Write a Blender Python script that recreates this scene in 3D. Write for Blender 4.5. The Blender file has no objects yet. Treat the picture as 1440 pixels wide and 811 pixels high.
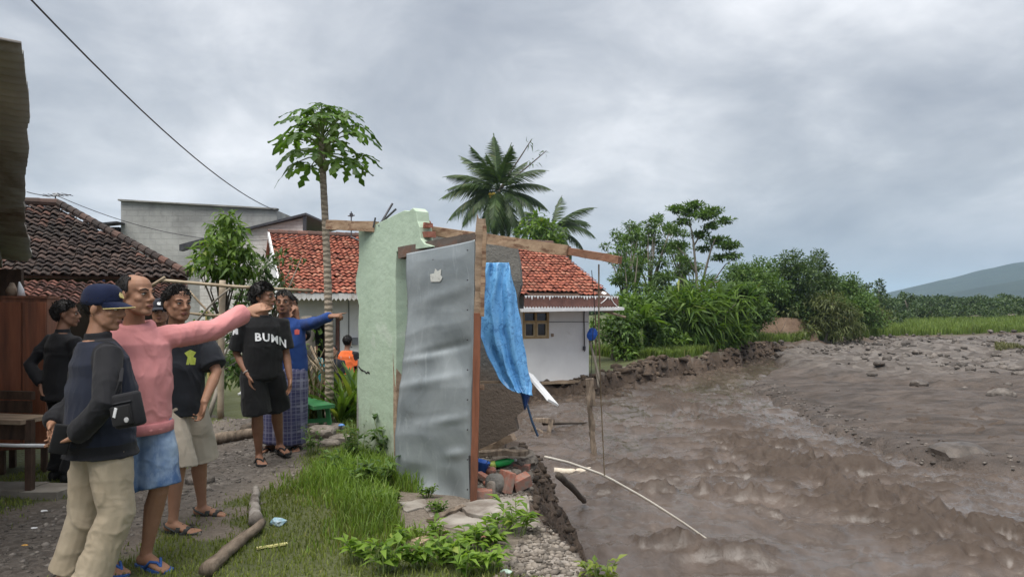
import bpy, bmesh, math, random
import numpy as np
from mathutils import Vector, Matrix, Euler, Quaternion
from mathutils.bvhtree import BVHTree
random.seed(7)
RNG = np.random.default_rng(11)
D = bpy.data
SC = bpy.context.scene
COL = SC.collection
PI = math.pi

# ------------------------------------------------------------------ camera
F_PX, CAM_H, HOR = 1000.0, 1.55, 430.0
cam_d = D.cameras.new('camera'); cam = D.objects.new('camera', cam_d); COL.objects.link(cam)
cam.location = (0, 0, CAM_H); cam.rotation_euler = (PI / 2, 0, 0)
cam_d.sensor_width = 36; cam_d.lens = 36 * F_PX / 1440; cam_d.shift_y = (HOR - 405.5) / 1440
cam_d.clip_start = 0.05; cam_d.clip_end = 20000
SC.camera = cam

# ------------------------------------------------------------------ world: overcast sky over a Nishita sky
SUN_EL, SUN_AZ = math.radians(69), math.radians(214)      # azimuth clockwise from +Y: behind the camera, a little left
w = D.worlds.new('World'); SC.world = w; w.use_nodes = True
wt = w.node_tree; wt.nodes.clear()
def wn(t, **k):
    n = wt.nodes.new(t)
    for a, b in k.items(): setattr(n, a, b)
    return n
def wl(a, b): wt.links.new(a, b)
sky = wn('ShaderNodeTexSky', sky_type='NISHITA', sun_disc=False)
sky.sun_elevation = SUN_EL; sky.sun_rotation = SUN_AZ; sky.air_density = 1.2; sky.dust_density = 4
tc = wn('ShaderNodeTexCoord')
sep = wn('ShaderNodeSeparateXYZ'); wl(tc.outputs['Generated'], sep.inputs[0])
# project direction on a cloud deck: (x, y) / (z + k)
zc = wn('ShaderNodeMath', operation='MAXIMUM'); wl(sep.outputs['Z'], zc.inputs[0]); zc.inputs[1].default_value = 0.0
za = wn('ShaderNodeMath', operation='ADD'); wl(zc.outputs[0], za.inputs[0]); za.inputs[1].default_value = 0.30
dx = wn('ShaderNodeMath', operation='DIVIDE'); wl(sep.outputs['X'], dx.inputs[0]); wl(za.outputs[0], dx.inputs[1])
dy = wn('ShaderNodeMath', operation='DIVIDE'); wl(sep.outputs['Y'], dy.inputs[0]); wl(za.outputs[0], dy.inputs[1])
cmb = wn('ShaderNodeCombineXYZ'); wl(dx.outputs[0], cmb.inputs[0]); wl(dy.outputs[0], cmb.inputs[1])
mp = wn('ShaderNodeMapping'); mp.inputs['Rotation'].default_value = (0, 0, math.radians(-24)); mp.inputs['Location'].default_value = (3.1, 1.7, 0)
mp.inputs['Scale'].default_value = (0.95, 0.9, 1); wl(cmb.outputs[0], mp.inputs[0])
n1 = wn('ShaderNodeTexNoise'); n1.inputs['Scale'].default_value = 1.15; n1.inputs['Detail'].default_value = 7; n1.inputs['Roughness'].default_value = 0.53; n1.inputs['Distortion'].default_value = 0.5
wl(mp.outputs[0], n1.inputs['Vector'])
n2 = wn('ShaderNodeTexNoise'); n2.inputs['Scale'].default_value = 3.4; n2.inputs['Detail'].default_value = 6; n2.inputs['Roughness'].default_value = 0.6; n2.inputs['Distortion'].default_value = 0.4
wl(mp.outputs[0], n2.inputs['Vector'])
mxn = wn('ShaderNodeMix'); mxn.data_type = 'FLOAT'; mxn.inputs[0].default_value = 0.27
wl(n1.outputs['Fac'], mxn.inputs[2]); wl(n2.outputs['Fac'], mxn.inputs[3])
cr = wn('ShaderNodeValToRGB')
e = cr.color_ramp.elements
e[0].position = 0.33; e[0].color = (2.55, 2.8, 3.3, 1)
e[1].position = 0.66; e[1].color = (7.4, 7.5, 7.8, 1)
m_ = cr.color_ramp.elements.new(0.45); m_.color = (3.7, 3.95, 4.4, 1)
m_ = cr.color_ramp.elements.new(0.54); m_.color = (5.0, 5.2, 5.6, 1)
wl(mxn.outputs[0], cr.inputs[0])
# near the horizon the deck closes to an even blue grey
hz = wn('ShaderNodeMapRange'); hz.inputs[1].default_value = -0.02; hz.inputs[2].default_value = 0.17; hz.inputs[3].default_value = 0.85; hz.inputs[4].default_value = 0.0
wl(sep.outputs['Z'], hz.inputs[0])
mh = wn('ShaderNodeMix'); mh.data_type = 'RGBA'; wl(hz.outputs[0], mh.inputs[0]); wl(cr.outputs[0], mh.inputs[6]); mh.inputs[7].default_value = (2.75, 3.15, 3.95, 1)
mk = wn('ShaderNodeMix'); mk.data_type = 'RGBA'; mk.inputs[0].default_value = 0.93; wl(sky.outputs[0], mk.inputs[6]); wl(mh.outputs[2], mk.inputs[7])
bg = wn('ShaderNodeBackground'); bg.inputs['Strength'].default_value = 0.061; wl(mk.outputs[2], bg.inputs['Color'])
wo = wn('ShaderNodeOutputWorld'); wl(bg.outputs[0], wo.inputs[0])

# ------------------------------------------------------------------ sun through thin cloud
sd = D.lights.new('sun', 'SUN'); sd.energy = 2.3; sd.angle = math.radians(60); sd.color = (1.0, 0.965, 0.91)
so = D.objects.new('sun', sd); COL.objects.link(so)
sdir = Vector((math.sin(SUN_AZ) * math.cos(SUN_EL), math.cos(SUN_AZ) * math.cos(SUN_EL), math.sin(SUN_EL)))
so.rotation_euler = (-sdir).to_track_quat('-Z', 'Y').to_euler(); so.location = (-5, -8, 12)

SC.view_settings.view_transform = 'Standard'; SC.view_settings.look = 'None'
SC.view_settings.gamma = 1.0; SC.view_settings.exposure = 1.2
SC.cycles.max_bounces = 6; SC.cycles.diffuse_bounces = 3; SC.cycles.glossy_bounces = 3
SC.cycles.transparent_max_bounces = 6; SC.cycles.volume_bounces = 2
SC.cycles.caustics_reflective = False; SC.cycles.caustics_refractive = False

# ------------------------------------------------------------------ helpers
def P(px, py, Y):
    """a point seen at photo pixel (px, py), Y metres in front of the camera"""
    return Vector(((px - 720) / F_PX * Y, Y, CAM_H + (HOR - py) / F_PX * Y))
def G(px, py, z=0.0):
    """the point of the level z seen at photo pixel (px, py)"""
    Y = (CAM_H - z) * F_PX / (py - HOR)
    return Vector(((px - 720) / F_PX * Y, Y, z))

def _h(ix, iy, iz, s):
    with np.errstate(over='ignore'):
        n = (ix.astype(np.int64) * 374761393 + iy.astype(np.int64) * 668265263 + iz.astype(np.int64) * 2147483647 + s * 1274126177) & 0xffffffff
        n = ((n ^ (n >> 13)) * 1274126177) & 0xffffffff
        n = (n ^ (n >> 16)) & 0xffffffff
    return n.astype(np.float64) / 4294967295.0
def vnoise(p, seed=0):
    p = np.asarray(p, float)
    if p.shape[1] == 2: p = np.c_[p, np.zeros(len(p))]
    i = np.floor(p); f = p - i; u = f * f * f * (f * (f * 6 - 15) + 10); i = i.astype(np.int64)
    x, y, z = i[:, 0], i[:, 1], i[:, 2]; a, b, c = u[:, 0], u[:, 1], u[:, 2]
    r = 0
    for dx_ in (0, 1):
        for dy_ in (0, 1):
            for dz_ in (0, 1):
                r = r + _h(x + dx_, y + dy_, z + dz_, seed) * (a if dx_ else 1 - a) * (b if dy_ else 1 - b) * (c if dz_ else 1 - c)
    return r
def fbm(p, oct=4, seed=0, rough=0.5):
    p = np.asarray(p, float); s = 0; a = 1; t = 0
    for k in range(oct):
        s = s + a * vnoise(p * 2 ** k + 17.3 * k, seed + k); t += a; a *= rough
    return s / t
def ridge(p, oct=4, seed=0, rough=0.55):
    p = np.asarray(p, float); s = 0; a = 1; t = 0
    for k in range(oct):
        s = s + a * (1 - np.abs(2 * vnoise(p * 2 ** k + 9.7 * k, seed + k) - 1)); t += a; a *= rough
    return s / t
def sstep(x, a, b):
    t = np.clip((x - a) / (b - a), 0, 1); return t * t * (3 - 2 * t)

def np_mesh(name, V, Fq, smooth=False, mi=None):
    """mesh from numpy arrays; Fq one array (n,k) or a list of such arrays"""
    if not isinstance(Fq, (list, tuple)): Fq = [Fq]
    Fq = [np.asarray(f, np.int32) for f in Fq if len(f)]
    me = D.meshes.new(name); V = np.asarray(V, np.float32)
    me.vertices.add(len(V)); me.vertices.foreach_set('co', V.ravel())
    loops = np.concatenate([f.ravel() for f in Fq]); tot = np.concatenate([np.full(len(f), f.shape[1], np.int32) for f in Fq])
    me.loops.add(len(loops)); me.loops.foreach_set('vertex_index', loops)
    me.polygons.add(len(tot)); st = np.r_[0, np.cumsum(tot)[:-1]].astype(np.int32)
    me.polygons.foreach_set('loop_start', st)
    try: me.polygons.foreach_set('loop_total', tot)
    except Exception: pass
    if mi is not None: me.polygons.foreach_set('material_index', np.asarray(mi, np.int32))
    me.update(calc_edges=True); me.validate()
    if smooth: me.polygons.foreach_set('use_smooth', np.ones(len(me.polygons), bool))
    return me

def link(name, me, mats=None, parent=None, loc=None, rot=None):
    o = D.objects.new(name, me); COL.objects.link(o)
    if mats is not None and me is not None and not me.materials:
        for m in (mats if isinstance(mats, (list, tuple)) else [mats]): me.materials.append(m)
    if parent: o.parent = parent
    if loc is not None: o.location = loc
    if rot is not None: o.rotation_euler = rot
    return o
def tag(o, label=None, cat=None, group=None, kind=None):
    if label: o['label'] = label
    if cat: o['category'] = cat
    if group: o['group'] = group
    if kind: o['kind'] = kind
    return o
def thing(name, label, cat, loc=(0, 0, 0), rz=0.0, group=None):
    o = D.objects.new(name, None); COL.objects.link(o); o.empty_display_size = 0.1
    o.location = loc; o.rotation_euler = (0, 0, rz)
    return tag(o, label, cat, group)

class MB:
    """collects simple shapes into one mesh"""
    def __init__(s): s.V = []; s.F = []; s.n = 0
    def add(s, V, F):
        V = [tuple(v) for v in V]; s.V += V; s.F += [tuple(i + s.n for i in f) for f in F]; s.n += len(V); return s
    def box(s, c, d, M=None, jit=0.0):
        c = Vector(c); o = []
        for x in (-.5, .5):
            for y in (-.5, .5):
                for z in (-.5, .5):
                    v = Vector((x * d[0], y * d[1], z * d[2])) + Vector([random.uniform(-jit, jit) for _ in range(3)])
                    o.append((M @ v if M else v) + c)
        return s.add(o, [(0, 1, 3, 2), (4, 6, 7, 5), (0, 4, 5, 1), (2, 3, 7, 6), (0, 2, 6, 4), (1, 5, 7, 3)])
    def bar(s, a, b, wd, th, up=(0, 0, 1), seg=1, jit=0.0, taper=1.0):
        """rectangular bar from a to b"""
        a, b = Vector(a), Vector(b); t = (b - a).normalized(); up = Vector(up)
        x = t.cross(up)
        if x.length < 1e-4: x = t.cross(Vector((0, 1, 0)))
        x.normalize(); y = x.cross(t).normalized()
        o = []; f = []
        for i in range(seg + 1):
            u = i / seg; c = a.lerp(b, u); k = 1 + (taper - 1) * u
            for sx, sy in ((-1, -1), (1, -1), (1, 1), (-1, 1)):
                o.append(c + x * (sx * wd / 2 * k + random.uniform(-jit, jit)) + y * (sy * th / 2 * k + random.uniform(-jit, jit)))
        for i in range(seg):
            for k in range(4):
                f.append((i * 4 + k, i * 4 + (k + 1) % 4, i * 4 + 4 + (k + 1) % 4, i * 4 + 4 + k))
        f.append((3, 2, 1, 0)); e = seg * 4; f.append((e, e + 1, e + 2, e + 3))
        return s.add(o, f)
    def tube(s, pts, r, n=8, jit=0.0, cap=True):
        pts = [Vector(p) for p in pts]; m = len(pts)
        rr = [r] * m if not hasattr(r, '__len__') else list(r)
        o = []; f = []; prev = None
        for i, p in enumerate(pts):
            t = (pts[min(i + 1, m - 1)] - pts[max(i - 1, 0)]).normalized()
            if prev is None:
                x = t.cross(Vector((0, 0, 1)))
                if x.length < 0.05: x = t.cross(Vector((0, 1, 0)))
            else: x = prev - t * prev.dot(t)
            x.normalize(); prev = x; y = t.cross(x)
            for k in range(n):
                a = 2 * PI * k / n; q = rr[i] * (1 + random.uniform(-jit, jit))
                o.append(p + x * math.cos(a) * q + y * math.sin(a) * q)
        for i in range(m - 1):
            for k in range(n):
                f.append((i * n + k, i * n + (k + 1) % n, (i + 1) * n + (k + 1) % n, (i + 1) * n + k))
        if cap:
            f.append(tuple(range(n))[::-1]); f.append(tuple((m - 1) * n + k for k in range(n)))
        return s.add(o, f)
    def lathe(s, c, prof, n=16, M=None):
        c = Vector(c); o = []; f = []
        for r, z in prof:
            for k in range(n):
                a = 2 * PI * k / n; v = Vector((r * math.cos(a), r * math.sin(a), z)); o.append((M @ v if M else v) + c)
        for i in range(len(prof) - 1):
            for k in range(n): f.append((i * n + k, i * n + (k + 1) % n, (i + 1) * n + (k + 1) % n, (i + 1) * n + k))
        f.append(tuple(range(n))[::-1]); e = (len(prof) - 1) * n; f.append(tuple(e + k for k in range(n)))
        return s.add(o, f)
    def prism(s, pts, off):
        """polygon pts extruded by the vector off"""
        n = len(pts); off = Vector(off); o = [Vector(p) for p in pts]; o += [p + off for p in o]
        return s.add(o, [tuple(range(n))[::-1], tuple(range(n, 2 * n))] + [(i, (i + 1) % n, n + (i + 1) % n, n + i) for i in range(n)])
    def mesh(s, name, smooth=False):
        me = D.meshes.new(name); me.from_pydata(s.V, [], s.F); me.update()
        bm = bmesh.new(); bm.from_mesh(me); bmesh.ops.recalc_face_normals(bm, faces=bm.faces); bm.to_mesh(me); bm.free()
        if smooth: me.polygons.foreach_set('use_smooth', np.ones(len(me.polygons), bool))
        return me
    def build(s, name, m, parent=None, smooth=False, bevel=0.0):
        me = s.mesh(name, smooth)
        if bevel:
            bm = bmesh.new(); bm.from_mesh(me)
            bmesh.ops.bevel(bm, geom=[e_ for e_ in bm.edges], offset=bevel, segments=2, affect='EDGES', profile=0.5); bm.to_mesh(me); bm.free()
        return link(name, me, m, parent)

def grid_faces(nu, nv, off=0, wrap=False):
    i, j = np.meshgrid(np.arange(nu - 1), np.arange(nv if wrap else nv - 1), indexing='ij')
    a = i * nv + j; b = i * nv + (j + 1) % nv
    return np.stack([a, a + nv, b + nv, b], -1).reshape(-1, 4) + off

def set_attr(me, name, col):
    """a per-vertex colour attribute (n,3) 0..1"""
    a = me.color_attributes.new(name, 'FLOAT_COLOR', 'POINT'); n = len(me.vertices)
    c = np.ones((n, 4), np.float32); c[:, :np.asarray(col).shape[1]] = col; a.data.foreach_set('color', c.ravel())

# ------------------------------------------------------------------ materials
class NT:
    def __init__(s, name):
        s.m = D.materials.new(name); s.m.use_nodes = True; s.t = s.m.node_tree; s.t.nodes.clear()
        s.out = s.n('ShaderNodeOutputMaterial'); s.b = s.n('ShaderNodeBsdfPrincipled'); s.l(s.b.outputs[0], s.out.inputs[0])
        s.tc = s.n('ShaderNodeTexCoord'); s.vec = s.tc.outputs['Object']
    def n(s, t, **k):
        x = s.t.nodes.new(t)
        for a, b in k.items(): setattr(x, a, b)
        return x
    def l(s, a, b): s.t.links.new(a, b)
    def map(s, scale=(1, 1, 1), rot=(0, 0, 0), vec=None):
        x = s.n('ShaderNodeMapping'); x.inputs['Scale'].default_value = scale; x.inputs['Rotation'].default_value = rot; s.l(vec or s.vec, x.inputs[0]); return x.outputs[0]
    def noise(s, sc, det=4, ro=0.55, dist=0.0, vec=None):
        x = s.n('ShaderNodeTexNoise'); x.inputs['Scale'].default_value = sc; x.inputs['Detail'].default_value = det
        x.inputs['Roughness'].default_value = ro; x.inputs['Distortion'].default_value = dist; s.l(vec or s.vec, x.inputs['Vector']); return x.outputs['Fac']
    def vor(s, sc, feat='F1', vec=None, out='Distance'):
        x = s.n('ShaderNodeTexVoronoi', feature=feat); x.inputs['Scale'].default_value = sc; s.l(vec or s.vec, x.inputs['Vector']); return x.outputs[out]
    def ramp(s, f, stops):
        x = s.n('ShaderNodeValToRGB'); el = x.color_ramp.elements
        while len(el) < len(stops): el.new(0.5)
        for q, (p, c) in zip(el, stops):
            q.position = p; q.color = (c if hasattr(c, '__len__') else (c, c, c)) + (1,) if not hasattr(c, '__len__') or len(c) == 3 else c
        s.l(f, x.inputs[0]); return x.outputs[0]
    def mix(s, f, a, b, bt='MIX'):
        x = s.n('ShaderNodeMix'); x.data_type = 'RGBA'; x.blend_type = bt
        for i, v in ((0, f), (6, a), (7, b)):
            if isinstance(v, (int, float)): x.inputs[i].default_value = v
            elif isinstance(v, tuple): x.inputs[i].default_value = v + (1,)
            else: s.l(v, x.inputs[i])
        return x.outputs[2]
    def math(s, op, a, b=None):
        x = s.n('ShaderNodeMath', operation=op)
        for i, v in ((0, a), (1, b)):
            if v is None: continue
            if isinstance(v, (int, float)): x.inputs[i].default_value = v
            else: s.l(v, x.inputs[i])
        return x.outputs[0]
    def isl(s): return s.n('ShaderNodeNewGeometry').outputs['Random Per Island']
    def obj_rand(s): return s.n('ShaderNodeObjectInfo').outputs['Random']
    def attr(s, name): return s.n('ShaderNodeAttribute', attribute_name=name).outputs['Color']
    def col(s, c):
        if isinstance(c, tuple): s.b.inputs['Base Color'].default_value = c + (1,)
        else: s.l(c, s.b.inputs['Base Color'])
        return s
    def rough(s, r):
        if isinstance(r, (int, float)): s.b.inputs['Roughness'].default_value = r
        else: s.l(r, s.b.inputs['Roughness'])
        return s
    def set(s, **k):
        for a, v in k.items(): s.b.inputs[a.replace('_', ' ')].default_value = v
        return s
    def bump(s, h, dist=0.01, st=1.0):
        x = s.n('ShaderNodeBump'); x.inputs['Distance'].default_value = dist; x.inputs['Strength'].default_value = st; s.l(h, x.inputs['Height']); s.l(x.outputs[0], s.b.inputs['Normal']); return s

def pm(name, c1, c2, sc=3.0, rough=0.8, bsc=None, bd=0.004, stain=None, ssc=1.0, sth=(0.5, 0.7), stretch=(1, 1, 1), metal=0.0, spec=0.3, isl=0.0, orand=0.0):
    """two-tone noise material with optional stains and relief"""
    t = NT(name); v = t.map(stretch)
    c = t.mix(t.ramp(t.noise(sc, 6, 0.6, 0.2, v), [(0.32, 0.0), (0.68, 1.0)]), c1, c2)
    if stain: c = t.mix(t.ramp(t.noise(ssc, 7, 0.65, 0.4, v), [(sth[0], 0.0), (sth[1], 1.0)]), c, stain)
    if isl: c = t.mix(isl, c, t.ramp(t.isl(), [(0.0, 0.25), (1.0, 1.6)]), 'MULTIPLY')
    if orand: c = t.mix(orand, c, t.ramp(t.obj_rand(), [(0.0, 0.3), (1.0, 1.6)]), 'MULTIPLY')
    t.col(c).rough(rough).set(Metallic=metal, Specular_IOR_Level=spec)
    if bsc: t.bump(t.noise(bsc, 6, 0.65, 0, v), bd)
    return t.m

def leaf_mat(name, c1, c2, c3=None, trans=0.35, rough=0.5):
    t = NT(name); r = t.isl()
    st = [(0.0, c1), (0.6, c2)] + ([(0.97, c2), (1.0, c3)] if c3 else [(1.0, c2)])
    c = t.ramp(r, st)
    c = t.mix(0.7, c, t.ramp(t.noise(0.9, 3), [(0.3, 0.55), (0.7, 1.35)]), 'MULTIPLY')
    t.col(c).rough(rough).set(Specular_IOR_Level=0.35)
    tr = t.n('ShaderNodeBsdfTranslucent'); t.l(t.mix(1.0, c, (1.25, 1.3, 0.7), 'MULTIPLY'), tr.inputs[0])
    mx = t.n('ShaderNodeMixShader'); mx.inputs[0].default_value = trans; t.l(t.b.outputs[0], mx.inputs[1]); t.l(tr.outputs[0], mx.inputs[2]); t.l(mx.outputs[0], t.out.inputs[0])
    return t.m
# ================================================================== TERRAIN
EDGE = np.array([(1.3, -8), (0.85, 1.5), (0.66, 3.2), (0.47, 4.1), (0.33, 4.7), (0.2, 5.4), (0.17, 6.3), (0.17, 7.2), (0.12, 8.0), (-.2, 9.2), (-.7, 11), (-1.0, 14), (-.8, 16.8),
                 (0.2, 20.5), (1.4, 21.8), (2.2, 22.5), (2.9, 23.2), (3.6, 24.2), (5.4, 26.6), (9, 31.2), (11.5, 35.8), (14.5, 41), (20.5, 46.5), (30.5, 55), (44, 60.5), (100, 75), (400, 190), (4000, 1200)], float)
BAR = np.array([(7.5, 23.3), (7.25, 19.6), (6.75, 15.3), (6.8, 13.3), (7.2, 11.8), (7.9, 10.9), (12, 9.4), (30, 8), (400, -40), (4200, 1150), (400, 200), (100, 80), (44, 64), (30.5, 59), (20.5, 50), (15.2, 44), (13.6, 38.2), (12.7, 33), (9.2, 26.5)], float)
Z_RIV = -1.2
def seg_dist(x, y, pl, closed=False):
    d = np.full(x.shape, 1e9); pts = np.r_[pl, pl[:1]] if closed else pl
    for (ax, ay), (bx, by) in zip(pts[:-1], pts[1:]):
        vx, vy = bx - ax, by - ay; t = np.clip(((x - ax) * vx + (y - ay) * vy) / (vx * vx + vy * vy), 0, 1)
        d = np.minimum(d, np.hypot(x - ax - t * vx, y - ay - t * vy))
    return d
def inside(x, y, poly):
    c = np.zeros(x.shape, bool); n = len(poly)
    for i in range(n):
        (x1, y1), (x2, y2) = poly[i], poly[(i + 1) % n]
        if y1 == y2: continue
        m = ((y1 > y) != (y2 > y)) & (x < (x2 - x1) * (y - y1) / (y2 - y1) + x1); c ^= m
    return c
LAND = np.r_[EDGE, [(4000, 6000), (-6000, 6000), (-6000, -8)]]
def land_top(x, y):
    p = np.c_[x, y]
    z = -0.75 * sstep(y, 9.2, 14.5)
    z = z - 0.75 * sstep(x, 2, 6) * (1 - sstep(y, 9.2, 14.5)) * (y > 14)
    r = np.hypot(x, y)
    z = z + (0.22 + .35 * (fbm(p * .35, 2, 77) - .5)) * sstep(x, 1.9, 3.0) * sstep(y, 20, 22) * (1 - sstep(r, 38, 52))
    z = z + 0.9 * sstep(r, 60, 160) + 2.5 * sstep(r, 160, 700)
    z = z + (fbm(p * 0.9, 3, 3) - .5) * 0.05 * sstep(r, 3, 7) + (fbm(p * 5, 2, 5) - .5) * 0.018
    return z
def signed_edge(x, y):
    s = seg_dist(x, y, EDGE); s = np.where(inside(x, y, LAND), s, -s)
    return s
def ground_z(x, y, full=False):
    x = np.asarray(x, float); y = np.asarray(y, float); p = np.c_[x, y]
    s = signed_edge(x, y); near = 1 - sstep(y, 8, 12)
    k = 1 - sstep(np.hypot(x, y), 50, 75)
    s2 = s + ((fbm(p * .8, 3, 21) - .5) * (0.35 + 1.2 * (1 - near)) + (fbm(p * 3, 3, 22) - .5) * (.16 + .1 * (1 - near))) * k * (s < 1.5)
    wd = (0.5 + .45 * sstep(y, 4.2, 6.2)) * near + 0.85 * (1 - near)
    top = land_top(x, y)
    sb = seg_dist(x, y, BAR, True); sb = np.where(inside(x, y, BAR), sb, -sb)
    stony = sstep(y, 22, 30) * sstep(x, 10, 15)
    barz = -1.42 + 0.37 * sstep(sb + (fbm(p * 1.1, 3, 31) - .5) * .5, -0.25, 0.3) + 0.08 * sstep(sb, .5, 3)
    fur = ridge(np.c_[(x * .55 + y * 0.8) * 0.55, (y * .55 - x * .8) * .06], 2, 41)
    barz = barz + (fur - .6) * 0.30 * sstep(sb, .1, .8) + (fbm(p * 2.2, 4, 33) - .5) * 0.16 * sstep(sb, -.3, .3) + stony * ((fbm(p * .45, 4, 35) - .45) * .75 + (ridge(p * 1.6, 3, 36) - .5) * .22)
    bed = np.where(sb > -1.5, barz, -1.9); bed = np.where(sb <= -1.5, -1.9, barz * sstep(sb, -1.5, -.3) + -1.9 * (1 - sstep(sb, -1.5, -.3)))
    t = np.clip((s2 + wd) / wd, 0, 1)
    # profile of the scarp: lumpy, steep at the lip, a foot of slumped earth
    prof = np.where(y < 10, 0.25 * sstep(t, 0, .3) + 0.75 * np.clip((t - .18) / .82, 0, 1) ** 1.25, 0.40 * np.clip(t / .6, 0, 1) + 0.60 * sstep(t, .55, .95))
    z = bed + (top - bed) * prof
    face = (t < 0.999) & (t > 0.001)
    z = z + np.where(face, ((ridge(p * 1.5, 4, 51, .62) - .55) * 0.8 + (fbm(p * 7, 2, 53) - .5) * .22) * np.clip(4 * t * (1 - t), 0, 1), 0)
    if full: return z, s2, t, sb, stony
    return z
def axis(a, b, fa, fb, d0, grow, dmax, lim=1e9):
    m = list(np.arange(fa, fb + 1e-6, d0)); d = d0; x = fb; up = []
    while x < b: d = min(d * (grow if x < lim else 1.06), max(dmax, x * .05) if x > 0 else dmax); x += d; up.append(x)
    d = d0; x = fa; dn = []
    while x > a: d = min(d * max(grow, 1.03), dmax if x > -60 else abs(x) * .08); x -= d; dn.append(x)
    return np.array(dn[::-1] + m + up)
def tensor(xs, ys):
    X, Y = np.meshgrid(xs, ys, indexing='ij'); return X.ravel(), Y.ravel(), grid_faces(len(xs), len(ys))

gx = axis(-2800, 2800, -4.2, 1.2, 0.055, 1.0115, 0.4, 14); gy = axis(-30, 3800, 2.6, 10.0, 0.055, 1.009, 0.45, 36)
X, Y, Fg = tensor(gx, gy)
Zg, s2, tt, sb, stony = ground_z(X, Y, True)
pxy = np.c_[X, Y]
PATH = np.array([(-3.4, 3.0), (-3.1, 5.0), (-2.75, 6.6), (-2.7, 8.0), (-3.3, 10), (-5, 13), (-7, 15)], float)
def grass_mask(x, y):
    p = np.c_[x, y]
    dp = seg_dist(x, y, PATH) + (fbm(p * 1.6, 3, 61) - .5) * .8
    g = sstep(dp, .42, .85)
    g = g * sstep(fbm(p * 1.1, 3, 63) + .5 * sstep(x, -2.4, -1.3) + .3 * sstep(-x, 3.8, 4.6), .42, .62)
    slab = inside(x, y, np.array([(-1.05, 5.95), (-.4, 5.75), (0.1, 5.9), (.3, 5.2), (.6, 3.9), (.05, 4.1), (-.2, 4.45), (-.75, 4.9)]))
    bare = (y > 5.6) & (y < 9) & (x > -.75)
    g = np.where(slab | bare, 0.0, g)
    g = g * sstep(signed_edge(x, y), .1, .5)
    return g
gm = grass_mask(X, Y) * (tt > .99)
far = sstep(np.hypot(X, Y), 16, 22) * (s2 > .25)
gm = np.maximum(gm, far)
pathm = 1 - sstep(seg_dist(X, Y, PATH), .3, 1.0)
mud = np.where(tt < .995, 1.0, 0.0); mud = np.maximum(mud, (1 - sstep(s2, 0, .12)))
mud = np.maximum(mud, ((X > -.75) & (Y > 6.6) & (Y < 17)) * 1.0)
rub = inside(X, Y, np.array([(-.36, 5.7), (-.3, 7.3), (.25, 7.3), (.25, 5.4), (.75, 3.5), (0.75, 2), (-.6, 2), (0.0, 4.2), (.16, 4.9)])) * 1.0
me = np_mesh('ground', np.c_[X, Y, Zg], Fg, True)
set_attr(me, 'zone', np.c_[gm, pathm, mud]); set_attr(me, 'zone2', np.c_[np.where(sb > -1.0, 1.0, 0) * (tt < .01), stony, rub])
t = NT('ground_earth')
zs = t.n('ShaderNodeSeparateColor'); t.l(t.attr('zone'), zs.inputs[0]); z2 = t.n('ShaderNodeSeparateColor'); t.l(t.attr('zone2'), z2.inputs[0])
nz = t.noise(2.2, 7, .65); nf = t.noise(26, 5, .7); peb = t.vor(38); peb2 = t.vor(14)
soil = t.mix(nz, (.085, .068, .052), (.19, .155, .125))
soil = t.mix(t.ramp(nf, [(.35, 0.0), (.7, .6)]), soil, (.24, .205, .17))
grav = t.mix(t.ramp(t.vor(30, out='Color'), [(0.2, 0.0), (.9, 1.0)]), (.055, .046, .039), (.21, .184, .16))
grav = t.mix(t.ramp(nz, [(.35, .15), (.6, .75)]), grav, (.075, .062, .052))
gras = t.mix(nz, (.045, .055, .02), (.10, .12, .035))
mudc = t.mix(t.ramp(t.noise(3.4, 7, .7, .6), [(.3, 0.0), (.72, 1.0)]), (.040, .027, .019), (.125, .088, .062))
barc = t.mix(t.ramp(t.noise(1.5, 8, .7, .5, t.map((.45, 1.3, 1), (0, 0, math.radians(-25)))), [(.35, 0.0), (.65, 1.0)]), (.036, .028, .023), (.112, .089, .075))
stc = t.mix(t.ramp(t.vor(3.2, out='Color'), [(.1, 0.0), (.9, 1.0)]), (.055, .045, .038), (.20, .178, .16))
barc = t.mix(t.math('MULTIPLY', z2.outputs[1], .7), barc, stc)
rubc = t.mix(t.ramp(t.noise(7, 6, .7), [(.35, 0.0), (.65, 1.0)]), (.17, .14, .115), (.36, .325, .285))
c = t.mix(zs.outputs[1], soil, grav); c = t.mix(z2.outputs[2], c, rubc)
c = t.mix(t.ramp(t.math('ADD', zs.outputs[0], t.math('MULTIPLY', t.math('SUBTRACT', nf, .5), .5)), [(.3, 0.0), (.65, .9)]), c, gras)
c = t.mix(zs.outputs[2], c, mudc); c = t.mix(z2.outputs[0], c, barc)
t.col(c).set(Specular_IOR_Level=.35)
t.rough(t.ramp(t.noise(1.7, 5), [(.35, .55), (.6, .9)]))
hh = t.math('ADD', t.math('MULTIPLY', t.math('SUBTRACT', 1.0, peb), .6), t.math('ADD', t.math('MULTIPLY', nf, 1.0), t.math('MULTIPLY', t.math('SUBTRACT', 1.0, peb2), .8)))
t.bump(hh, .022, .9)
ground = tag(link('ground', me, t.m), kind='structure')

# ------------------------------------------------------------------ the river in flood
rx = axis(-3, 120, 0.3, 9, 0.05, 1.03, 0.5); ry = axis(1.5, 70, 4.5, 13, 0.055, 1.0145, .3)
X, Y, Fr = tensor(rx, ry); p = np.c_[X, Y]
r = np.hypot(X, Y)
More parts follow.
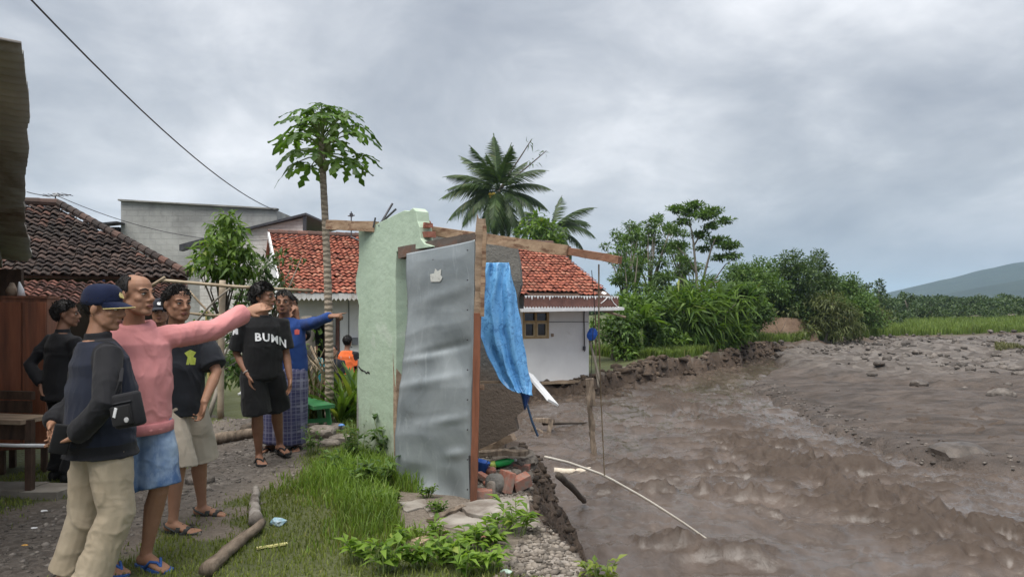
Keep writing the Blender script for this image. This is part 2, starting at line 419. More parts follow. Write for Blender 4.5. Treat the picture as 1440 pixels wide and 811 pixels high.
# flow runs from the far channel towards the camera and right; u across, v along
ca, sa = math.cos(math.radians(18)), math.sin(math.radians(18))
U, Vv = X * ca - Y * sa * .35, Y * ca + X * sa * .6
wu = U + (fbm(p * .5, 3, 71) - .5) * 1.6; wv = Vv + (fbm(p * .5, 3, 72) - .5) * 1.6
calm = sstep(fbm(np.c_[U * .16, Vv * .07], 3, 73), .42, .62)
sbr = seg_dist(X, Y, BAR, True); calm = np.maximum(calm, (1 - sstep(sbr, .6, 3.0)) * .75)
amp = 1.1 - .72 * calm
z = (fbm(np.c_[U * .35, Vv * .5], 3, 74) - .5) * .14
z += amp * .46 * np.clip(ridge(np.c_[wu * .75, wv * 1.25], 5, 75, .58) - .60, 0, 1) ** 1.1
z += amp * .30 * (ridge(np.c_[wu * 2.0, wv * 3.0], 4, 78, .6) - .5)
z += .075 * (ridge(np.c_[wu * 4.6, wv * 7], 3, 79, .6) - .5) * (0.35 + amp)
CRESTS = [(890, 607, 1.3, .24), (850, 578, 1.3, .2), (960, 572, 1.6, .20), (1085, 635, 2.2, .26), (1010, 672, 2.4, .24), (1120, 655, 1.9, .24), (1040, 708, 1.0, .3), (965, 702, 1.3, .22), (905, 660, 1.4, .22),
          (870, 545, 1.6, .2), (1000, 560, 1.8, .18), (1170, 662, 1.6, .2), (1230, 668, 1.2, .16), (1360, 690, 1.2, .2), (925, 770, 1.0, .13), (1130, 742, 1.2, .13), (1270, 728, 1.4, .14), (880, 700, .9, .16), (1015, 790, 1.0, .12), (1380, 752, 1.2, .1), (1020, 545, 1.6, .14), (930, 590, 1.4, .18), (1180, 620, 1.3, .12), (1290, 640, 1.2, .12), (820, 640, .9, .14)]
RW = random.Random(5)
for _ in range(26): CRESTS.append((RW.uniform(830, 1440), 540 + 260 * RW.random() ** 1.4, RW.uniform(.5, 1.5), RW.uniform(.05, .13)))
jag = ridge(np.c_[X * 2.4, Y * 3.6], 4, 81, .65)
jag2 = fbm(p * 1.3, 2, 82)
for cx_, cy_, wd, am in CRESTS:
    c = G(cx_, cy_, Z_RIV); du = (X - c.x) * .97 + (Y - c.y) * .12; dv = (Y - c.y) - (X - c.x) * -.22 + (jag2 - .5) * .9
    sl = np.where(dv > 0, .34, .20) * (0.8 + wd * .25)
    z += 0.55 * am * np.exp(-(du / (wd * .75)) ** 2 - (dv / sl) ** 2) * (2.0 * np.maximum(jag - .35, 0))
z *= 1 - .55 * sstep(r, 28, 45)
chop = np.clip(sstep(z - (fbm(np.c_[U * .35, Vv * .5], 3, 74) - .5) * .14, .03, .15) * (.35 + .65 * amp), 0, 1)
z += Z_RIV
me = np_mesh('river', np.c_[X, Y, z], Fr, True); set_attr(me, 'chop', np.c_[chop, chop, chop])
t = NT('muddy_water')
flow = t.map((1.0, .55, 1), (0, 0, math.radians(14)))
n1_ = t.noise(1.1, 8, .68, 1.4, flow); n2_ = t.noise(9, 6, .7, .8, flow)
c = t.mix(t.ramp(n1_, [(.32, 0.0), (.68, 1.0)]), (.055, .042, .033), (.118, .091, .074))
c = t.mix(t.ramp(n2_, [(.45, 0.0), (.8, .4)]), c, (.15, .118, .098))
ch = t.math('ADD', t.attr('chop'), t.math('MULTIPLY', t.math('SUBTRACT', n2_, .5), .5))
c = t.mix(t.ramp(ch, [(.25, 0.0), (.8, .55)]), c, (.052, .038, .029))
t.col(c).rough(t.ramp(ch, [(.15, .07), (.75, .55)])).set(Specular_IOR_Level=.6, IOR=1.36)
t.l(t.ramp(ch, [(.2, .75), (.7, .25)]), t.b.inputs['Specular IOR Level'])
t.bump(t.math('ADD', t.math('MULTIPLY', t.noise(5, 9, .72, 1.6, flow), 1.0), t.math('MULTIPLY', t.noise(24, 3, .6, .4, flow), .2)),   .022, .6)
river = tag(link('river', me, t.m), kind='structure')

# ------------------------------------------------------------------ grass
def blades(name, x, y, z, h, wdt, m, lean=.45, seed=1, kind='stuff'):
    g = np.random.default_rng(seed); n = len(x)
    a = g.uniform(0, 2 * PI, n); l = g.uniform(.1, 1, n) * lean * h; la = a + g.normal(0, .6, n) + PI / 2
    wx, wy = np.cos(a) * wdt * .5, np.sin(a) * wdt * .5; lx, ly = np.cos(la) * l, np.sin(la) * l
    V = np.empty((n, 5, 3))
    V[:, 0] = np.c_[x - wx, y - wy, z]; V[:, 1] = np.c_[x + wx, y + wy, z]
    V[:, 2] = np.c_[x - wx * .75 + lx * .35, y - wy * .75 + ly * .35, z + h * .6]; V[:, 3] = np.c_[x + wx * .75 + lx * .35, y + wy * .75 + ly * .35, z + h * .6]
    V[:, 4] = np.c_[x + lx, y + ly, z + h * g.uniform(.8, 1, n)]
    b = np.arange(n)[:, None] * 5
    me = np_mesh(name, V.reshape(-1, 3), [b + np.array([[0, 1, 3, 2]]), b + np.array([[2, 3, 4]])])
    return tag(link(name, me, m), kind=kind)
M_GRASS = leaf_mat('grass_blades', (.10, .13, .03), (.215, .255, .06), (.40, .34, .15), .4, .55)
M_GRASS2 = leaf_mat('lush_grass', (.09, .155, .024), (.215, .33, .055), (.27, .28, .09), .4, .5)
g = np.random.default_rng(3)
n = 190000
x = g.uniform(-4.6, .6, n); y = g.uniform(3.0, 11.0, n) ; y = 3.0 + (y - 3.0) * g.uniform(0, 1, n) ** .35
mk_ = grass_mask(x, y); lush = sstep(x + (fbm(np.c_[x, y] * 1.4, 3, 91) - .5) * 1.6 + .35 * sstep(y, 5, 6.5), -1.75, -1.0) * sstep(y, 4.2, 5.4)
keep = g.uniform(0, 1, n) < mk_ * (.42 + .58 * lush); x, y, lush = x[keep], y[keep], lush[keep]
h = (.018 + .035 * g.uniform(0, 1, len(x)) ** 1.5) * (1 + 2.0 * lush)
z = ground_z(x, y) - .004
sel = g.uniform(0, 1, len(x)) < lush * .75
tag(blades('short_grass', x[~sel], y[~sel], z[~sel], h[~sel], .006 + .003 * g.uniform(0, 1, (~sel).sum()), M_GRASS, .7, 5), 'sparse short grass growing on the trodden earth', 'grass')
tag(blades('lush_grass', x[sel], y[sel], z[sel], h[sel] * 1.5, .008 + .004 * g.uniform(0, 1, sel.sum()), M_GRASS2, .6, 6), 'lush green grass thick towards the tin door', 'grass')
# tall grass on the far bank
n = 60000
tpar = g.uniform(0, 1, n); i0 = 21 - 3
cum = np.r_[0, np.cumsum(np.hypot(*np.diff(EDGE[18:26], axis=0).T))]; dist = tpar ** 1.5 * cum[-1]
ex = np.interp(dist, cum, EDGE[18:26, 0]); ey = np.interp(dist, cum, EDGE[18:26, 1]); off = .3 + g.uniform(0, 1, n) ** 1.5 * (2 + ex * .35)
x = ex - off * .6; y = ey + off; z = ground_z(x, y) - .02
h = .45 + .75 * fbm(np.c_[x, y] * .5, 2, 95) * g.uniform(.4, 1.1, n); h = np.where(x < 12, h * .5, h)
M_REED = leaf_mat('bank_grass', (.075, .12, .025), (.17, .235, .05), (.27, .26, .10), .35, .6)
tag(blades('bank_grass', x, y, z, h, .05, M_REED, .5, 9), 'tall yellow green grass along the far river bank', 'grass')

# ------------------------------------------------------------------ pebbles and gravel
ico = bmesh.new(); bmesh.ops.create_icosphere(ico, subdivisions=1, radius=1); ico.verts.ensure_lookup_table()
IV = np.array([v.co[:] for v in ico.verts]); IF = np.array([[v.index for v in f.verts] for f in ico.faces]); ico.free()
def stones(name, x, y, z, s, m, label, cat, seed=1, flat=.65):
    g = np.random.default_rng(seed); n = len(x); k = len(IV)
    sc = np.c_[g.uniform(.7, 1.3, n), g.uniform(.7, 1.3, n), g.uniform(.4, .9, n) * flat / .65] * s[:, None]
    V = IV[None] * (1 + g.normal(0, .10, (n, k, 1)) + g.normal(0, .22, (n, k, 3)) * .9) * sc[:, None]
    a = g.uniform(0, 2 * PI, n); ca, sa = np.cos(a)[:, None], np.sin(a)[:, None]
    V = np.stack([V[..., 0] * ca - V[..., 1] * sa, V[..., 0] * sa + V[..., 1] * ca, V[..., 2]], -1) + np.c_[x, y, z][:, None]
    me = np_mesh(name, V.reshape(-1, 3), (np.arange(n)[:, None, None] * k + IF[None]).reshape(-1, 3), False)
    return tag(link(name, me, m), label, cat, kind='stuff')
M_STONE = pm('river_stone', (.06, .05, .043), (.17, .15, .133), 5, .8, 30, .01, isl=.8)
M_RUBBLE = pm('rubble_stone', (.095, .078, .062), (.26, .228, .195), 9, .9, 60, .004, isl=.7)
n = 13000; x = g.uniform(9, 70, n) ; y = g.uniform(20, 60, n)
sbx = np.where(inside(x, y, BAR), seg_dist(x, y, BAR, True), -1); k = (sbx > .6) & (g.uniform(0, 1, n) < .03 + .97 * sstep(y - x * .1, 21, 27) * sstep(x, 12, 19)) & (g.uniform(0, 1, n) < sstep(fbm(np.c_[x, y] * .25, 3, 97), .35, .6) + .12); x, y = x[k], y[k]
stones('river_gravel', x, y, ground_z(x, y) + .02, .05 + .17 * g.uniform(0, 1, len(x)) ** 3, M_STONE, 'grey stones strewn over the raised gravel bar', 'gravel', 3)
n = 700; tq = g.uniform(0, 1, n); bi = BAR[:7]; cum = np.r_[0, np.cumsum(np.hypot(*np.diff(bi, axis=0).T))]
x = np.interp(tq * cum[-1], cum, bi[:, 0]) + .35 + g.normal(0, .4, n); y = np.interp(tq * cum[-1], cum, bi[:, 1]) + g.normal(0, .4, n)
stones('bar_edge_pebbles', x, y, ground_z(x, y) + .005, .012 + .035 * g.uniform(0, 1, n) ** 2, M_STONE, 'dark pebbles along the water edge of the gravel bar', 'gravel', 4)
n = 5200; x = g.uniform(-4.6, -1.6, n); y = g.uniform(3.3, 11, n); k = (seg_dist(x, y, PATH) < .3 + .8 * g.uniform(0, 1, n) ** 2); x, y = x[k], y[k]
stones('path_gravel', x, y, ground_z(x, y) + .002, .006 + .02 * g.uniform(0, 1, len(x)) ** 3, pm('path_stone', (.05, .043, .037), (.21, .188, .166), 8, .85, isl=.8), 'loose grey gravel on the village path', 'gravel', 5)
n = 7000; x = g.uniform(-.35, .65, n); y = g.uniform(3.2, 7.3, n)
k = inside(x, y, np.array([(-.36, 5.65), (-.4, 7.3), (.2, 7.3), (.15, 5.5), (.42, 4.3), (0.62, 3.2), (-.35, 3.2), (-.12, 4.0), (.12, 4.9)])) & (g.uniform(0, 1, n) < np.where(y > 5.6, .8, np.where(y < 5.0, 1.0, .10))); x, y = x[k], y[k]
stones('rubble_gravel', x, y, ground_z(x, y) + .004, .005 + .026 * g.uniform(0, 1, len(x)) ** 3, M_RUBBLE, 'crumbled mortar and stone chips along the broken bank', 'rubble', 6)
# ================================================================== BUILDINGS
def tile_field(name, O, u, v, nrm, nu, nv, wu, wv, m, parent, keep=None, seed=1, amp=.03, lip=.022, jit=.012):
    """S-profile clay tiles laid in courses on the plane O + u*a + v*b; every tile its own island"""
    g = np.random.default_rng(seed); O = np.array(O); u = np.array(u); v = np.array(v); nrm = np.array(nrm)
    I, J = np.meshgrid(np.arange(nu), np.arange(nv), indexing='ij'); I = I.ravel(); J = J.ravel()
    a0 = I * wu + (J % 2) * wu * .0; b0 = J * wv
    if keep is not None:
        k = keep(a0 + wu / 2, b0 + wv / 2); a0, b0 = a0[k], b0[k]
    n = len(a0); K = 6
    s = np.linspace(0, 1, K); prof = amp * (np.sin(2 * PI * (s - .1)) * .8)
    ja, jb, jz = g.normal(0, jit * .5, n), g.normal(0, jit, n), g.normal(0, jit * .5, n); tl = g.normal(0, .018, n)
    rows = [(-.04, lip + .012), (-.04, lip + .03), (wv * .5, .018), (wv * 1.02, .004)]
    V = np.empty((n, len(rows), K, 3))
    for r, (bo, zo) in enumerate(rows):
        A = a0[:, None] + ja[:, None] + s[None] * wu * 1.05; B = (b0 + jb)[:, None] + bo + 0 * A; Zz = zo + prof[None] + jz[:, None] + tl[:, None] * (s[None] - .5)
        V[:, r] = O + A[..., None] * u + B[..., None] * v + Zz[..., None] * nrm
    F = grid_faces(len(rows), K); N = len(rows) * K
    me = np_mesh(name, V.reshape(-1, 3), (np.arange(n)[:, None, None] * N + F[None]).reshape(-1, 4), True)
    me.polygons.foreach_set('use_smooth', np.ones(len(me.polygons), bool))
    return tag(link(name, me, m, parent), kind='stuff')

def tile_mat(name, stops, moss):
    t = NT(name); c = t.ramp(t.isl(), stops)
    c = t.mix(t.ramp(t.noise(1.1, 6, .7, .3), [(.48, 0.0), (.72, .8)]), c, moss)
    c = t.mix(t.ramp(t.noise(22, 4, .7), [(.4, 0.0), (.8, .55)]), c, moss)
    t.col(c).rough(.82).set(Specular_IOR_Level=.25); t.bump(t.noise(60, 3), .004); return t.m
M_RED = tile_mat('red_clay_tile', [(0, (.17, .055, .04)), (.35, (.30, .088, .056)), (.75, (.38, .125, .078)), (1, (.44, .20, .135))], (.14, .07, .05))
M_DARK = tile_mat('old_dark_tile', [(0, (.030, .022, .021)), (.45, (.062, .044, .038)), (.85, (.10, .066, .055)), (1, (.16, .08, .06))], (.04, .036, .032))
M_LEAN = tile_mat('worn_red_tile', [(0, (.06, .034, .03)), (.5, (.14, .058, .045)), (1, (.24, .11, .085))], (.07, .05, .045))
M_WHITE = pm('white_plaster', (.74, .74, .735), (.84, .84, .835), 1.6, .85, 40, .002, stain=(.50, .47, .42), ssc=.9, sth=(.60, .78))
M_WHITE_SOIL = pm('soiled_plaster', (.60, .585, .55), (.76, .76, .75), 1.4, .85, 40, .003, stain=(.34, .27, .20), ssc=2.4, sth=(.5, .7))
M_BOARD = pm('white_board', (.62, .63, .64), (.78, .78, .78), 4, .6)
M_BROWN = pm('brown_paint', (.10, .05, .042), (.17, .085, .068), 5, .7)
M_WOODR = pm('red_brown_wood', (.15, .058, .033), (.27, .105, .058), 3, .55, 14, .003, stretch=(6, 6, .7), stain=(.09, .045, .03), ssc=1.2)
M_WOODD = pm('dark_wood', (.045, .028, .02), (.10, .06, .042), 4, .75, 20, .004, stretch=(4, 4, 1))
M_WOOD = pm('weathered_wood', (.22, .155, .105), (.40, .30, .215), 3.5, .8, 24, .004, stretch=(1, 5, 5), stain=(.12, .075, .05), ssc=2.2, sth=(.52, .68))
M_WOODB = pm('raw_beam', (.24, .155, .095), (.42, .30, .20), 2.5, .8, 24, .004, stretch=(1, 7, 7), stain=(.15, .08, .05), ssc=2.0, sth=(.5, .62))
M_BAMBOO = pm('dry_bamboo', (.24, .185, .12), (.40, .325, .23), 5, .6, 30, .002, stain=(.2, .14, .09), ssc=3)
M_CONC = pm('bare_concrete', (.20, .198, .185), (.33, .325, .305), 1.1, .92, 30, .006, stain=(.13, .128, .12), ssc=.6, sth=(.5, .66))
M_CONCD = pm('dark_concrete', (.10, .096, .088), (.22, .21, .19), 6, .95, 26, .012, stain=(.06, .055, .05), ssc=3)
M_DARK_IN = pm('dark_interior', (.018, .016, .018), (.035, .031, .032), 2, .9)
M_GLASS = NT('window_glass').col((.02, .022, .026)).rough(.08).set(Specular_IOR_Level=.6).m
M_FRAME = pm('ochre_frame', (.33, .22, .105), (.44, .31, .16), 8, .6)
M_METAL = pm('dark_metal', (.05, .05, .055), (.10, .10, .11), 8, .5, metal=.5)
M_ZINC_OLD = pm('old_zinc', (.25, .245, .23), (.38, .37, .35), 2.2, .7, metal=.0, stain=(.12, .085, .06), ssc=1.1, sth=(.5, .7))

# ---- the white house with the red tile roof, undercut by the river
TH = math.radians(23); HA = Vector((-5.85, 18.0, -0.78)); HL, HB, ZE, ZR = 9.7, 4.2, 2.66, 4.55
house = thing('white_house', 'white walled house under a red tile roof, its right corner undercut by the river', 'house', HA, TH)
sl = math.hypot(HB, ZR - ZE); vv = (0, HB / sl, (ZR - ZE) / sl); nn = (0, -(ZR - ZE) / sl, HB / sl)
nr = 20; nc = 62
tile_field('roof_tiles', (0, 0, ZE), (1, 0, 0), vv, nn, nc, nr, HL / nc, sl / nr, M_RED, house, seed=4, keep=lambda a, b: ~((a > 9.2) & (b < .5)) & ~((a > 6.9) & (a < 8.6) & (b < .22 + .1 * np.sin(a * 5))))
MB().prism([(0, HB, ZR - .02), (HL, HB, ZR - .02), (HL, 2 * HB, ZE - .02), (0, 2 * HB, ZE - .02)], (0, -.03, -.06)).build('rear_roof', M_RED, house)
MB().prism([(0.02, .03, ZE - .02), (HL - .02, .03, ZE - .02), (HL - .02, HB, ZR - .03), (.02, HB, ZR - .03)], (0, .02, -.04)).build('roof_underlay', M_WOODD, house)
rc = MB()
for i in range(33): rc.tube([(i * .295 - .02, HB, ZR + .03 + random.uniform(-.008, .008)), (i * .295 + .30, HB, ZR + .03)], [.11, .095], 8)
tag(rc.build('ridge_tiles', tile_mat('ridge_tile', [(0, (.10, .06, .05)), (1, (.2, .10, .075))], (.07, .06, .055)), house), kind='stuff')
zb = 0.0; wy = .9
wl_ = MB()
def wallbox(x0, x1, z0, z1, y0=wy, th=.16): wl_.box(((x0 + x1) / 2, y0 + th / 2, (z0 + z1) / 2), (x1 - x0, th, z1 - z0))
WX0, WX1, WZ0, WZ1 = 7.09, 7.97, 1.33, 2.17
wallbox(.25, .62, 0, 2.72); wallbox(.62, 1.62, 2.05, 2.72); wallbox(1.62, WX0, 0, 2.72); wallbox(WX0, WX1, 0, WZ0); wallbox(WX0, WX1, WZ1, 2.72); wallbox(WX1, 9.38, 0, 2.72)
wl_.build('front_wall', M_WHITE, house)
MB().prism([(9.38, wy + .005, 0), (9.38, 2 * HB - .7, 0), (9.38, 2 * HB - .7, 2.7), (9.38, HB, ZR - .15), (9.38, wy + .005, 2.7)], (-.16, 0, 0)).build('side_wall', M_WHITE_SOIL, house)
MB().prism([(.10, .12, ZE - .12), (.10, wy, ZE - .12), (.10, wy, 0), (.10, 2 * HB - .7, 0), (.10, 2 * HB - .12, ZE - .12), (.10, HB, ZR - .1)], (.16, 0, 0)).build('gable_wall', M_WHITE, house)
MB().bar((.0, -.02, ZE - .03), (.0, HB, ZR - .01), .05, .17, (0, 0, 1)).build('barge_board', M_BOARD, house)
MB().box((1.12, wy + 1.2, 1.02), (1.0, .05, 2.06)).box((.64, wy + .7, 1.02), (.03, 1.0, 2.06)).build('dark_room', M_DARK_IN, house)  # near-black panels paint the unlit room behind the doorway
d_ = MB().box((1.56, wy + .02, 1.0), (.09, .1, 2.0)).build('door_frame', M_BROWN, house)
MB().box((1.28, wy + .25, .98), (.05, .5, 1.94)).build('door_leaf', M_BROWN, house)
fr = MB()
for x in (WX0 + .03, (WX0 + WX1) / 2, WX1 - .03): fr.box((x, wy + .03, (WZ0 + WZ1) / 2), (.06, .1, WZ1 - WZ0))
for z in (WZ0 + .03, WZ0 + .52, WZ1 - .03): fr.box(((WX0 + WX1) / 2, wy + .035, z), (WX1 - WX0, .085, .06))
win = fr.build('window', M_FRAME, house)
for x in (WX0 + .235, WX1 - .235):
    s_ = MB()
    for q in (-.155, .155): s_.box((x + q, wy + .028, WZ0 + .275), (.045, .06, .44))
    for q in (.075, .475): s_.box((x, wy + .029, WZ0 + q), (.32, .058, .045))
    s_.build('sash', pm('pale_sash', (.42, .32, .19), (.52, .42, .27), 8, .6), win)
    MB().box((x, wy + .06, WZ0 + .275), (.3, .01, .40)).build('pane', M_GLASS, win)
    MB().box((x, wy + .062, WZ0 + .67), (.36, .01, .24)).build('pane', M_GLASS, win)
MB().box((8.08, wy - .03, 1.43), (.06, .07, .09)).build('meter_box', M_WOOD, house)
# scalloped eave boards: white on the left, brown with a white lower edge on the right
le = MB()
for i in range(56):
    x = .05 + i * .115
    if random.random() < .05: continue
    zt = ZE - .0; le.prism([(x, -.03, zt), (x + .112, -.03, zt), (x + .112, -.03, zt - .13 + random.uniform(-.01, .01)), (x + .056, -.03, zt - .2), (x, -.03, zt - .13)], (0, .018, 0))
tag(le.build('eave_teeth', M_WHITE_SOIL, house), kind='stuff')
lb = MB(); lw = MB()
for i in range(33):
    x = 6.72 + i * .096; zt = ZE - .06; lb.prism([(x, -.05, zt), (x + .094, -.05, zt), (x + .094, -.05, zt - .27), (x + .047, -.05, zt - .33), (x, -.05, zt - .27)], (0, .02, 0))
    k = random.uniform(.04, .13); lw.prism([(x, -.062, zt + .03), (x + .094, -.062, zt + .03), (x + .05, -.062, zt + .03 - k)], (0, .01, 0))
    lw.prism([(x, -.03, zt - .40), (x + .094, -.03, zt - .40), (x + .094, -.03, zt - .27), (x + .047, -.03, zt - .22), (x, -.03, zt - .27)], (0, .012, 0))
tag(lb.build('eave_boards', M_BROWN, house, ), kind='stuff'); tag(lw.build('eave_fringe', M_BOARD, house), kind='stuff')
MB().bar((6.6, -.10, ZE - .46), (9.95, -.2, ZE - .42), .16, .09, (0, 0, 1), 4, .006).build('gutter_board', M_BOARD, house)
MB().box((8.0, .45, ZE - .42), (3.0, .9, .02)).build('soffit', M_BOARD, house)
cs = []
for i in range(7):
    for j in range(4): cs.append((9.25 + i * .12, -.08 + .1 * j, ZE - .28 + .28 * math.exp(-((i - 2.4) / 1.6) ** 2) + .02 * j * j - .05 * i * .4))
me = np_mesh('torn_sheet', cs, grid_faces(7, 4), True); o = link('torn_sheet', me, M_BOARD, house); md = o.modifiers.new('s', 'SOLIDIFY'); md.thickness = .015
MB().tube([(9.2, wy - .03, 2.5), (9.19, wy - .03, 1.9), (9.2, wy - .035, 1.35), (9.21, wy - .03, .9)], .018, 6).build('drain_pipe', M_METAL, house)
MB().box((9.19, wy - .04, 1.0), (.07, .06, .12)).build('switch_box', M_METAL, house)
MB().tube([(7.97, wy - .02, 1.84), (9.35, wy - .02, 1.83)], .009, 5).build('wall_cable', M_METAL, house)
MB().bar((6.4, wy - .06, -.03), (9.45, wy - .04, -.02), .26, .09, (0, 0, 1), 9, .014).build('floor_slab', pm('slab_edge', (.20, .14, .09), (.36, .28, .2), 4, .9, 20, .01), house)
MB().box((2.02, wy - .05, 1.36), (.16, .09, .2)).build('electricity_meter', pm('meter_grey', (.16, .17, .19), (.22, .23, .25), 4, .6), house)
MB().tube([(1.86, wy - .02, 2.65), (1.86, wy - .02, 1.2), (1.95, wy - .02, 1.2)], .012, 5).build('meter_conduit', M_METAL, house)
pl = MB().box((2.36, wy - .012, 1.44), (.26, .02, .12)).build('number_plate', pm('teal_plate', (.05, .22, .27), (.07, .28, .33), 4, .5), house)
MB().box((2.36, wy - .026, 1.45), (.18, .006, .03)).build('plate_print', M_BOARD, pl)
# posts and clutter right of the corner
MB().tube([(9.55, wy - .1, 2.3), (9.56, wy - .15, .0)], .02, 6).build('corner_pole', M_WOOD, house)

# ---- the old house with the dark tile roof, on the left
oh = thing('old_house', 'low house with a dark moss stained hipped tile roof behind the men', 'house', (-6.4, 14.0, 0), math.radians(25))
# local: eave right corner at the origin, the eave runs to -x
ey0, ez0, rz_, rb = 0.0, 2.12, 3.68, 2.5
sl = math.hypot(rb, rz_ - ez0); vv = (0, rb / sl, (rz_ - ez0) / sl); nn = (0, -(rz_ - ez0) / sl, rb / sl)
W_ = 10.0; nu = 66; nv = 19; hipx = 2.5
tile_field('roof_tiles', (-W_, 0, ez0), (1, 0, 0), vv, nn, nu, nv, W_ / nu, sl / nv, M_DARK, oh, seed=8, keep=lambda a, b: a < W_ - hipx * b / sl + .05, jit=.016)
MB().prism([(-W_, .03, ez0 - .02), (0, .03, ez0 - .02), (-hipx, rb, rz_ - .04), (-W_, rb, rz_ - .04)], (0, .03, -.05)).build('roof_underlay', M_WOODD, oh)
MB().prism([(0.02, .02, ez0 - .03), (.02, 2 * rb, ez0 - .03), (-hipx, rb, rz_ - .05)], (-.03, 0, -.05)).build('hip_slope', M_DARK, oh)
MB().prism([(-W_, 2 * rb, ez0 - .03), (0, 2 * rb, ez0 - .03), (-hipx, rb, rz_ - .05), (-W_, rb, rz_ - .05)], (0, -.03, -.05)).build('rear_slope', M_DARK, oh)
hc = MB()
A_, B_ = Vector((.03, 0, ez0 + .06)), Vector((-hipx, rb, rz_ + .08))
for i in range(20): hc.tube([A_.lerp(B_, i / 20), A_.lerp(B_, (i + 1.1) / 20)], [.085, .07], 8)
for i in range(21): hc.tube([(-hipx - i * .32, rb, rz_ + .07), (-hipx - (i + 1.1) * .32, rb, rz_ + .07)], [.09, .08], 8)
tag(hc.build('ridge_tiles', M_DARK, oh), kind='stuff')
l0 = (-W_, -1.6, 1.58); ll = math.hypot(1.6, .42)
tile_field('lean_to_tiles', l0, (1, 0, 0), (0, 1.6 / ll, .42 / ll), (0, -.42 / ll, 1.6 / ll), 66, 8, W_ / 66, ll / 8, M_LEAN, oh, seed=9)
MB().box((-W_ / 2, -.8, 1.70), (W_, .04, .03), Matrix.Rotation(0, 3, 'X')).build('lean_to_batten', M_WOODD, oh)
MB().box((-W_ / 2, .35, 1.0), (W_ - .2, .15, 2.0)).build('wall', pm('brown_wall', (.07, .05, .042), (.13, .095, .08), 2, .9), oh)
MB().box((-.2, 2.7, 1.0), (.15, 4.4, 2.0)).build('side_wall', pm('brown_wall', (.07, .05, .042), (.13, .095, .08), 2, .9), oh)
for x in (-.15, -2.6, -5.0, -7.4): MB().bar((x, -1.5, -.1), (x, -1.5, 1.56), .09, .09, (0, 1, 0)).build('porch_post', M_WOODD, oh)

# ---- bare concrete upper storey behind
def block_wall(name, label, pts, thick, m, cat='building'):
    o = MB().prism(pts, thick).build(name, m); return o
t = NT('block_render'); br = t.n('ShaderNodeTexBrick'); br.inputs['Scale'].default_value = 1; br.inputs['Brick Width'].default_value = .42; br.inputs['Row Height'].default_value = .21; br.inputs['Mortar Size'].default_value = .012
mpv = t.map((1, 1, 1), (math.radians(90), 0, 0)); t.l(mpv, br.inputs['Vector'])
c = t.mix(t.ramp(t.noise(.7, 8, .65, .5), [(.36, 0.0), (.66, 1.0)]), (.25, .25, .24), (.43, .43, .41)); c = t.mix(t.ramp(t.noise(.45, 4, .6, 1), [(.55, 0.0), (.6, .5)]), c, (.24, .235, .22))
c = t.mix(t.math('MULTIPLY', br.outputs['Fac'], .13), c, (.15, .15, .14)); t.col(c).rough(.95); t.bump(t.math('ADD', t.noise(20, 5), t.math('MULTIPLY', br.outputs['Fac'], -.5)), .012); M_BLOCK = t.m
cb = thing('concrete_building', 'bare grey concrete block storey without windows behind the dark roof', 'building', (-14.3, 26, 0), 0)
wdt = 5.7
MB().prism([(0, 0, 0), (wdt, 0, 0), (wdt, 0, 5.06), (0, 0, 5.38)], (0, .18, 0)).build('front_wall', M_BLOCK, cb)
MB().prism([(0, .182, 0), (0, 6, 0), (0, 6, 5.2), (0, .182, 5.36)], (.18, 0, 0)).build('side_wall', M_BLOCK, cb)
MB().prism([(wdt, .182, 0), (wdt, 6, 0), (wdt, 6, 5.0), (wdt, .182, 5.04)], (-.18, 0, 0)).build('side_wall', M_BLOCK, cb)
MB().box((wdt / 2, 3, 4.6), (wdt - .4, 5.6, .14)).build('roof_slab', M_CONC, cb)
MB().bar((-.03, -.03, 5.40), (wdt + .05, -.03, 5.08), .26, .05, (0, 0, 1), 6, .006).build('coping', M_CONC, cb)
MB().bar((-.9, -.25, 4.45), (.15, -.25, 4.55), .6, .06, (0, 0, 1)).build('canopy', M_METAL, cb)
MB().box((-.3, .2, 4.1), (.5, .5, .65)).build('canopy_box', M_DARK_IN, cb)

# ---- white brick gable with a sloping dark roof edge
gh = thing('brick_house', 'whitewashed brick gable with a thin dark sloping roof edge', 'house', (-9.6, 23, 0), 0)
t = NT('white_brick'); br = t.n('ShaderNodeTexBrick'); br.inputs['Scale'].default_value = 1; br.inputs['Brick Width'].default_value = .24; br.inputs['Row Height'].default_value = .11; br.inputs['Mortar Size'].default_value = .01
t.l(t.map((1, 1, 1), (math.radians(90), 0, 0)), br.inputs['Vector']); c = t.mix(t.ramp(t.noise(1.5, 7, .7), [(.35, 0.0), (.65, 1.0)]), (.50, .47, .44), (.68, .665, .64)); c = t.mix(t.math('MULTIPLY', br.outputs['Fac'], .35), c, (.38, .35, .32))
t.col(c).rough(.9); t.bump(br.outputs['Fac'], -.008); M_WBRICK = t.m
MB().prism([(-.5, 0, 0), (2.85, 0, 0), (2.85, 0, 4.40), (-.5, 0, 3.62)], (0, .15, 0)).build('gable_wall', M_WBRICK, gh)
MB().box((2.75, 2.5, 2), (.15, 4.69, 4.0)).build('side_wall', M_WBRICK, gh)
MB().bar((-1.0, 2.0, 3.50), (3.0, 2.0, 4.50), 4.4, .07, (0, 0, 1)).build('roof_sheet', M_METAL, gh)
MB().bar((2.93, -.12, 3.3), (2.93, -.12, 4.42), .1, .07, (0, 1, 0)).build('edge_board', M_METAL, gh)
MB().prism([(-1.0, -.35, 3.5), (.4, -.35, 3.88), (.4, -.35, 3.80), (-1.0, -.35, 3.30)], (0, .3, 0)).build('eave_shadow_board', M_METAL, gh)  # dark strip for the roof end, with the shade under it built in

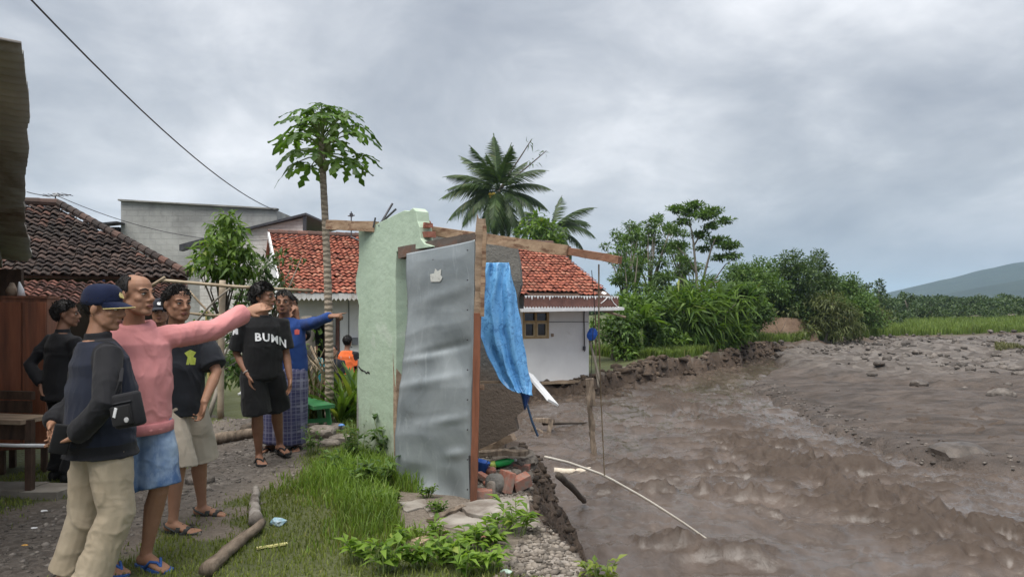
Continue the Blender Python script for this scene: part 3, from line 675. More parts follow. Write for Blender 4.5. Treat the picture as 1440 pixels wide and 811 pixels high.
# ---- corrugated eave of the near shed on the left
shed = thing('tin_shed', 'near shed with a grey corrugated roof, seen from under its eave', 'shed', (0, 0, 0), 0)
E0, E1 = Vector((-2.42, 3.52, 2.83)), Vector((-6.05, 8.9, 2.10))
nu_, nv_ = 420, 9
uu = np.linspace(0, 1, nu_); L_ = (E1 - E0).length
vd = Vector((-.92, -.38, .10)).normalized()
pts = np.empty((nu_, nv_, 3))
rag = (fbm(np.c_[uu * 14, uu * 0], 3, 5) - .5) * .06 + .03 * np.sin(uu * 9)
for j in range(nv_):
    q = j / (nv_ - 1)
    base = np.array(E0)[None] + uu[:, None] * np.array(E1 - E0)[None] + np.array(vd)[None] * (q * 2.6 - rag[:, None] * (1 - q) * .8)
    base[:, 2] += .02 * np.sin(uu * L_ / .105 * 2 * PI) + .02 * np.sin(uu * 7 + 1) * (1 - q)
    pts[:, j] = base
me = np_mesh('corrugated_sheet', pts.reshape(-1, 3), grid_faces(nu_, nv_), True)
o = link('corrugated_sheet', me, M_ZINC_OLD, shed); md = o.modifiers.new('s', 'SOLIDIFY'); md.thickness = .006
off = vd * .30 - Vector((0, 0, .07))
MB().bar(E0 + off + (E1 - E0) * -.05, E1 + off, .05, .09).build('purlin', pm('grey_beam', (.25, .25, .24), (.36, .355, .34), 4, .7), shed)
off = vd * 1.0 - Vector((0, 0, .07)); MB().bar(E0 + off, E1 + off, .06, .09).build('purlin', M_WOODD, shed)
MB().bar(E0 + Vector((-.28, .05, -.02)), E0 + Vector((-.02, -.25, .03)), .10, .05).build('white_trim', M_BOARD, shed)
q = E1 + vd * .45; MB().bar((q.x, q.y - .2, -.1), (q.x, q.y - .2, q.z - .1), .12, .12, (0, 1, 0)).build('post', M_WOODD, shed)
w0 = E0 + vd * 1.3; w1 = E1 + vd * 1.1
MB().prism([(w0.x - .9, w0.y, -.1), (w1.x, w1.y, -.1), (w1.x, w1.y, w1.z - .12), (w0.x - .9, w0.y, w0.z - .12)], (-.1, -.06, 0)).build('plank_wall', M_WOOD, shed)
MB().prism([(w1.x + .02, w1.y + .02, -.1), (w1.x + 1.0, w1.y + .3, -.1), (w1.x + 1.0, w1.y + .3, 2.0), (w1.x + .02, w1.y + .02, 2.0)], (-.02, .08, 0)).build('end_wall', M_WOODD, shed)

# ================================================================== THE RUINED WASHROOM
WD = Vector((.61, -.793, 0)).normalized(); WN = Vector((.793, .61, 0)).normalized(); W0 = Vector((-1.585, 7.32, 0))
t = NT('green_plaster'); c = t.mix(t.ramp(t.noise(1.3, 6, .6, .3), [(.3, 0.0), (.7, 1.0)]), (.37, .475, .355), (.44, .545, .425))
vst = t.map((5, 5, .5)); c = t.mix(t.ramp(t.noise(2.4, 6, .7, .2, vst), [(.52, 0.0), (.75, .55)]), c, (.33, .42, .31))
c = t.mix(t.ramp(t.noise(30, 3, .6), [(.70, 0.0), (.74, .8)]), c, (.20, .22, .17))
c = t.mix(t.ramp(t.noise(2.1, 4, .6, .6), [(.60, 0.0), (.66, .7)]), c, (.52, .60, .50))
z_ = t.n('ShaderNodeSeparateXYZ'); t.l(t.vec, z_.inputs[0]); lo_ = t.n('ShaderNodeMapRange'); lo_.inputs[1].default_value = .55; lo_.inputs[2].default_value = .05; t.l(t.math('ADD', z_.outputs[2], t.math('MULTIPLY', t.math('SUBTRACT', t.noise(6, 6, .7), .5), .9)), lo_.inputs[0])
c = t.mix(t.math('MULTIPLY', lo_.outputs[0], .7), c, (.20, .19, .14)); c = t.mix(t.ramp(t.noise(1.0, 7, .75, 1.5, t.map((1.5, 1.5, .9))), [(.63, 0.0), (.655, .8)]), c, (.33, .35, .29))
t.col(c).rough(.75); t.bump(t.noise(7, 5, .6), .012); M_GREEN = t.m
gw = thing('green_wall', 'broken pale green plastered wall standing left of the tin door', 'wall', W0, math.atan2(WD.y, WD.x))
outl = [(0, -.15), (.01, .5), (-.03, .75), (.02, 1.0), (.0, 1.35), (.02, 1.55), (-.05, 1.7), (-.06, 1.82), (.01, 1.98), (.02, 2.15), (.01, 2.32), (.15, 2.335), (.3, 2.335), (.45, 2.36), (.64, 2.385), (.80, 2.41), (.97, 2.43), (1.06, 2.415), (1.13, 2.435), (1.19, 2.40), (1.21, 2.31), (1.25, 2.25), (1.265, 2.15), (1.33, 2.10), (1.46, 2.07), (1.46, 2.058), (.82, 2.055), (.80, 1.8), (.815, 1.2), (.80, .6), (.82, -.15)]
b_ = bmesh.new(); vs = [b_.verts.new((x, 0, z)) for x, z in outl]; f_ = b_.faces.new(vs)
r_ = bmesh.ops.extrude_face_region(b_, geom=[f_]); bmesh.ops.translate(b_, verts=[v for v in r_['geom'] if isinstance(v, bmesh.types.BMVert)], vec=(0, .13, 0)); bmesh.ops.recalc_face_normals(b_, faces=b_.faces)
me = D.meshes.new('plaster'); b_.to_mesh(me); b_.free(); o = link('plaster', me, M_GREEN, gw); md = o.modifiers.new('b', 'BEVEL'); md.width = .008; md.segments = 2
me = np_mesh('concrete_edge', *[np.array(q) for q in ([], [])]) if False else None
MB().prism([(-.075, .02, -.15), (-.012, .02, -.15), (-.012, .02, .98), (-.05, .02, 1.0), (-.07, .02, .6)], (0, .09, 0)).build('concrete_edge', M_CONC, gw)
MB().box((1.295, .07, 2.185), (.10, .085, .05), None, .006).build('brick', pm('exposed_brick', (.26, .10, .07), (.38, .17, .12), 8, .9, 40, .004), gw); MB().box((1.28, .065, 2.27), (.05, .08, .045), None, .008).build('brick', pm('exposed_brick', (.26, .10, .07), (.38, .17, .12), 8, .9, 40, .004), gw)
ck = MB(); pz = Vector((.02, -.002, .93))
for i in range(7):
    nx = pz + Vector((random.uniform(.02, .045), 0, random.uniform(-.02, .018))); ck.bar(pz, nx, .006, random.uniform(.006, .016), (0, 0, 1)); pz = nx
ck.build('crack', M_DARK_IN, gw)

def Wp(s, z, n=0): return W0 + WD * s + WN * n + Vector((0, 0, z))
o = MB().bar(P(560, 358, 6.78), P(563, 640, 6.70), .05, .11, (1, 1, 0), 6, .004).build('door_jamb', M_WOOD); tag(o, 'split wooden door jamb between green wall and tin door', 'door jamb')
o = MB().bar(P(564, 356, 6.62), P(676, 331, 5.76), .07, .11, (0, 0, 1), 8, .004, .55).build('door_lintel', pm('old_lintel', (.075, .06, .052), (.16, .13, .11), 3, .85, 20, .006, stain=(.17, .08, .05), ssc=3)); tag(o, 'grey weathered lintel over the tin door', 'beam')
# zinc door
door = thing('tin_door', 'tall dented grey zinc door hanging open in its wooden frame', 'door', P(661, 702, 5.66))
c4 = [np.array(P(555, 688, 6.02)), np.array(P(662, 702, 5.66)), np.array(P(667, 337, 5.66)), np.array(P(575, 357, 6.22))]
nu_, nv_ = 60, 150; a, b = np.meshgrid(np.linspace(0, 1, nu_), np.linspace(0, 1, nv_), indexing='ij'); a = a.ravel(); b = b.ravel()
V = (c4[0] * ((1 - a) * (1 - b))[:, None] + c4[1] * (a * (1 - b))[:, None] + c4[2] * (a * b)[:, None] + c4[3] * ((1 - a) * b)[:, None])
nrm = np.cross(c4[1] - c4[0], c4[3] - c4[0]); nrm /= np.linalg.norm(nrm); nrm *= np.sign(-nrm[1])
pd = np.c_[a * .7, b * 2.1]
dent = (ridge(pd * np.array([1.7, 2.3]) + 3.3, 2, 101, .4) - .62) * .022 + (fbm(pd * 1.5, 2, 103) - .5) * .06
for (ua, ub, sa_, sb_, am) in [(.25, .56, .30, .03, .018), (.5, .58, .5, .018, -.02), (.7, .30, .25, .02, .02), (.3, .30, .35, .05, -.02), (.55, .80, .4, .03, .014), (.2, .06, .2, .05, -.045), (.6, .04, .2, .05, -.02), (.8, .17, .14, .02, .022), (.4, .45, .4, .02, .015), (.15, .42, .12, .14, .018)]:
    dent += am * np.exp(-((a - ua) / sa_) ** 2 - ((b - ub - .06 * (a - ua)) / sb_) ** 2)
dent += -.05 * sstep(.10 - b, 0, .1) * np.sin(a * 9 + 1) * .6
edge_ = np.minimum(1, (1 - a) / .06); dent *= edge_
sg = np.sin(a * PI); V[:, 2] += -.02 * sg * (1 - b) ** 8 + (fbm(np.c_[a * 5, b * 0], 2, 7) - .5) * .04 * (b < .01)
V = V + nrm[None] * dent[:, None] - np.array(door.location)[None]
V[:, 0] += -.02 * np.sin(b * 7) * (1 - a) ** 3
me = np_mesh('zinc_sheet', V, grid_faces(nu_, nv_), True)
t = NT('zinc_sheet'); c = t.mix(t.ramp(t.noise(1.4, 6, .6, .8), [(.35, 0.0), (.65, 1.0)]), (.225, .255, .27), (.35, .385, .40))
c = t.mix(t.ramp(t.noise(2.3, 7, .7, 1.2, t.map((4, 4, 1))), [(.56, 0.0), (.72, .55)]), c, (.44, .48, .50)); c = t.mix(t.ramp(t.noise(5, 5, .7), [(.62, 0.0), (.75, .5)]), c, (.15, .155, .155)); c = t.mix(t.ramp(t.noise(4.5, 7, .78, .6), [(.66, 0.0), (.73, .7)]), c, (.20, .115, .07)); c = t.mix(t.ramp(t.noise(60, 2, .5), [(.74, 0.0), (.78, .6)]), c, (.10, .08, .07))
t.col(c).rough(t.ramp(t.noise(3, 4), [(.3, .42), (.7, .56)])).set(Metallic=.35, Specular_IOR_Level=.5); t.bump(t.noise(5, 3, .5, .5), .008, .5); M_ZINC = t.m
o = link('zinc_sheet', me, M_ZINC, door); md = o.modifiers.new('s', 'SOLIDIFY'); md.thickness = .008; md.offset = -1
L = door.location
def toL(p): return Vector(p) - L
MB().bar(toL(P(666, 706, 5.60)), toL(P(672, 440, 5.60)), .055, .07, (0, 1, 0), 8, .004).build('lower_stile', M_WOODR, door)
MB().bar(toL(P(672, 440, 5.61)), toL(P(676, 308, 5.60)), .06, .06, (0, 1, 0), 8, .006).build('upper_stile', M_WOOD, door)
MB().bar(toL(P(678, 445, 5.57)), toL(P(682, 318, 5.57)), .03, .05, (0, 1, 0), 8, .005).build('splinter_strip', M_WOODB, door)
MB().prism([toL(P(668, 330, 5.58)), toL(P(685, 330, 5.58)), toL(P(682, 306, 5.58)), toL(P(677, 318, 5.58)), toL(P(671, 300, 5.58))], (0, .05, 0)).build('broken_top', M_WOOD, door)
MB().bar(toL(P(662, 706, 5.655)), toL(P(660, 640, 5.655)), .012, .03, (0, 1, 0)).build('hinge', M_METAL, door)
MB().tube([toL(P(610, 366, 6.03)) + Vector((0, -.11, 0)), toL(P(612, 366, 6.03)) + Vector((0, -.112, 0))], .004, 6).build('nail', M_METAL, door)
for i in range(9): q = .04 + .115 * i; MB().lathe(toL(P(661, 702 - 365 * q, 5.652)) + Vector((-.02, -.01, 0)), [(.007, -.004), (.006, .003), (.002, .005)], 8, Matrix.Rotation(PI / 2, 3, 'X')).build('nail', M_METAL, door)
cx, cy = .46, .885
st = MB(); sp = [(-.06, -.05), (.05, -.055), (.075, -.02), (.055, .0), (.06, .05), (.02, .035), (-.01, .06), (-.02, .02), (-.07, .015)]
bv = BVHTree.FromPolygons([Vector(v) for v in V], [tuple(int(q) for q in f) for f in grid_faces(nu_, nv_)])
uax = Vector(c4[1] - c4[0]).normalized(); nv3 = Vector(nrm)
def onto(bvh, p, n, off):
    h = bvh.ray_cast(p + n * .4, -n); return (h[0] + n * off) if h[0] else p + n * off
cen = Vector(c4[0] * (1 - cx) * (1 - cy) + c4[1] * cx * (1 - cy) + c4[2] * cx * cy + c4[3] * (1 - cx) * cy) - L
pp = [onto(bv, cen + uax * x + Vector((0, 0, z)), nv3, .006) for x, z in sp]
c0 = onto(bv, cen, nv3, .006)
me = D.meshes.new('sticker'); me.from_pydata([c0] + pp, [], [(0, i + 1, (i + 1) % len(pp) + 1) for i in range(len(pp))])
link('sticker', me, pm('torn_paper', (.48, .49, .46), (.62, .62, .58), 20, .8, stain=(.3, .3, .28), ssc=20), door)

# rear wall of the washroom: grey stub above, painted shade inside, mud plastered below
t = NT('mud_washed_wall'); z_ = t.n('ShaderNodeSeparateXYZ'); t.l(t.vec, z_.inputs[0])
lev = t.math('ADD', z_.outputs[2], t.math('MULTIPLY', t.noise(3, 6, .7), .7))
c = t.mix(t.ramp(lev, [(.0, 0.0), (1, 1.0)]), (.05, .04, .03), (.05, .04, .03))
base = t.mix(t.noise(9, 6, .7), (.125, .12, .108), (.25, .24, .215)); mudw = t.mix(t.noise(4, 6, .7), (.10, .078, .06), (.19, .15, .12)); shadec = t.mix(t.noise(3, 6, .7), (.10, .10, .095), (.15, .15, .145))
ca_ = t.n('ShaderNodeMapRange'); ca_.inputs[1].default_value = 1.1; ca_.inputs[2].default_value = 1.3; t.l(lev, ca_.inputs[0])
cb_ = t.n('ShaderNodeMapRange'); cb_.inputs[1].default_value = 2.1; cb_.inputs[2].default_value = 2.2; t.l(lev, cb_.inputs[0])
c = t.mix(ca_.outputs[0], mudw, shadec); c = t.mix(cb_.outputs[0], c, base); t.col(c).rough(.95); t.bump(t.noise(22, 6, .7), .02)
rw = thing('washroom_wall', 'rough grey wall stub of the ruined washroom behind the blue tarpaulin', 'wall', (0, 0, 0))
ol = [(640, 645), (640, 333), (668, 337), (700, 335), (724, 338), (727, 352), (731, 372), (733, 400), (727, 420), (729, 450), (736, 500), (742, 545), (735, 556), (738, 575), (724, 588), (728, 605), (712, 612), (708, 640)]
MB().prism([P(x, y, 7.3) for x, y in ol], (.02, .16, 0)).build('rear_panel', t.m, rw, bevel=0)
MB().prism([P(640, 645, 7.3) + Vector((-.45, -.02, 0)), P(640, 333, 7.3) + Vector((-.45, -.02, 0)), P(640, 333, 7.3) + Vector((0, -.002, 0)), P(640, 645, 7.3) + Vector((0, -.002, 0))], (0, .16, 0)).build('rear_panel', t.m, rw)

# roof timbers
o = MB().bar(P(461, 316, 7.35), P(530, 319, 7.05), .07, .1, (0, 0, 1), 5, .004).build('roof_beam', M_WOODB); tag(o, 'short brown beam jutting left from the green wall past the papaya trunk', 'beam')
o = MB().bar(P(590, 322, 6.75), P(800, 353, 6.0), .07, .088, (0, 0, 1), 12, .005).build('roof_beam', M_WOODB); tag(o, 'long light beam running right from the green wall over the tin door', 'beam', )
o = MB().bar(P(708, 338, 6.42), P(872, 366, 5.72), .06, .066, (0, 0, 1), 10, .006).build('roof_beam', pm('red_beam', (.20, .09, .055), (.33, .19, .12), 3, .8, 24, .005, stretch=(1, 6, 6), stain=(.12, .05, .035), ssc=3)); tag(o, 'red brown beam with a splintered end hanging out over the river', 'beam')
o = MB().bar(P(593, 322, 6.55), P(604, 312, 6.5), .04, .03).build('wood_stub', M_WOODR); tag(o, 'small splintered stub of wood on the broken top of the green wall', 'wood stub')
sk = MB().tube([P(533, 318, 6.95), P(552, 286, 7.0)], .011, 5).tube([P(533, 316, 6.97), P(557, 294, 6.9)], .011, 5).tube([P(525, 320, 7.0), P(528, 306, 7.0)], .009, 5).tube([P(541, 313, 6.93), P(545, 308, 6.9)], .008, 5)
tag(sk.build('steel_rods', M_METAL), 'bent steel rods sticking up behind the green wall', 'steel rods')

# blue tarpaulin
lp = [(676, 369), (672, 400), (668, 438), (674, 470), (686, 500), (700, 530), (713, 546), (722, 550)]
rp = [(715, 369), (721, 392), (727, 420), (732, 450), (736, 480), (741, 510), (747, 540), (749, 556)]
nv_, nu_ = 90, 48; V = np.empty((nv_, nu_, 3)); tt_ = np.linspace(0, 1, len(lp))
for i in range(nv_):
    q = i / (nv_ - 1); lx, ly = np.interp(q, tt_, [p[0] for p in lp]), np.interp(q, tt_, [p[1] for p in lp]); rx_, ry_ = np.interp(q, tt_, [p[0] for p in rp]), np.interp(q, tt_, [p[1] for p in rp])
    for j in range(nu_):
        s = j / (nu_ - 1); d = 6.25 - .25 * q; V[i, j] = P(lx + (rx_ - lx) * s, ly + (ry_ - ly) * s, d)
U2, Q2 = np.meshgrid(np.linspace(0, 1, nu_), np.linspace(0, 1, nv_)); fo = np.c_[(U2 * 3.2 + Q2 * 1.4).ravel(), (Q2 * 1.6).ravel()]
dep = (ridge(fo, 3, 111, .5) - .5).reshape(nv_, nu_) * .07 + .02 * np.sin(U2 * 16 + Q2 * 9 + 2 * np.sin(Q2 * 5)) * (1 - .4 * Q2)
V[..., 1] += dep; V[..., 0] += .004 * np.sin(Q2 * 30 + U2 * 7)
t = NT('blue_tarpaulin'); c = t.mix(t.ramp(t.noise(3, 4), [(.3, 0.0), (.7, 1.0)]), (.09, .285, .57), (.16, .40, .68))
c = t.mix(t.ramp(t.noise(15, 5, .75, 1.5), [(.50, 0.0), (.60, .8)]), c, (.035, .135, .33)); c = t.mix(t.ramp(t.noise(40, 3, .6), [(.66, 0.0), (.72, .7)]), c, (.35, .58, .80))
t.col(c).rough(.38).set(Specular_IOR_Level=.5)
tp = thing('blue_tarpaulin', 'torn bright blue patterned tarpaulin hanging beside the tin door', 'tarpaulin', P(700, 370, 6.25)); TL = np.array(tp.location)
me = np_mesh('sheet', V.reshape(-1, 3) - TL, grid_faces(nv_, nu_), True); o = link('sheet', me, t.m, tp); md = o.modifiers.new('s', 'SOLIDIFY'); md.thickness = .003
V2 = np.array([[P(x, y, 6.15) for x, y in row] for row in [[(728, 545), (737, 548), (747, 548)], [(733, 556), (740, 558), (746, 556)], [(735, 566), (739, 568), (743, 565)], [(737, 575), (738, 576), (740, 574)]]]); V2[:, 1, 1] -= .05
me = np_mesh('torn_tail', V2.reshape(-1, 3) - TL, grid_faces(4, 3), True); o = link('torn_tail', me, pm('dark_blue_tarp', (.02, .07, .25), (.03, .10, .33), 10, .4), tp); md = o.modifiers.new('s', 'SOLIDIFY'); md.thickness = .004

# ---- wires and antennas
def cable(label, a, b, sag, r=.008, name='power_cable'):
    a, b = Vector(a), Vector(b); pts = [a.lerp(b, i / 24) - Vector((0, 0, sag * 4 * (i / 24) * (1 - i / 24))) for i in range(25)]
    return tag(MB().tube(pts, r, 5).build(name, M_METAL), label, 'cable')
cable('thick power cable sloping down from the upper left to the concrete storey', P(388, 296, 25.5) + (P(20, -25, 9.0) - P(388, 296, 25.5)) * 1.5 + Vector((0, 0, 1.26)), P(388, 296, 25.5), .945, .014)
cable('thin wire running from the roof aerial towards the red roof', P(82, 276, 17.9), P(430, 330, 22.0), .55, .009)
cable('thin wire coming to the roof aerial from the near shed', P(38, 270, 14), P(80, 275, 17.9), .03, .009)
an = thing('tv_aerial', 'small aerial on a pole on the ridge of the dark tile roof', 'aerial', P(78, 292, 17.9))
MB().tube([(0, 0, -.15), (0, 0, .36)], .016, 6).build('pole', M_METAL, an); MB().tube([(-.32, 0, .30), (.36, .05, .33)], .012, 5).build('boom', M_METAL, an)
for i in range(6): MB().tube([(-.28 + i * .115, -.22, .30 + i * .006), (-.28 + i * .115, .24, .30 + i * .006)], .007, 4).build('element', M_METAL, an)
MB().box((.02, 0, .33), (.12, .1, .07)).build('junction_box', M_BOARD, an)
an = thing('roof_aerial', 'little dark aerial on the red roof ridge above the brown beam', 'aerial', P(494, 330, 21))
MB().tube([(0, 0, -.1), (0, 0, .68)], .018, 5).build('pole', M_METAL, an); MB().tube([(-.1, 0, .55), (.1, 0, .57)], .02, 5).build('boom', M_METAL, an); MB().box((0, 0, .58), (.09, .06, .1)).build('head', M_METAL, an); MB().tube([(-.02, 0, -.06), (.22, 0, -.17)], .03, 5).build('clamp', M_METAL, an)
# ================================================================== PEOPLE
class Blob:
    """closed shapes that are fused into one continuous skin"""
    def __init__(s): s.b = MB()
    def loft(s, secs, side, n=14, closed=True):
        """secs: (centre, rx, ry); rx runs along side"""
        side = Vector(side); m = len(secs); o = []; f = []
        for i, (c, rx, ry) in enumerate(secs):
            a = Vector(secs[max(i - 1, 0)][0]); b = Vector(secs[min(i + 1, m - 1)][0]); t = (b - a).normalized()
            x = side - t * side.dot(t)
            if x.length < .05: x = t.orthogonal()
            x.normalize(); y = t.cross(x)
            for k in range(n):
                q = 2 * PI * k / n; o.append(Vector(c) + x * math.cos(q) * rx + y * math.sin(q) * ry)
        for i in range(m - 1):
            for k in range(n): f.append((i * n + k, i * n + (k + 1) % n, (i + 1) * n + (k + 1) % n, (i + 1) * n + k))
        e = (m - 1) * n; f.append(tuple(range(n))[::-1]); f.append(tuple(e + k for k in range(n)))
        s.b.add(o, f); return s
    def limb(s, pts, rad, n=12, ends=True):
        pts = [Vector(p) for p in pts]; t0 = (pts[1] - pts[0]).normalized(); t1 = (pts[-1] - pts[-2]).normalized(); sd = t0.orthogonal()
        secs = [(p, r, r) for p, r in zip(pts, rad)]
        if ends:
            secs = [(pts[0] - t0 * rad[0] * .75, rad[0] * .55, rad[0] * .55)] + secs + [(pts[-1] + t1 * rad[-1] * .75, rad[-1] * .55, rad[-1] * .55)]
        return s.loft(secs, sd, n)
    def ell(s, c, r, M=None, n=12):
        pr = []
        c = Vector(c); o = []; f = []; m = n // 2 + 2
        for i in range(m):
            a = PI * (i + .02) / (m - 1 + .04)
            for k in range(n):
                q = 2 * PI * k / n; v = Vector((r[0] * math.sin(a) * math.cos(q), r[1] * math.sin(a) * math.sin(q), -r[2] * math.cos(a))); o.append((M @ v if M else v) + c)
        for i in range(m - 1):
            for k in range(n): f.append((i * n + k, i * n + (k + 1) % n, (i + 1) * n + (k + 1) % n, (i + 1) * n + k))
        f.append(tuple(range(n))[::-1]); e = (m - 1) * n; f.append(tuple(e + k for k in range(n)))
        s.b.add(o, f); return s
    def fuse(s, voxel, it=3, lam=.5):
        me = s.b.mesh('t'); o = D.objects.new('t', me); COL.objects.link(o)
        md = o.modifiers.new('r', 'REMESH'); md.mode = 'VOXEL'; md.voxel_size = voxel
        sm = o.modifiers.new('s', 'SMOOTH'); sm.factor = lam; sm.iterations = it
        dg = bpy.context.evaluated_depsgraph_get(); dg.update(); em = o.evaluated_get(dg).to_mesh()
        V = np.empty(len(em.vertices) * 3); em.vertices.foreach_get('co', V); V = V.reshape(-1, 3)
        L_ = np.empty(len(em.loops), np.int32); em.loops.foreach_get('vertex_index', L_)
        F = L_.reshape(-1, 4) if len(L_) == 4 * len(em.polygons) else None
        if F is None: F = np.array([list(p.vertices)[:4] if len(p.vertices) >= 4 else list(p.vertices) + [p.vertices[-1]] for p in em.polygons])
        N = np.empty(len(em.vertices) * 3); em.vertices.foreach_get('normal', N); N = N.reshape(-1, 3)
        o.evaluated_get(dg).to_mesh_clear(); D.objects.remove(o); D.meshes.remove(me)
        return V, F, N

def ik(a, b, l1, l2, pole):
    a, b, pole = Vector(a), Vector(b), Vector(pole); d = b - a; L_ = min(d.length, (l1 + l2) * .999); t = d.normalized(); b2 = a + t * L_
    x = (l1 * l1 - l2 * l2 + L_ * L_) / (2 * L_); h = math.sqrt(max(l1 * l1 - x * x, 0)); p = pole - t * pole.dot(t)
    return a + t * x + (p.normalized() * h if p.length > 1e-5 else Vector()), b2

def skin_mat(name, c1, c2):
    t = NT(name); c = t.mix(t.ramp(t.noise(9, 5, .6), [(.3, 0.0), (.7, 1.0)]), c1, c2); t.col(c).rough(.58).set(Specular_IOR_Level=.35, Subsurface_Weight=.08, Subsurface_Radius=(.02, .008, .004)); t.bump(t.noise(120, 3), .0008); return t.m
SK1 = skin_mat('brown_skin', (.29, .15, .092), (.37, .20, .128)); SK2 = skin_mat('dark_brown_skin', (.205, .10, .06), (.27, .14, .09)); SK3 = skin_mat('light_brown_skin', (.30, .165, .105), (.37, .21, .14))
def cloth(name, c1, c2, sc=4, wv=400, rough=.9, extra=None):
    t = NT(name); c = t.mix(t.ramp(t.noise(sc, 6, .65), [(.3, 0.0), (.7, 1.0)]), c1, c2)
    if extra: c = extra(t, c)
    t.col(c).rough(rough).set(Specular_IOR_Level=.2, Sheen_Weight=.08); t.bump(t.noise(wv, 3, .6), .0016); return t.m
M_HAIR = pm('black_hair', (.010, .009, .009), (.026, .022, .020), 40, .55, 160, .004, stretch=(1, 1, .3))
M_HAIRG = pm('greying_hair', (.02, .018, .017), (.06, .055, .05), 40, .6, 160, .004)
M_EYE = NT('eye_white').col((.55, .52, .48)).rough(.25).m
M_IRIS = NT('dark_iris').col((.012, .008, .006)).rough(.15).m
M_LIP = pm('lip_skin', (.21, .085, .068), (.26, .11, .09), 30, .5)
M_RUB = pm('black_rubber', (.014, .014, .014), (.03, .03, .03), 20, .7)
M_BLUERUB = pm('blue_rubber', (.03, .09, .30), (.05, .13, .40), 20, .6)
M_OLIVE = pm('grey_sandal', (.035, .037, .036), (.07, .072, .068), 20, .75)

def wrinkle(V, N, a, sc, seed, stretch=(1, 1, 1), pw=1.6):
    p = V * np.array(stretch) * sc; p = p + (fbm(V * 4, 2, seed + 9) - .5)[:, None] * 1.4
    r_ = ridge(p, 3, seed, .5); return V + N * (a * (np.clip(r_ - .45, 0, 1) ** pw * 2.6 - .25))[:, None]

def place_mesh(name, VFN, m, parent, smooth=True):
    V, F = VFN[0], VFN[1]
    return link(name, np_mesh(name, V, F, smooth), m, parent)

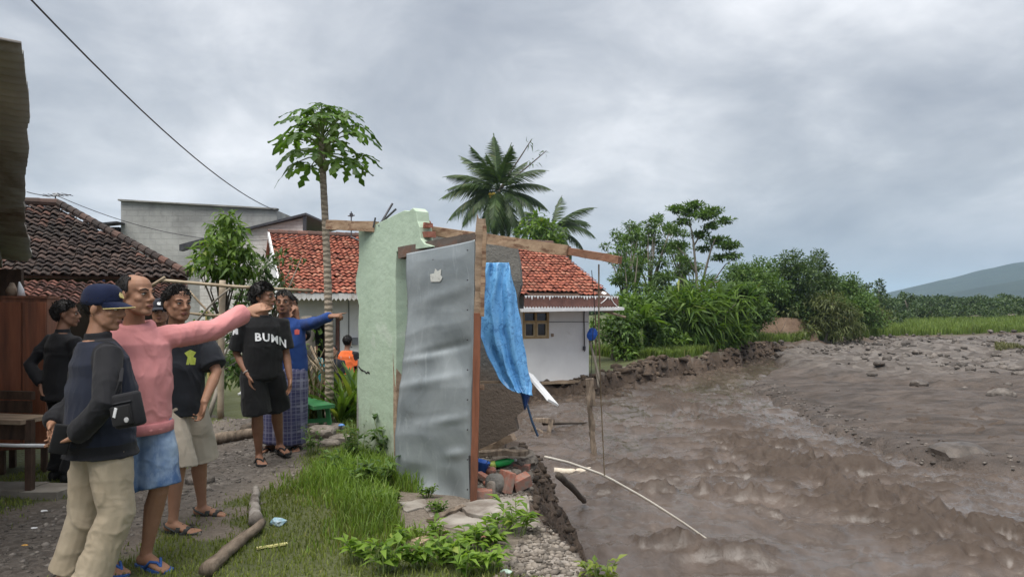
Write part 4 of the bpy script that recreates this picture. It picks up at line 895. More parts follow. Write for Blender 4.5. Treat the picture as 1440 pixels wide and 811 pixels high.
def person(label, loc, H=1.68, yaw=0, head_yaw=0, head_pitch=0, lean=(0, 0, 0), hip=(0, 0, 0), sh_yaw=None, skin=None, ankles=None, foot_yaw=None,
           hands=None, top=None, bottom=None, hair='short', hair_m=None, cap=None, feet=None, vox=.007, face=True, fat=1.0, knees=None, headless_detail=False):
    """hands: {'R': dict(w=world wrist, pole=, dir=, palm=, curl=, thumb=), 'L': ...}; top: dict(m, kind, ease, hem, sleeve); bottom: dict(m, kind, ...)"""
    s = H / 1.68; loc = Vector(loc); root = thing('person', label, 'person', loc); skin = skin or SK1
    ya = math.radians(yaw); f = Vector((math.cos(ya), math.sin(ya), 0)); r = Vector((f.y, -f.x, 0))
    sa_ = math.radians(sh_yaw if sh_yaw is not None else yaw); sf = Vector((math.cos(sa_), math.sin(sa_), 0)); sr = Vector((sf.y, -sf.x, 0))
    up = Vector((0, 0, 1)); lean = Vector(lean)
    pel = Vector((0, 0, .90 * s)) + Vector(hip)
    def spine(h):
        q = max(0, h / .52); return pel + up * h * s + lean * q * q * .6 + lean * q * .4 if h > 0 else pel + up * h * s
    def fr(h):
        q = min(max(h / .4, 0), 1); return (r.lerp(sr, q)).normalized(), (f.lerp(sf, q)).normalized()
    TOR = [(-.11, .145, .10, -.005), (-.04, .162, .112, -.01), (.04, .158, .108, -.005), (.13, .148, .100, .005), (.22, .15, .102, .008), (.31, .163, .108, .006), (.38, .168, .106, .0), (.43, .158, .092, -.008), (.465, .125, .076, -.012), (.495, .08, .062, -.012)]
    shj = {k: spine(.43) + sr * (.178 * s * sg) - up * .005 for k, sg in (('R', 1), ('L', -1))}
    hipj = {k: pel + r * (.088 * s * sg) - up * .03 * s for k, sg in (('R', 1), ('L', -1))}
    hc_ = spine(.52) + up * .150 * s + sf * .028
    hy, hp = math.radians(head_yaw), math.radians(head_pitch)
    HM = Matrix.Rotation(hy - PI / 2, 3, 'Z') @ Matrix.Rotation(hp, 3, 'X'); hs = s * 1.03
    def hp_(x, y, z): return hc_ + HM @ Vector((x, y, z)) * hs
    b = Blob()
    side = sr
    b.loft([(spine(h) + fr(h)[1] * (fo * s), rx * s * fat, ry * s * fat) for h, rx, ry, fo in TOR], r.lerp(sr, .5), 18)
    # neck and head
    b.loft([(spine(.47) - sf * .01, .062 * s, .058 * s), (spine(.52) - sf * .002, .056 * s, .056 * s), (hc_ - up * .085 * s - sf * .012 * s, .052 * s, .056 * s), (hc_ - up * .02 * s - sf * .01, .05 * s, .055 * s)], sr, 14)
    E = lambda c, q, M2=None: b.ell(hp_(*c), [v * hs for v in q], HM if M2 is None else HM @ M2)
    E((0, -.014, .032), (.0735, .094, .083)); E((0, .034, -.02), (.061, .060, .082)); E((0, .03, .045), (.064, .062, .06))
    b.limb([hp_(-.055, -.005, -.04), hp_(-.045, .035, -.078), hp_(-.012, .07, -.098)], [.019 * hs, .021 * hs, .02 * hs]); b.limb([hp_(.055, -.005, -.04), hp_(.045, .035, -.078), hp_(.012, .07, -.098)], [.019 * hs, .021 * hs, .02 * hs])
    E((0, .074, -.096), (.024, .019, .018)); E((0, .022, -.058), (.056, .052, .046)); E((0, .05, -.075), (.040, .036, .030))
    if face:
        for q in (-1, 1):
            E((q * .041, .058, -.022), (.021, .024, .022)); E((q * .034, .050, -.058), (.024, .028, .038)); E((q * .046, .022, -.05), (.018, .034, .036)); b.limb([hp_(q * .012, .090, .020), hp_(q * .045, .074, .024)], [.0125 * hs, .011 * hs])
            E((q * .013, .098, -.034), (.011, .012, .009)); E((q * .077, -.008, -.006), (.010, .019, .032), Matrix.Rotation(.25 * q, 3, 'Z') @ Matrix.Rotation(-.15, 3, 'X')); E((q * .028, .084, .003), (.015, .010, .010))
        b.limb([hp_(0, .090, .018), hp_(0, .103, -.008), hp_(0, .114, -.027)], [.0095 * hs, .0105 * hs, .0135 * hs]); E((0, .089, -.062), (.025, .014, .014)); E((0, .088, -.052), (.018, .0125, .012)); E((0, .086, -.070), (.018, .013, .009))
    else:
        E((0, .098, -.02), (.014, .02, .02))
        for q in (-1, 1): E((q * .077, -.008, -.006), (.010, .019, .032))
    # arms and hands
    arm = {}
    for k, sg in (('R', 1), ('L', -1)):
        hd = dict((hands or {}).get(k, {})); S_ = shj[k]
        if 'w' in hd: wt_ = Vector(hd['w']) - loc
        else: wt_ = S_ + Vector((sr * (.06 * sg)) + sf * .05 - up * .53 * s)
        pole = Vector(hd.get('pole', -sf + sr * (.3 * sg) - up * .1))
        el, wr = ik(S_, wt_, .29 * s, .25 * s, pole); arm[k] = (S_, el, wr)
        b.limb([S_ - sr * (.03 * sg * s), S_, S_.lerp(el, .45), el, el.lerp(wr, .3), el.lerp(wr, .75), wr], [q * s for q in (.05, .052, .044, .037, .039, .031, .026)])
        d = Vector(hd.get('dir', (wr - el))).normalized(); pn = Vector(hd.get('palm', -sr * sg)); pn = (pn - d * pn.dot(d)).normalized(); wv_ = d.cross(pn); th = hd.get('thumb', 1)
        if th * wv_.dot(sf if 'tdir' not in hd else Vector(hd['tdir'])) < 0: wv_ = -wv_
        cu = hd.get('curl', .35); K = s * hd.get('size', 1.0)
        b.loft([(wr - d * .02 * K, .026 * K, .021 * K), (wr + d * .015 * K, .030 * K, .019 * K), (wr + d * .05 * K, .041 * K, .0165 * K), (wr + d * .085 * K, .043 * K, .0145 * K), (wr + d * .10 * K, .038 * K, .011 * K)], wv_, 12)
        cl = hd.get('curls', [cu, cu * .95, cu * 1.05, cu * 1.15])
        for i, (of, ln) in enumerate(((.031, .074), (.0105, .082), (-.0105, .076), (-.030, .060))):
            p_ = wr + d * (.088 - .004 * abs(i - 1)) * K + wv_ * of * K; dd = (d + wv_ * of * 3.2 * hd.get('splay', 1)).normalized(); pts = [p_ - dd * .012 * K, p_]; a_ = 0
            for seg, bend in ((.44, .65), (.31, 1.0), (.25, .7)):
                a_ += cl[i] * bend; q = dd * math.cos(a_) + pn * math.sin(a_); p_ = p_ + q * ln * seg * K; pts.append(p_)
            b.limb(pts, [.0095 * K, .0095 * K, .0088 * K, .008 * K, .0068 * K], 8)
        tp_ = wr + d * .022 * K + wv_ * .028 * K; td = (d * .72 + wv_ * .62 + pn * .28).normalized(); t2 = (d * .95 + wv_ * .18 + pn * .35).normalized()
        b.limb([tp_ - td * .02 * K, tp_, tp_ + td * .034 * K, tp_ + td * .034 * K + t2 * .030 * K], [.015 * K, .014 * K, .011 * K, .008 * K], 8)
    # legs and feet
    leg = {}
    for k, sg in (('R', 1), ('L', -1)):
        an = (Vector(ankles[k]) - loc) if ankles else r * (.10 * sg * s); an = Vector((an.x, an.y, an.z + .075 * s))
        fy = math.radians((foot_yaw or {}).get(k, yaw - 10 * sg)); fd = Vector((math.cos(fy), math.sin(fy), 0)); fs = Vector((fd.y, -fd.x, 0))
        kn, an = ik(hipj[k], an, .42 * s, .40 * s, Vector((knees or {}).get(k, fd)))
        leg[k] = (hipj[k], kn, an, fd, fs)
        b.limb([hipj[k] + up * .03, hipj[k], hipj[k].lerp(kn, .4), kn], [q * s for q in (.085, .088, .076, .054)]); bk = -fd * .012
        b.limb([kn, kn.lerp(an, .28) + bk, kn.lerp(an, .6) + bk * .5, kn.lerp(an, .88), an], [q * s for q in (.052, .055, .043, .033, .034)])
        def fp(a_, z): return Vector((an.x, an.y, an.z)) + fd * a_ * s + up * (z - .075) * s
        b.loft([(fp(-.062, .034), .018 * s, .018 * s), (fp(-.048, .034), .030 * s, .030 * s), (fp(-.01, .045), .033 * s, .042 * s), (fp(.04, .042), .034 * s, .036 * s), (fp(.09, .03), .040 * s, .025 * s), (fp(.13, .022), .044 * s, .018 * s), (fp(.15, .018), .040 * s, .013 * s)], fs, 14)
        for i, (of, a_, rr) in enumerate(((-.030 * sg, .196, .0135), (-.010 * sg, .192, .0098), (.008 * sg, .184, .0092), (.024 * sg, .174, .0088), (.038 * sg, .160, .0085))):
            b.limb([fp(.135, .018) + fs * of * .9 * s, fp(a_ - .012, .0155) + fs * of * s, fp(a_, .012) + fs * of * s], [rr * 1.05 * s, rr * s, rr * .85 * s], 8)
    V, F, N = b.fuse(vox, 5 if vox < .008 else 2)
    body = place_mesh('body', (V, F), skin, root)
    # ---- face details
    if face:
        for q in (-1, 1):
            ey = Blob().ell(hp_(q * .030, .0835, .0025), (.0135 * hs, .0105 * hs, .0062 * hs), HM, 10); e_ = link('eye', ey.b.mesh('eye', True), M_EYE, root)
            ir = Blob().ell(hp_(q * .0305, .0905, .0025), (.0062 * hs, .0040 * hs, .0062 * hs), HM, 8); link('iris', ir.b.mesh('iris', True), M_IRIS, e_)
            ld = MB().tube([hp_(q * .016, .0925, .006), hp_(q * .03, .0965, .0105), hp_(q * .046, .086, .0065)], [.0022 * hs, .0032 * hs, .002 * hs], 5); link('lash', ld.mesh('lash', True), M_HAIR, e_)
            eb = MB().tube([hp_(q * .014, .1015, .024), hp_(q * .032, .0975, .031), hp_(q * .052, .079, .026)], [.0035 * hs, .0045 * hs, .002 * hs], 6); link('eyebrow', eb.mesh('eyebrow', True), M_HAIR, root)
        lp_ = MB().tube([hp_(-.022, .094, -.062), hp_(-.010, .1035, -.058), hp_(0, .105, -.0595), hp_(.010, .1035, -.058), hp_(.022, .094, -.062)], [.002 * hs, .0045 * hs, .0045 * hs, .0045 * hs, .002 * hs], 6)
        lp_.tube([hp_(-.020, .093, -.0645), hp_(-.009, .102, -.068), hp_(.009, .102, -.068), hp_(.020, .093, -.0645)], [.002 * hs, .0055 * hs, .0055 * hs, .002 * hs], 6); link('lips', lp_.mesh('lips', True), M_LIP, root)
        ml = MB().tube([hp_(-.022, .095, -.0632), hp_(0, .1075, -.0632), hp_(.022, .095, -.0632)], [.0012, .0018, .0012], 5); link('mouth_line', ml.mesh('mouth_line', True), M_IRIS, root)
    # ---- hair: a shell on the skull, cut along the hairline
    if hair:
        nu_, nv_ = 40, 26; T_, Q_ = np.meshgrid(np.linspace(0, 2 * PI, nu_, endpoint=False), np.linspace(.02, PI * .80, nv_), indexing='ij')
        T_, Q_ = T_.ravel(), Q_.ravel(); dirs = np.c_[np.sin(Q_) * np.cos(T_), np.sin(Q_) * np.sin(T_), np.cos(Q_)]
        thick = {'short': .009, 'buzz': .003, 'receding': .004, 'full': .014}[hair]
        R_ = np.array([.0745, .095, .084]) + thick * np.array([.8, .9, 1.1])
        n_ = (fbm(dirs * 9, 3, 17) - .5) * thick * .9
        v = dirs * (R_ + n_[:, None]) + np.array([0, -.014, .032])
        yy, zz, xx = v[:, 1], v[:, 2], np.abs(v[:, 0])
        front = {'short': .058, 'buzz': .066, 'receding': .22, 'full': .050}[hair]
        line = np.where(yy > .045, front, np.where(yy > .018, .012 + (yy - .018) / .027 * (front - .012), np.where(yy > -.03, .026 - .05 * (yy < .006) * 0, -.058)))
        if hair == 'receding': line = np.where(yy > .02, .3, np.where(yy > -.03, np.where(xx < .045, .3, .02), np.where(yy < -.05, -.055, -.03))); 
        keep = (zz > line + (fbm(v * 60, 2, 3) - .5) * .012)
        if hair == 'receding': keep &= ~((xx < .040) & (yy > -.055) & (zz > .07))
        Fh = grid_faces(nv_, 1) if False else None
        i, j = np.meshgrid(np.arange(nu_), np.arange(nv_ - 1), indexing='ij'); i, j = i.ravel(), j.ravel(); Fh = np.stack([i * nv_ + j, ((i + 1) % nu_) * nv_ + j, ((i + 1) % nu_) * nv_ + j + 1, i * nv_ + j + 1], -1)
        Fh = Fh[keep[Fh].sum(1) >= 3]
        W_ = np.array([hp_(*q) for q in v]); me = np_mesh('hair', W_, Fh, True); bm = bmesh.new(); bm.from_mesh(me); bmesh.ops.recalc_face_normals(bm, faces=bm.faces); bmesh.ops.delete(bm, geom=[q for q in bm.verts if not q.link_faces], context='VERTS'); bm.to_mesh(me); bm.free()
        # strands that break the outline
        g2 = np.random.default_rng(int(abs(loc.x * 1000)) + 3); nf = len(me.polygons); pc = np.empty(nf * 3); me.polygons.foreach_get('center', pc); pc = pc.reshape(-1, 3)
        k_ = {'short': 1500, 'buzz': 700, 'receding': 600, 'full': 1800}[hair]; ix = g2.integers(0, nf, k_); b0 = pc[ix] + g2.normal(0, .006, (k_, 3)); cen = np.array(hc_); nn_ = b0 - cen; nn_ /= np.linalg.norm(nn_, axis=1)[:, None]
        ln_ = thick * g2.uniform(.5, 1.25, k_)[:, None] * 1.1; loc_ = (b0 - cen) @ np.array(HM); fl_ = np.where(loc_[:, 1:2] > .02 * hs, np.array(HM @ Vector((.35, -.1, .15)))[None], np.array(HM @ Vector((0, -.15, -.8)))[None]); dd_ = nn_ * .25 + fl_ * .7 + g2.normal(0, .22, (k_, 3)); sd_ = np.cross(dd_, nn_); sd_ /= np.linalg.norm(sd_, axis=1)[:, None] + 1e-9
        SV = np.stack([b0 - sd_ * .0022, b0 + sd_ * .0022, b0 + nn_ * thick * .3 + dd_ * ln_ * 1.6], 1).reshape(-1, 3); bm = bmesh.new(); bm.from_mesh(me); vv2 = [bm.verts.new(tuple(q)) for q in SV]
        for q in range(k_): bm.faces.new(vv2[q * 3:q * 3 + 3])
        bm.to_mesh(me); bm.free()
        o = link('hair', me, hair_m or M_HAIR, root); md = o.modifiers.new('s', 'SOLIDIFY'); md.thickness = thick + .004; md.offset = -.6
    if cap:
        cb = Blob(); nu_, nv_ = 28, 12; cv = []
        prof = [(1.0, .012), (1.01, .035), (.985, .065), (.90, .092), (.74, .112), (.52, .124), (.26, .130), (.05, .131)]
        mbp = MB(); o_ = []
        for k, z in prof:
            for q in range(28):
                a_ = 2 * PI * q / 28; x, y = .083 * k * math.cos(a_), .103 * k * math.sin(a_) - .012; o_.append(hp_(x, y, z + .018 * max(0, math.sin(a_)) * k))
        fc = [(i * 28 + q, i * 28 + (q + 1) % 28, (i + 1) * 28 + (q + 1) % 28, (i + 1) * 28 + q) for i in range(7) for q in range(28)] + [tuple(7 * 28 + q for q in range(28))]
        mbp.add(o_, fc); c_ = link('cap', mbp.mesh('cap', True), cap['m'], root); md = c_.modifiers.new('s', 'SOLIDIFY'); md.thickness = .004
        vz = []; nv2 = 7
        for i in range(nv2):
            q = i / (nv2 - 1)
            for j in range(13):
                a_ = math.radians(18 + 144 * j / 12); ex = .078 * q * math.sin(a_) ** 1.2
                x, y = .084 * math.cos(a_) * (1 - .1 * q), .102 * math.sin(a_) - .014 + ex; vz.append(hp_(x, y, .028 - .016 * q + .018 * math.sin(a_) - .30 * x * x * 10 * q * .6 - .008 * q * q))
        me = np_mesh('visor', [tuple(q) for q in vz], grid_faces(nv2, 13), True); o = link('visor', me, cap.get('vm', cap['m']), c_); md = o.modifiers.new('s', 'SOLIDIFY'); md.thickness = .005
        if cap.get('trim'):
            link('visor_trim', MB().tube([vz[(nv2 - 1) * 13 + j] for j in range(13)], .0028, 5).mesh('visor_trim'), cap['trim'], c_)
        link('button', MB().lathe(hp_(0, -.012, .148), [(.008, -.004), (.007, .002), (.002, .005)], 8, HM).mesh('button'), cap['m'], c_)
        if cap.get('emblem'):
            eb = MB(); em_c = [(-.020, 0), (-.012, .014), (0, .020), (.010, .016), (.021, .004), (.016, -.010), (.002, -.014), (-.014, -.012)]
            q_ = [hp_(x, .0905 - .55 * z - abs(x) * .35 + .002, .066 + z + .01) for x, z in em_c]; q2 = [p_ + HM @ Vector((0, .004, .003)) for p_ in q_]
            n_ = len(q_); eb.add(q_ + q2, [tuple(range(n_, 2 * n_)), tuple(range(n_))[::-1]] + [(i, (i + 1) % n_, n_ + (i + 1) % n_, n_ + i) for i in range(n_)]); link('emblem', eb.mesh('emblem'), cap['emblem'], c_)
            for q in ((.060, .045, .075), (.075, -.02, .068)): link('eyelet', Blob().ell(hp_(*q), (.005, .005, .005), None, 8).b.mesh('eyelet'), M_BOARD, c_)
    # ---- top garment
    info = dict(root=root, hp=hp_, HM=HM, hc=hc_, spine=spine, sr=sr, sf=sf, arm=arm, leg=leg, loc=loc, s=s)
    if top:
        e = top.get('ease', .018); b = Blob(); hem = top.get('hem', -.07); pts = []
        bel = top.get('belly', .012)
        rows = [h for h in (-.16, -.11, -.06, 0, .06, .13, .22, .31, .38, .43, .465, .492) if h > hem + .015]; rows = [hem] + rows
        for h in rows:
            rx = np.interp(h, [q[0] for q in TOR], [q[1] for q in TOR]); ry = np.interp(h, [q[0] for q in TOR], [q[2] for q in TOR]); fo = np.interp(h, [q[0] for q in TOR], [q[3] for q in TOR])
            k = e * (1.25 if h < .25 else 1.0 if h < .42 else .55)
            if h < .3: rx, ry = max(rx, .152), max(ry, .104) + bel
            if h <= hem + .02 and top.get('band'): k *= 1.4
            pts.append((spine(h) + fr(h)[1] * (fo * s), (rx * fat + k) * s, (ry * fat + k) * s))
        b.loft(pts, r.lerp(sr, .5), 22)
        b.loft([(spine(.44), .11 * s, .085 * s), (spine(.475), .084 * s, .073 * s), (spine(top.get('neck', .500)), .068 * s, .064 * s)], sr, 16)
        for k, sg in (('R', 1), ('L', -1)):
            S_, el, wr = arm[k]; sl_ = top.get('sleeve', 1.0); se = e * .9
            path = [S_ - sr * (.05 * sg * s) - up * .01, S_, S_.lerp(el, .5), el, el.lerp(wr, .5), wr]; rad = [.066, .060 + se * .4, .050 + se * .75, .044 + se * .65, .041 + se * .6, .030 + se * .5]
            if sl_ < 1: n_ = 3; e2 = S_.lerp(el, sl_ * 2); path = [path[0], S_, S_.lerp(e2, .5), e2]; rad = [.068, .064 + se * .5, .060 + se, .060 + se * 1.2]
            elif top.get('cuff'): path[-1] = el.lerp(wr, .97); path.insert(-1, el.lerp(wr, .86)); rad.insert(-1, .038 + se * .8)
            b.limb(path, [q * s for q in rad], 14, ends=False)
        if top.get('hood'):
            nb = spine(.492)
            ring = [nb + sr * math.cos(a_) * .088 * s + sf * (math.sin(a_) * .082 * s - .012) - up * (.035 * max(0, math.sin(a_)) * s - .012) for a_ in np.linspace(-PI * 1.42, PI * .42, 15)]
            b.limb(ring, [(.026 if math.sin(a_) < .2 else .019) * s for a_ in np.linspace(-PI * 1.42, PI * .42, 15)], 10)
            b.limb([nb - sf * .10 * s + sr * .06, nb - sf * .13 * s - up * .05, nb - sf * .10 * s - sr * .06], [.04 * s, .05 * s, .04 * s], 10)
        if top.get('collar'):
            nb = spine(.505); b.loft([(spine(.47), .085 * s, .076 * s), (nb, .071 * s, .068 * s), (nb + up * .028 * s, .068 * s, .066 * s)], sr, 16)
        V, F, N = b.fuse(vox * 1.05, 9)
        wa = top.get('wr', .010); rel = V - np.array(spine(.2)); 
        V = wrinkle(V, N, wa * 1.1, 4.2, 31 + int(abs(loc.x) * 10), (1, 1, .55)); V = wrinkle(V, N, wa * .18, 12, 77, (1, 1, .7)) if wa else V
        if top['kind'] == 'tee' and face:
            nb = spine(.496); cr = MB().tube([nb + sr * math.cos(a_) * .073 * s + sf * (math.sin(a_) * .069 * s) - up * (.012 * math.sin(a_) * s) for a_ in np.linspace(0, 2 * PI, 21)], .0075, 6); link('neckband', cr.mesh('neckband', True), top['m'], root)
        if top['kind'] == 'hoodie':
            wv2 = lambda c0, rx, ry, x_, y_, n_: [Vector(c0) + x_ * math.cos(a_) * rx + y_ * math.sin(a_) * ry for a_ in np.linspace(0, 2 * PI, n_)]
            md_ = cloth('ribbed_pink', (.46, .17, .175), (.56, .225, .225), 30, 160)
            S_, el, wr = arm['L']; ax_ = (wr - el).normalized(); xa = ax_.orthogonal().normalized(); ya_ = ax_.cross(xa); cf = Blob().limb([el.lerp(wr, .86), el.lerp(wr, 1.0)], [.0405 * s, .037 * s], 18, False); link('cuff', cf.b.mesh('cuff', True), md_, root)
            rx_, ry_ = pts[0][1], pts[0][2]; hb = Blob().loft([(pts[0][0] - up * .012, rx_ * .95, ry_ * .95), (pts[0][0] - up * .006, rx_ * 1.012, ry_ * 1.012), (pts[0][0] + up * .045, rx_ * 1.02, ry_ * 1.02), (pts[0][0] + up * .052, rx_ * .98, ry_ * .98)], r.lerp(sr, .5), 40); link('waistband', hb.b.mesh('waistband', True), md_, root)
        names = {'tee': 't_shirt', 'hoodie': 'hoodie', 'jacket': 'jacket', 'longsleeve': 'sweatshirt'}
        mats = top['m'] if isinstance(top['m'], (list, tuple)) else [top['m']]
        mi = None
        if len(mats) > 1:      # sleeves and lower band in the second cloth
            C_ = V[F].mean(1); mi = np.zeros(len(F), np.int32)
            for k in ('R', 'L'):
                S_, el, wr = [np.array(q) for q in arm[k]]; dmin = np.full(len(C_), 9.)
                for a_, b2, r0 in ((S_, el, .080), (el, wr, .080)):
                    d_ = b2 - a_; tq = np.clip(((C_ - a_) @ d_) / (d_ @ d_), 0, 1); dmin = np.minimum(dmin, np.linalg.norm(C_ - a_ - tq[:, None] * d_, axis=1))
                mi[(dmin < .083 * s)] = 1
            mi[C_[:, 2] < np.array(spine(hem))[2] + .07] = 1; mi[C_[:, 2] > np.array(spine(.488))[2]] = 1
        me = np_mesh(names[top['kind']], V, F, True, mi); o = link(names[top['kind']], me, mats, root); info['top'] = o; info['tv'] = (V, F)
    if bottom:
        kd = bottom['kind']; b = Blob(); mm = bottom['m']; e = bottom.get('ease', .014)
        if kd == 'sarong':
            zt, zb = .90 * s, bottom.get('hem', .13); ctr = [pel.lerp((leg['R'][2] + leg['L'][2]) / 2, q) for q in (0, .35, .7, 1)]
            sec = []
            for z, rx, ry in ((zt, .165, .115), (.86 * s, .185, .145), (.7 * s, .205, .18), (.45 * s, .215, .19), (.25 * s, .225, .185), (zb, .23, .185)):
                q = (pel.z - z) / pel.z; c0 = pel.lerp((leg['R'][2] + leg['L'][2]) / 2, max(q, 0)); sec.append((Vector((c0.x, c0.y, z)), rx * s, ry * s))
            b.loft(sec, r, 40); V, F, N = b.fuse(vox * 1.2, 3)
            an_ = np.arctan2((V - np.array(pel))[:, 1], (V - np.array(pel))[:, 0]); V = V + N * ((ridge(np.c_[an_ * 2.2, V[:, 2] * .7, V[:, 2] * 0], 3, 41) - .5) * .05)[:, None]
        else:
            hemp = bottom.get('hem', .9 if kd == 'shorts' else .97); wt2 = bottom.get('waist', .03)
            b.loft([(spine(wt2), .150 * s * fat, .106 * s * fat), (spine(-.02), .168 * s * fat + e * .7, .118 * s * fat + e * .9), (spine(-.06), .168 * s * fat + e, .122 * s * fat + e), (spine(-.115), .150 * s, .112 * s)], r, 20)
            for k in ('R', 'L'):
                hj, kn, an, fd, fs = leg[k]
                if kd == 'shorts':
                    tot = hemp; end = hj.lerp(kn, tot) if tot <= 1 else kn.lerp(an, tot - 1); pth = [hj + up * .02, hj - up * .03, hj.lerp(end, .5), end]; rd = [.088 + e * .6, .094 + e, .086 + e * 1.5, .078 + e * 2.2]
                    if tot > 1: pth.insert(3, kn.lerp(end, .1)); rd.insert(3, .074 + e * 2)
                else:
                    end = kn.lerp(an, hemp); pth = [hj + up * .02, hj - up * .03, hj.lerp(kn, .5), kn, kn.lerp(an, .4), kn.lerp(an, .75), end]; rd = [.09 + e * .6, .095 + e, .084 + e * 1.2, .066 + e * 1.5, .062 + e * 1.5, .058 + e * 1.6, .058 + e * 1.9]
                b.limb(pth, [q * s for q in rd], 16, ends=False)
            V, F, N = b.fuse(vox * 1.05, 9); wa = bottom.get('wr', .009); V0_ = V
            V = wrinkle(V, N, wa * 1.3, 3.0, 51, (1.3, 1.3, .6)); V = wrinkle(V, N, wa * .25, 9, 57, (1, 1, 1.3)); V = V0_ + (V - V0_) * np.clip((spine(-.10).z - V0_[:, 2]) / .10, 0, 1)[:, None]
        o = place_mesh({'sarong': 'sarong', 'shorts': 'shorts', 'trousers': 'trousers'}[kd], (V, F), mm, root); info['bot'] = (V, F); info['bo'] = o
        if bottom.get('stitch'):
            for k in ('R', 'L'):
                hj, kn, an, fd, fs = leg[k]; c0 = hj.lerp(kn, hemp) if hemp <= 1 else kn.lerp(an, hemp - 1); ax = (kn - hj).normalized()
                C_ = V - np.array(c0); h_ = C_ @ np.array(ax)
    if feet:
        for k, sg in (('R', 1), ('L', -1)):
            hj, kn, an, fd, fs = leg[k]; g0 = Vector((an.x, an.y, an.z - .075 * s))
            if feet['kind'] == 'shoe':
                q = Blob().loft([(g0 + fd * a_ * s + up * z * s, w_ * s, h_ * s) for a_, z, w_, h_ in ((-.075, .045, .02, .03), (-.06, .045, .037, .045), (-.01, .055, .042, .058), (.06, .045, .045, .046), (.13, .032, .05, .034), (.19, .028, .045, .026), (.215, .022, .025, .015))], fs, 14); V, F, N = q.fuse(.01, 2); place_mesh('shoe', (V, F), feet['m'], root); continue
            out_ = [(-.075, .0), (-.068, .026), (-.04, .036), (.03, .036), (.10, .048), (.15, .050), (.19, .042), (.212, .02), (.216, -.004), (.205, -.028), (.17, -.046), (.10, -.044), (.03, -.034), (-.04, -.035), (-.068, -.024)]
            so_ = MB().prism([g0 + fd * a_ * s + fs * (w_ * sg) * s - up * .006 for a_, w_ in out_], (0, 0, .02)); sd_ = link('sandal', so_.mesh('sandal'), feet['m'], root); st_ = MB()
            def fp2(a_, w_, z): return g0 + fd * a_ * s + fs * (w_ * sg) * s + up * z * s
            if feet['kind'] == 'flipflop':
                for w_ in (-.046, .046): st_.tube([fp2(.05, w_, .012), fp2(.085, w_ * .72, .052), fp2(.125, w_ * .25 - .006, .050), fp2(.150, -.012, .028), fp2(.152, -.012, .012)], [.008, .008, .008, .007, .005], 6)
            else:
                for a_ in (.065, .125):
                    for d_ in (-.012, -.004, .004, .012): st_.tube([fp2(a_ + d_, -.047, .012), fp2(a_ + d_, -.034, .045 if a_ < .1 else .034), fp2(a_ + d_, 0, .060 if a_ < .1 else .046), fp2(a_ + d_, .034, .042 if a_ < .1 else .034), fp2(a_ + d_, .047, .012)], .0055, 5)
                st_.tube([fp2(.05, -.042, .02), fp2(-.03, -.04, .05), fp2(-.07, 0, .058), fp2(-.03, .04, .05), fp2(.05, .042, .02)], .007, 6)
            link('strap', st_.mesh('strap', True), feet.get('sm', feet['m']), sd_)
    return info

def bvh_of(VF): return BVHTree.FromPolygons([Vector(v) for v in VF[0]], [tuple(int(q) for q in f) for f in VF[1]])
def decal_text(info, txt, c, right, up_, size, m, bend=0.0, name='print'):
    """raised flat lettering wrapped on the front of a garment"""
    cu = D.curves.new('t', 'FONT'); cu.body = txt; cu.size = size; cu.align_x = 'CENTER'; cu.align_y = 'CENTER'; cu.offset = size * .03; cu.resolution_u = 2; cu.space_character = 1.15
    o = D.objects.new('t', cu); COL.objects.link(o); dg = bpy.context.evaluated_depsgraph_get(); dg.update(); me = D.meshes.new_from_object(o.evaluated_get(dg)); D.objects.remove(o); D.curves.remove(cu)
    bm = bmesh.new(); bm.from_mesh(me); bmesh.ops.subdivide_edges(bm, edges=[q for q in bm.edges if q.calc_length() > size * .15], cuts=2); bmesh.ops.triangulate(bm, faces=bm.faces)
    bv = bvh_of(info['tv']); right = Vector(right).normalized(); up_ = Vector(up_).normalized(); n = right.cross(up_)
    for v in bm.verts:
        p = Vector(c) + right * v.co.x + up_ * (v.co.y - bend * v.co.x ** 2 / max(size, .01)); h = bv.ray_cast(p + n * .5, -n); v.co = (h[0] + n * .013) if h[0] else p
    bmesh.ops.recalc_face_normals(bm, faces=bm.faces); bm.to_mesh(me); bm.free(); me.name = name; me.materials.clear(); return link(name, me, m, info['top'])
def decal_patch(info, c, n, pts, m, name, parent=None, off=.004, vf='tv'):
    bv = bvh_of(info[vf]); n = Vector(n).normalized(); right = Vector((0, 0, 1)).cross(n).normalized(); up_ = n.cross(right); q = []
    for x, z in pts:
        p = Vector(c) + right * x + up_ * z; h = bv.ray_cast(p + n * .5, -n); q.append((h[0] + n * off) if h[0] else p)
    me = D.meshes.new(name); cc = sum(q, Vector()) / len(q); me.from_pydata([cc + n * .002] + q, [], [(0, i + 1, (i + 1) % len(q) + 1) for i in range(len(q))]); return link(name, me, m, parent or info['top'])

# ---- cloths
M_NAVY = cloth('navy_cloth', (.013, .016, .029), (.021, .026, .044), 3, 300, .8)
M_BLACKJ = cloth('black_cloth', (.009, .009, .011), (.018, .018, .021), 3, 300, .75)
M_BLACKT = cloth('black_cotton', (.008, .008, .009), (.016, .016, .017), 3, 300)
M_CHAR = cloth('charcoal_cotton', (.013, .015, .020), (.026, .029, .036), 3, 300)
M_KHAKI = cloth('khaki_cotton', (.35, .285, .20), (.45, .38, .28), 2.5, 250)
M_BEIGE = cloth('beige_cotton', (.36, .31, .245), (.45, .40, .33), 2.5, 250)
M_PINK = cloth('pink_fleece', (.56, .225, .225), (.66, .285, .28), 3, 220)
M_BLUE = cloth('blue_cotton', (.016, .045, .175), (.026, .068, .24), 3, 300)
M_TEAL = cloth('teal_cotton', (.02, .22, .25), (.03, .28, .30), 3, 300)
M_ORANGE = cloth('orange_vest', (.72, .13, .035), (.82, .19, .06), 3, 200)
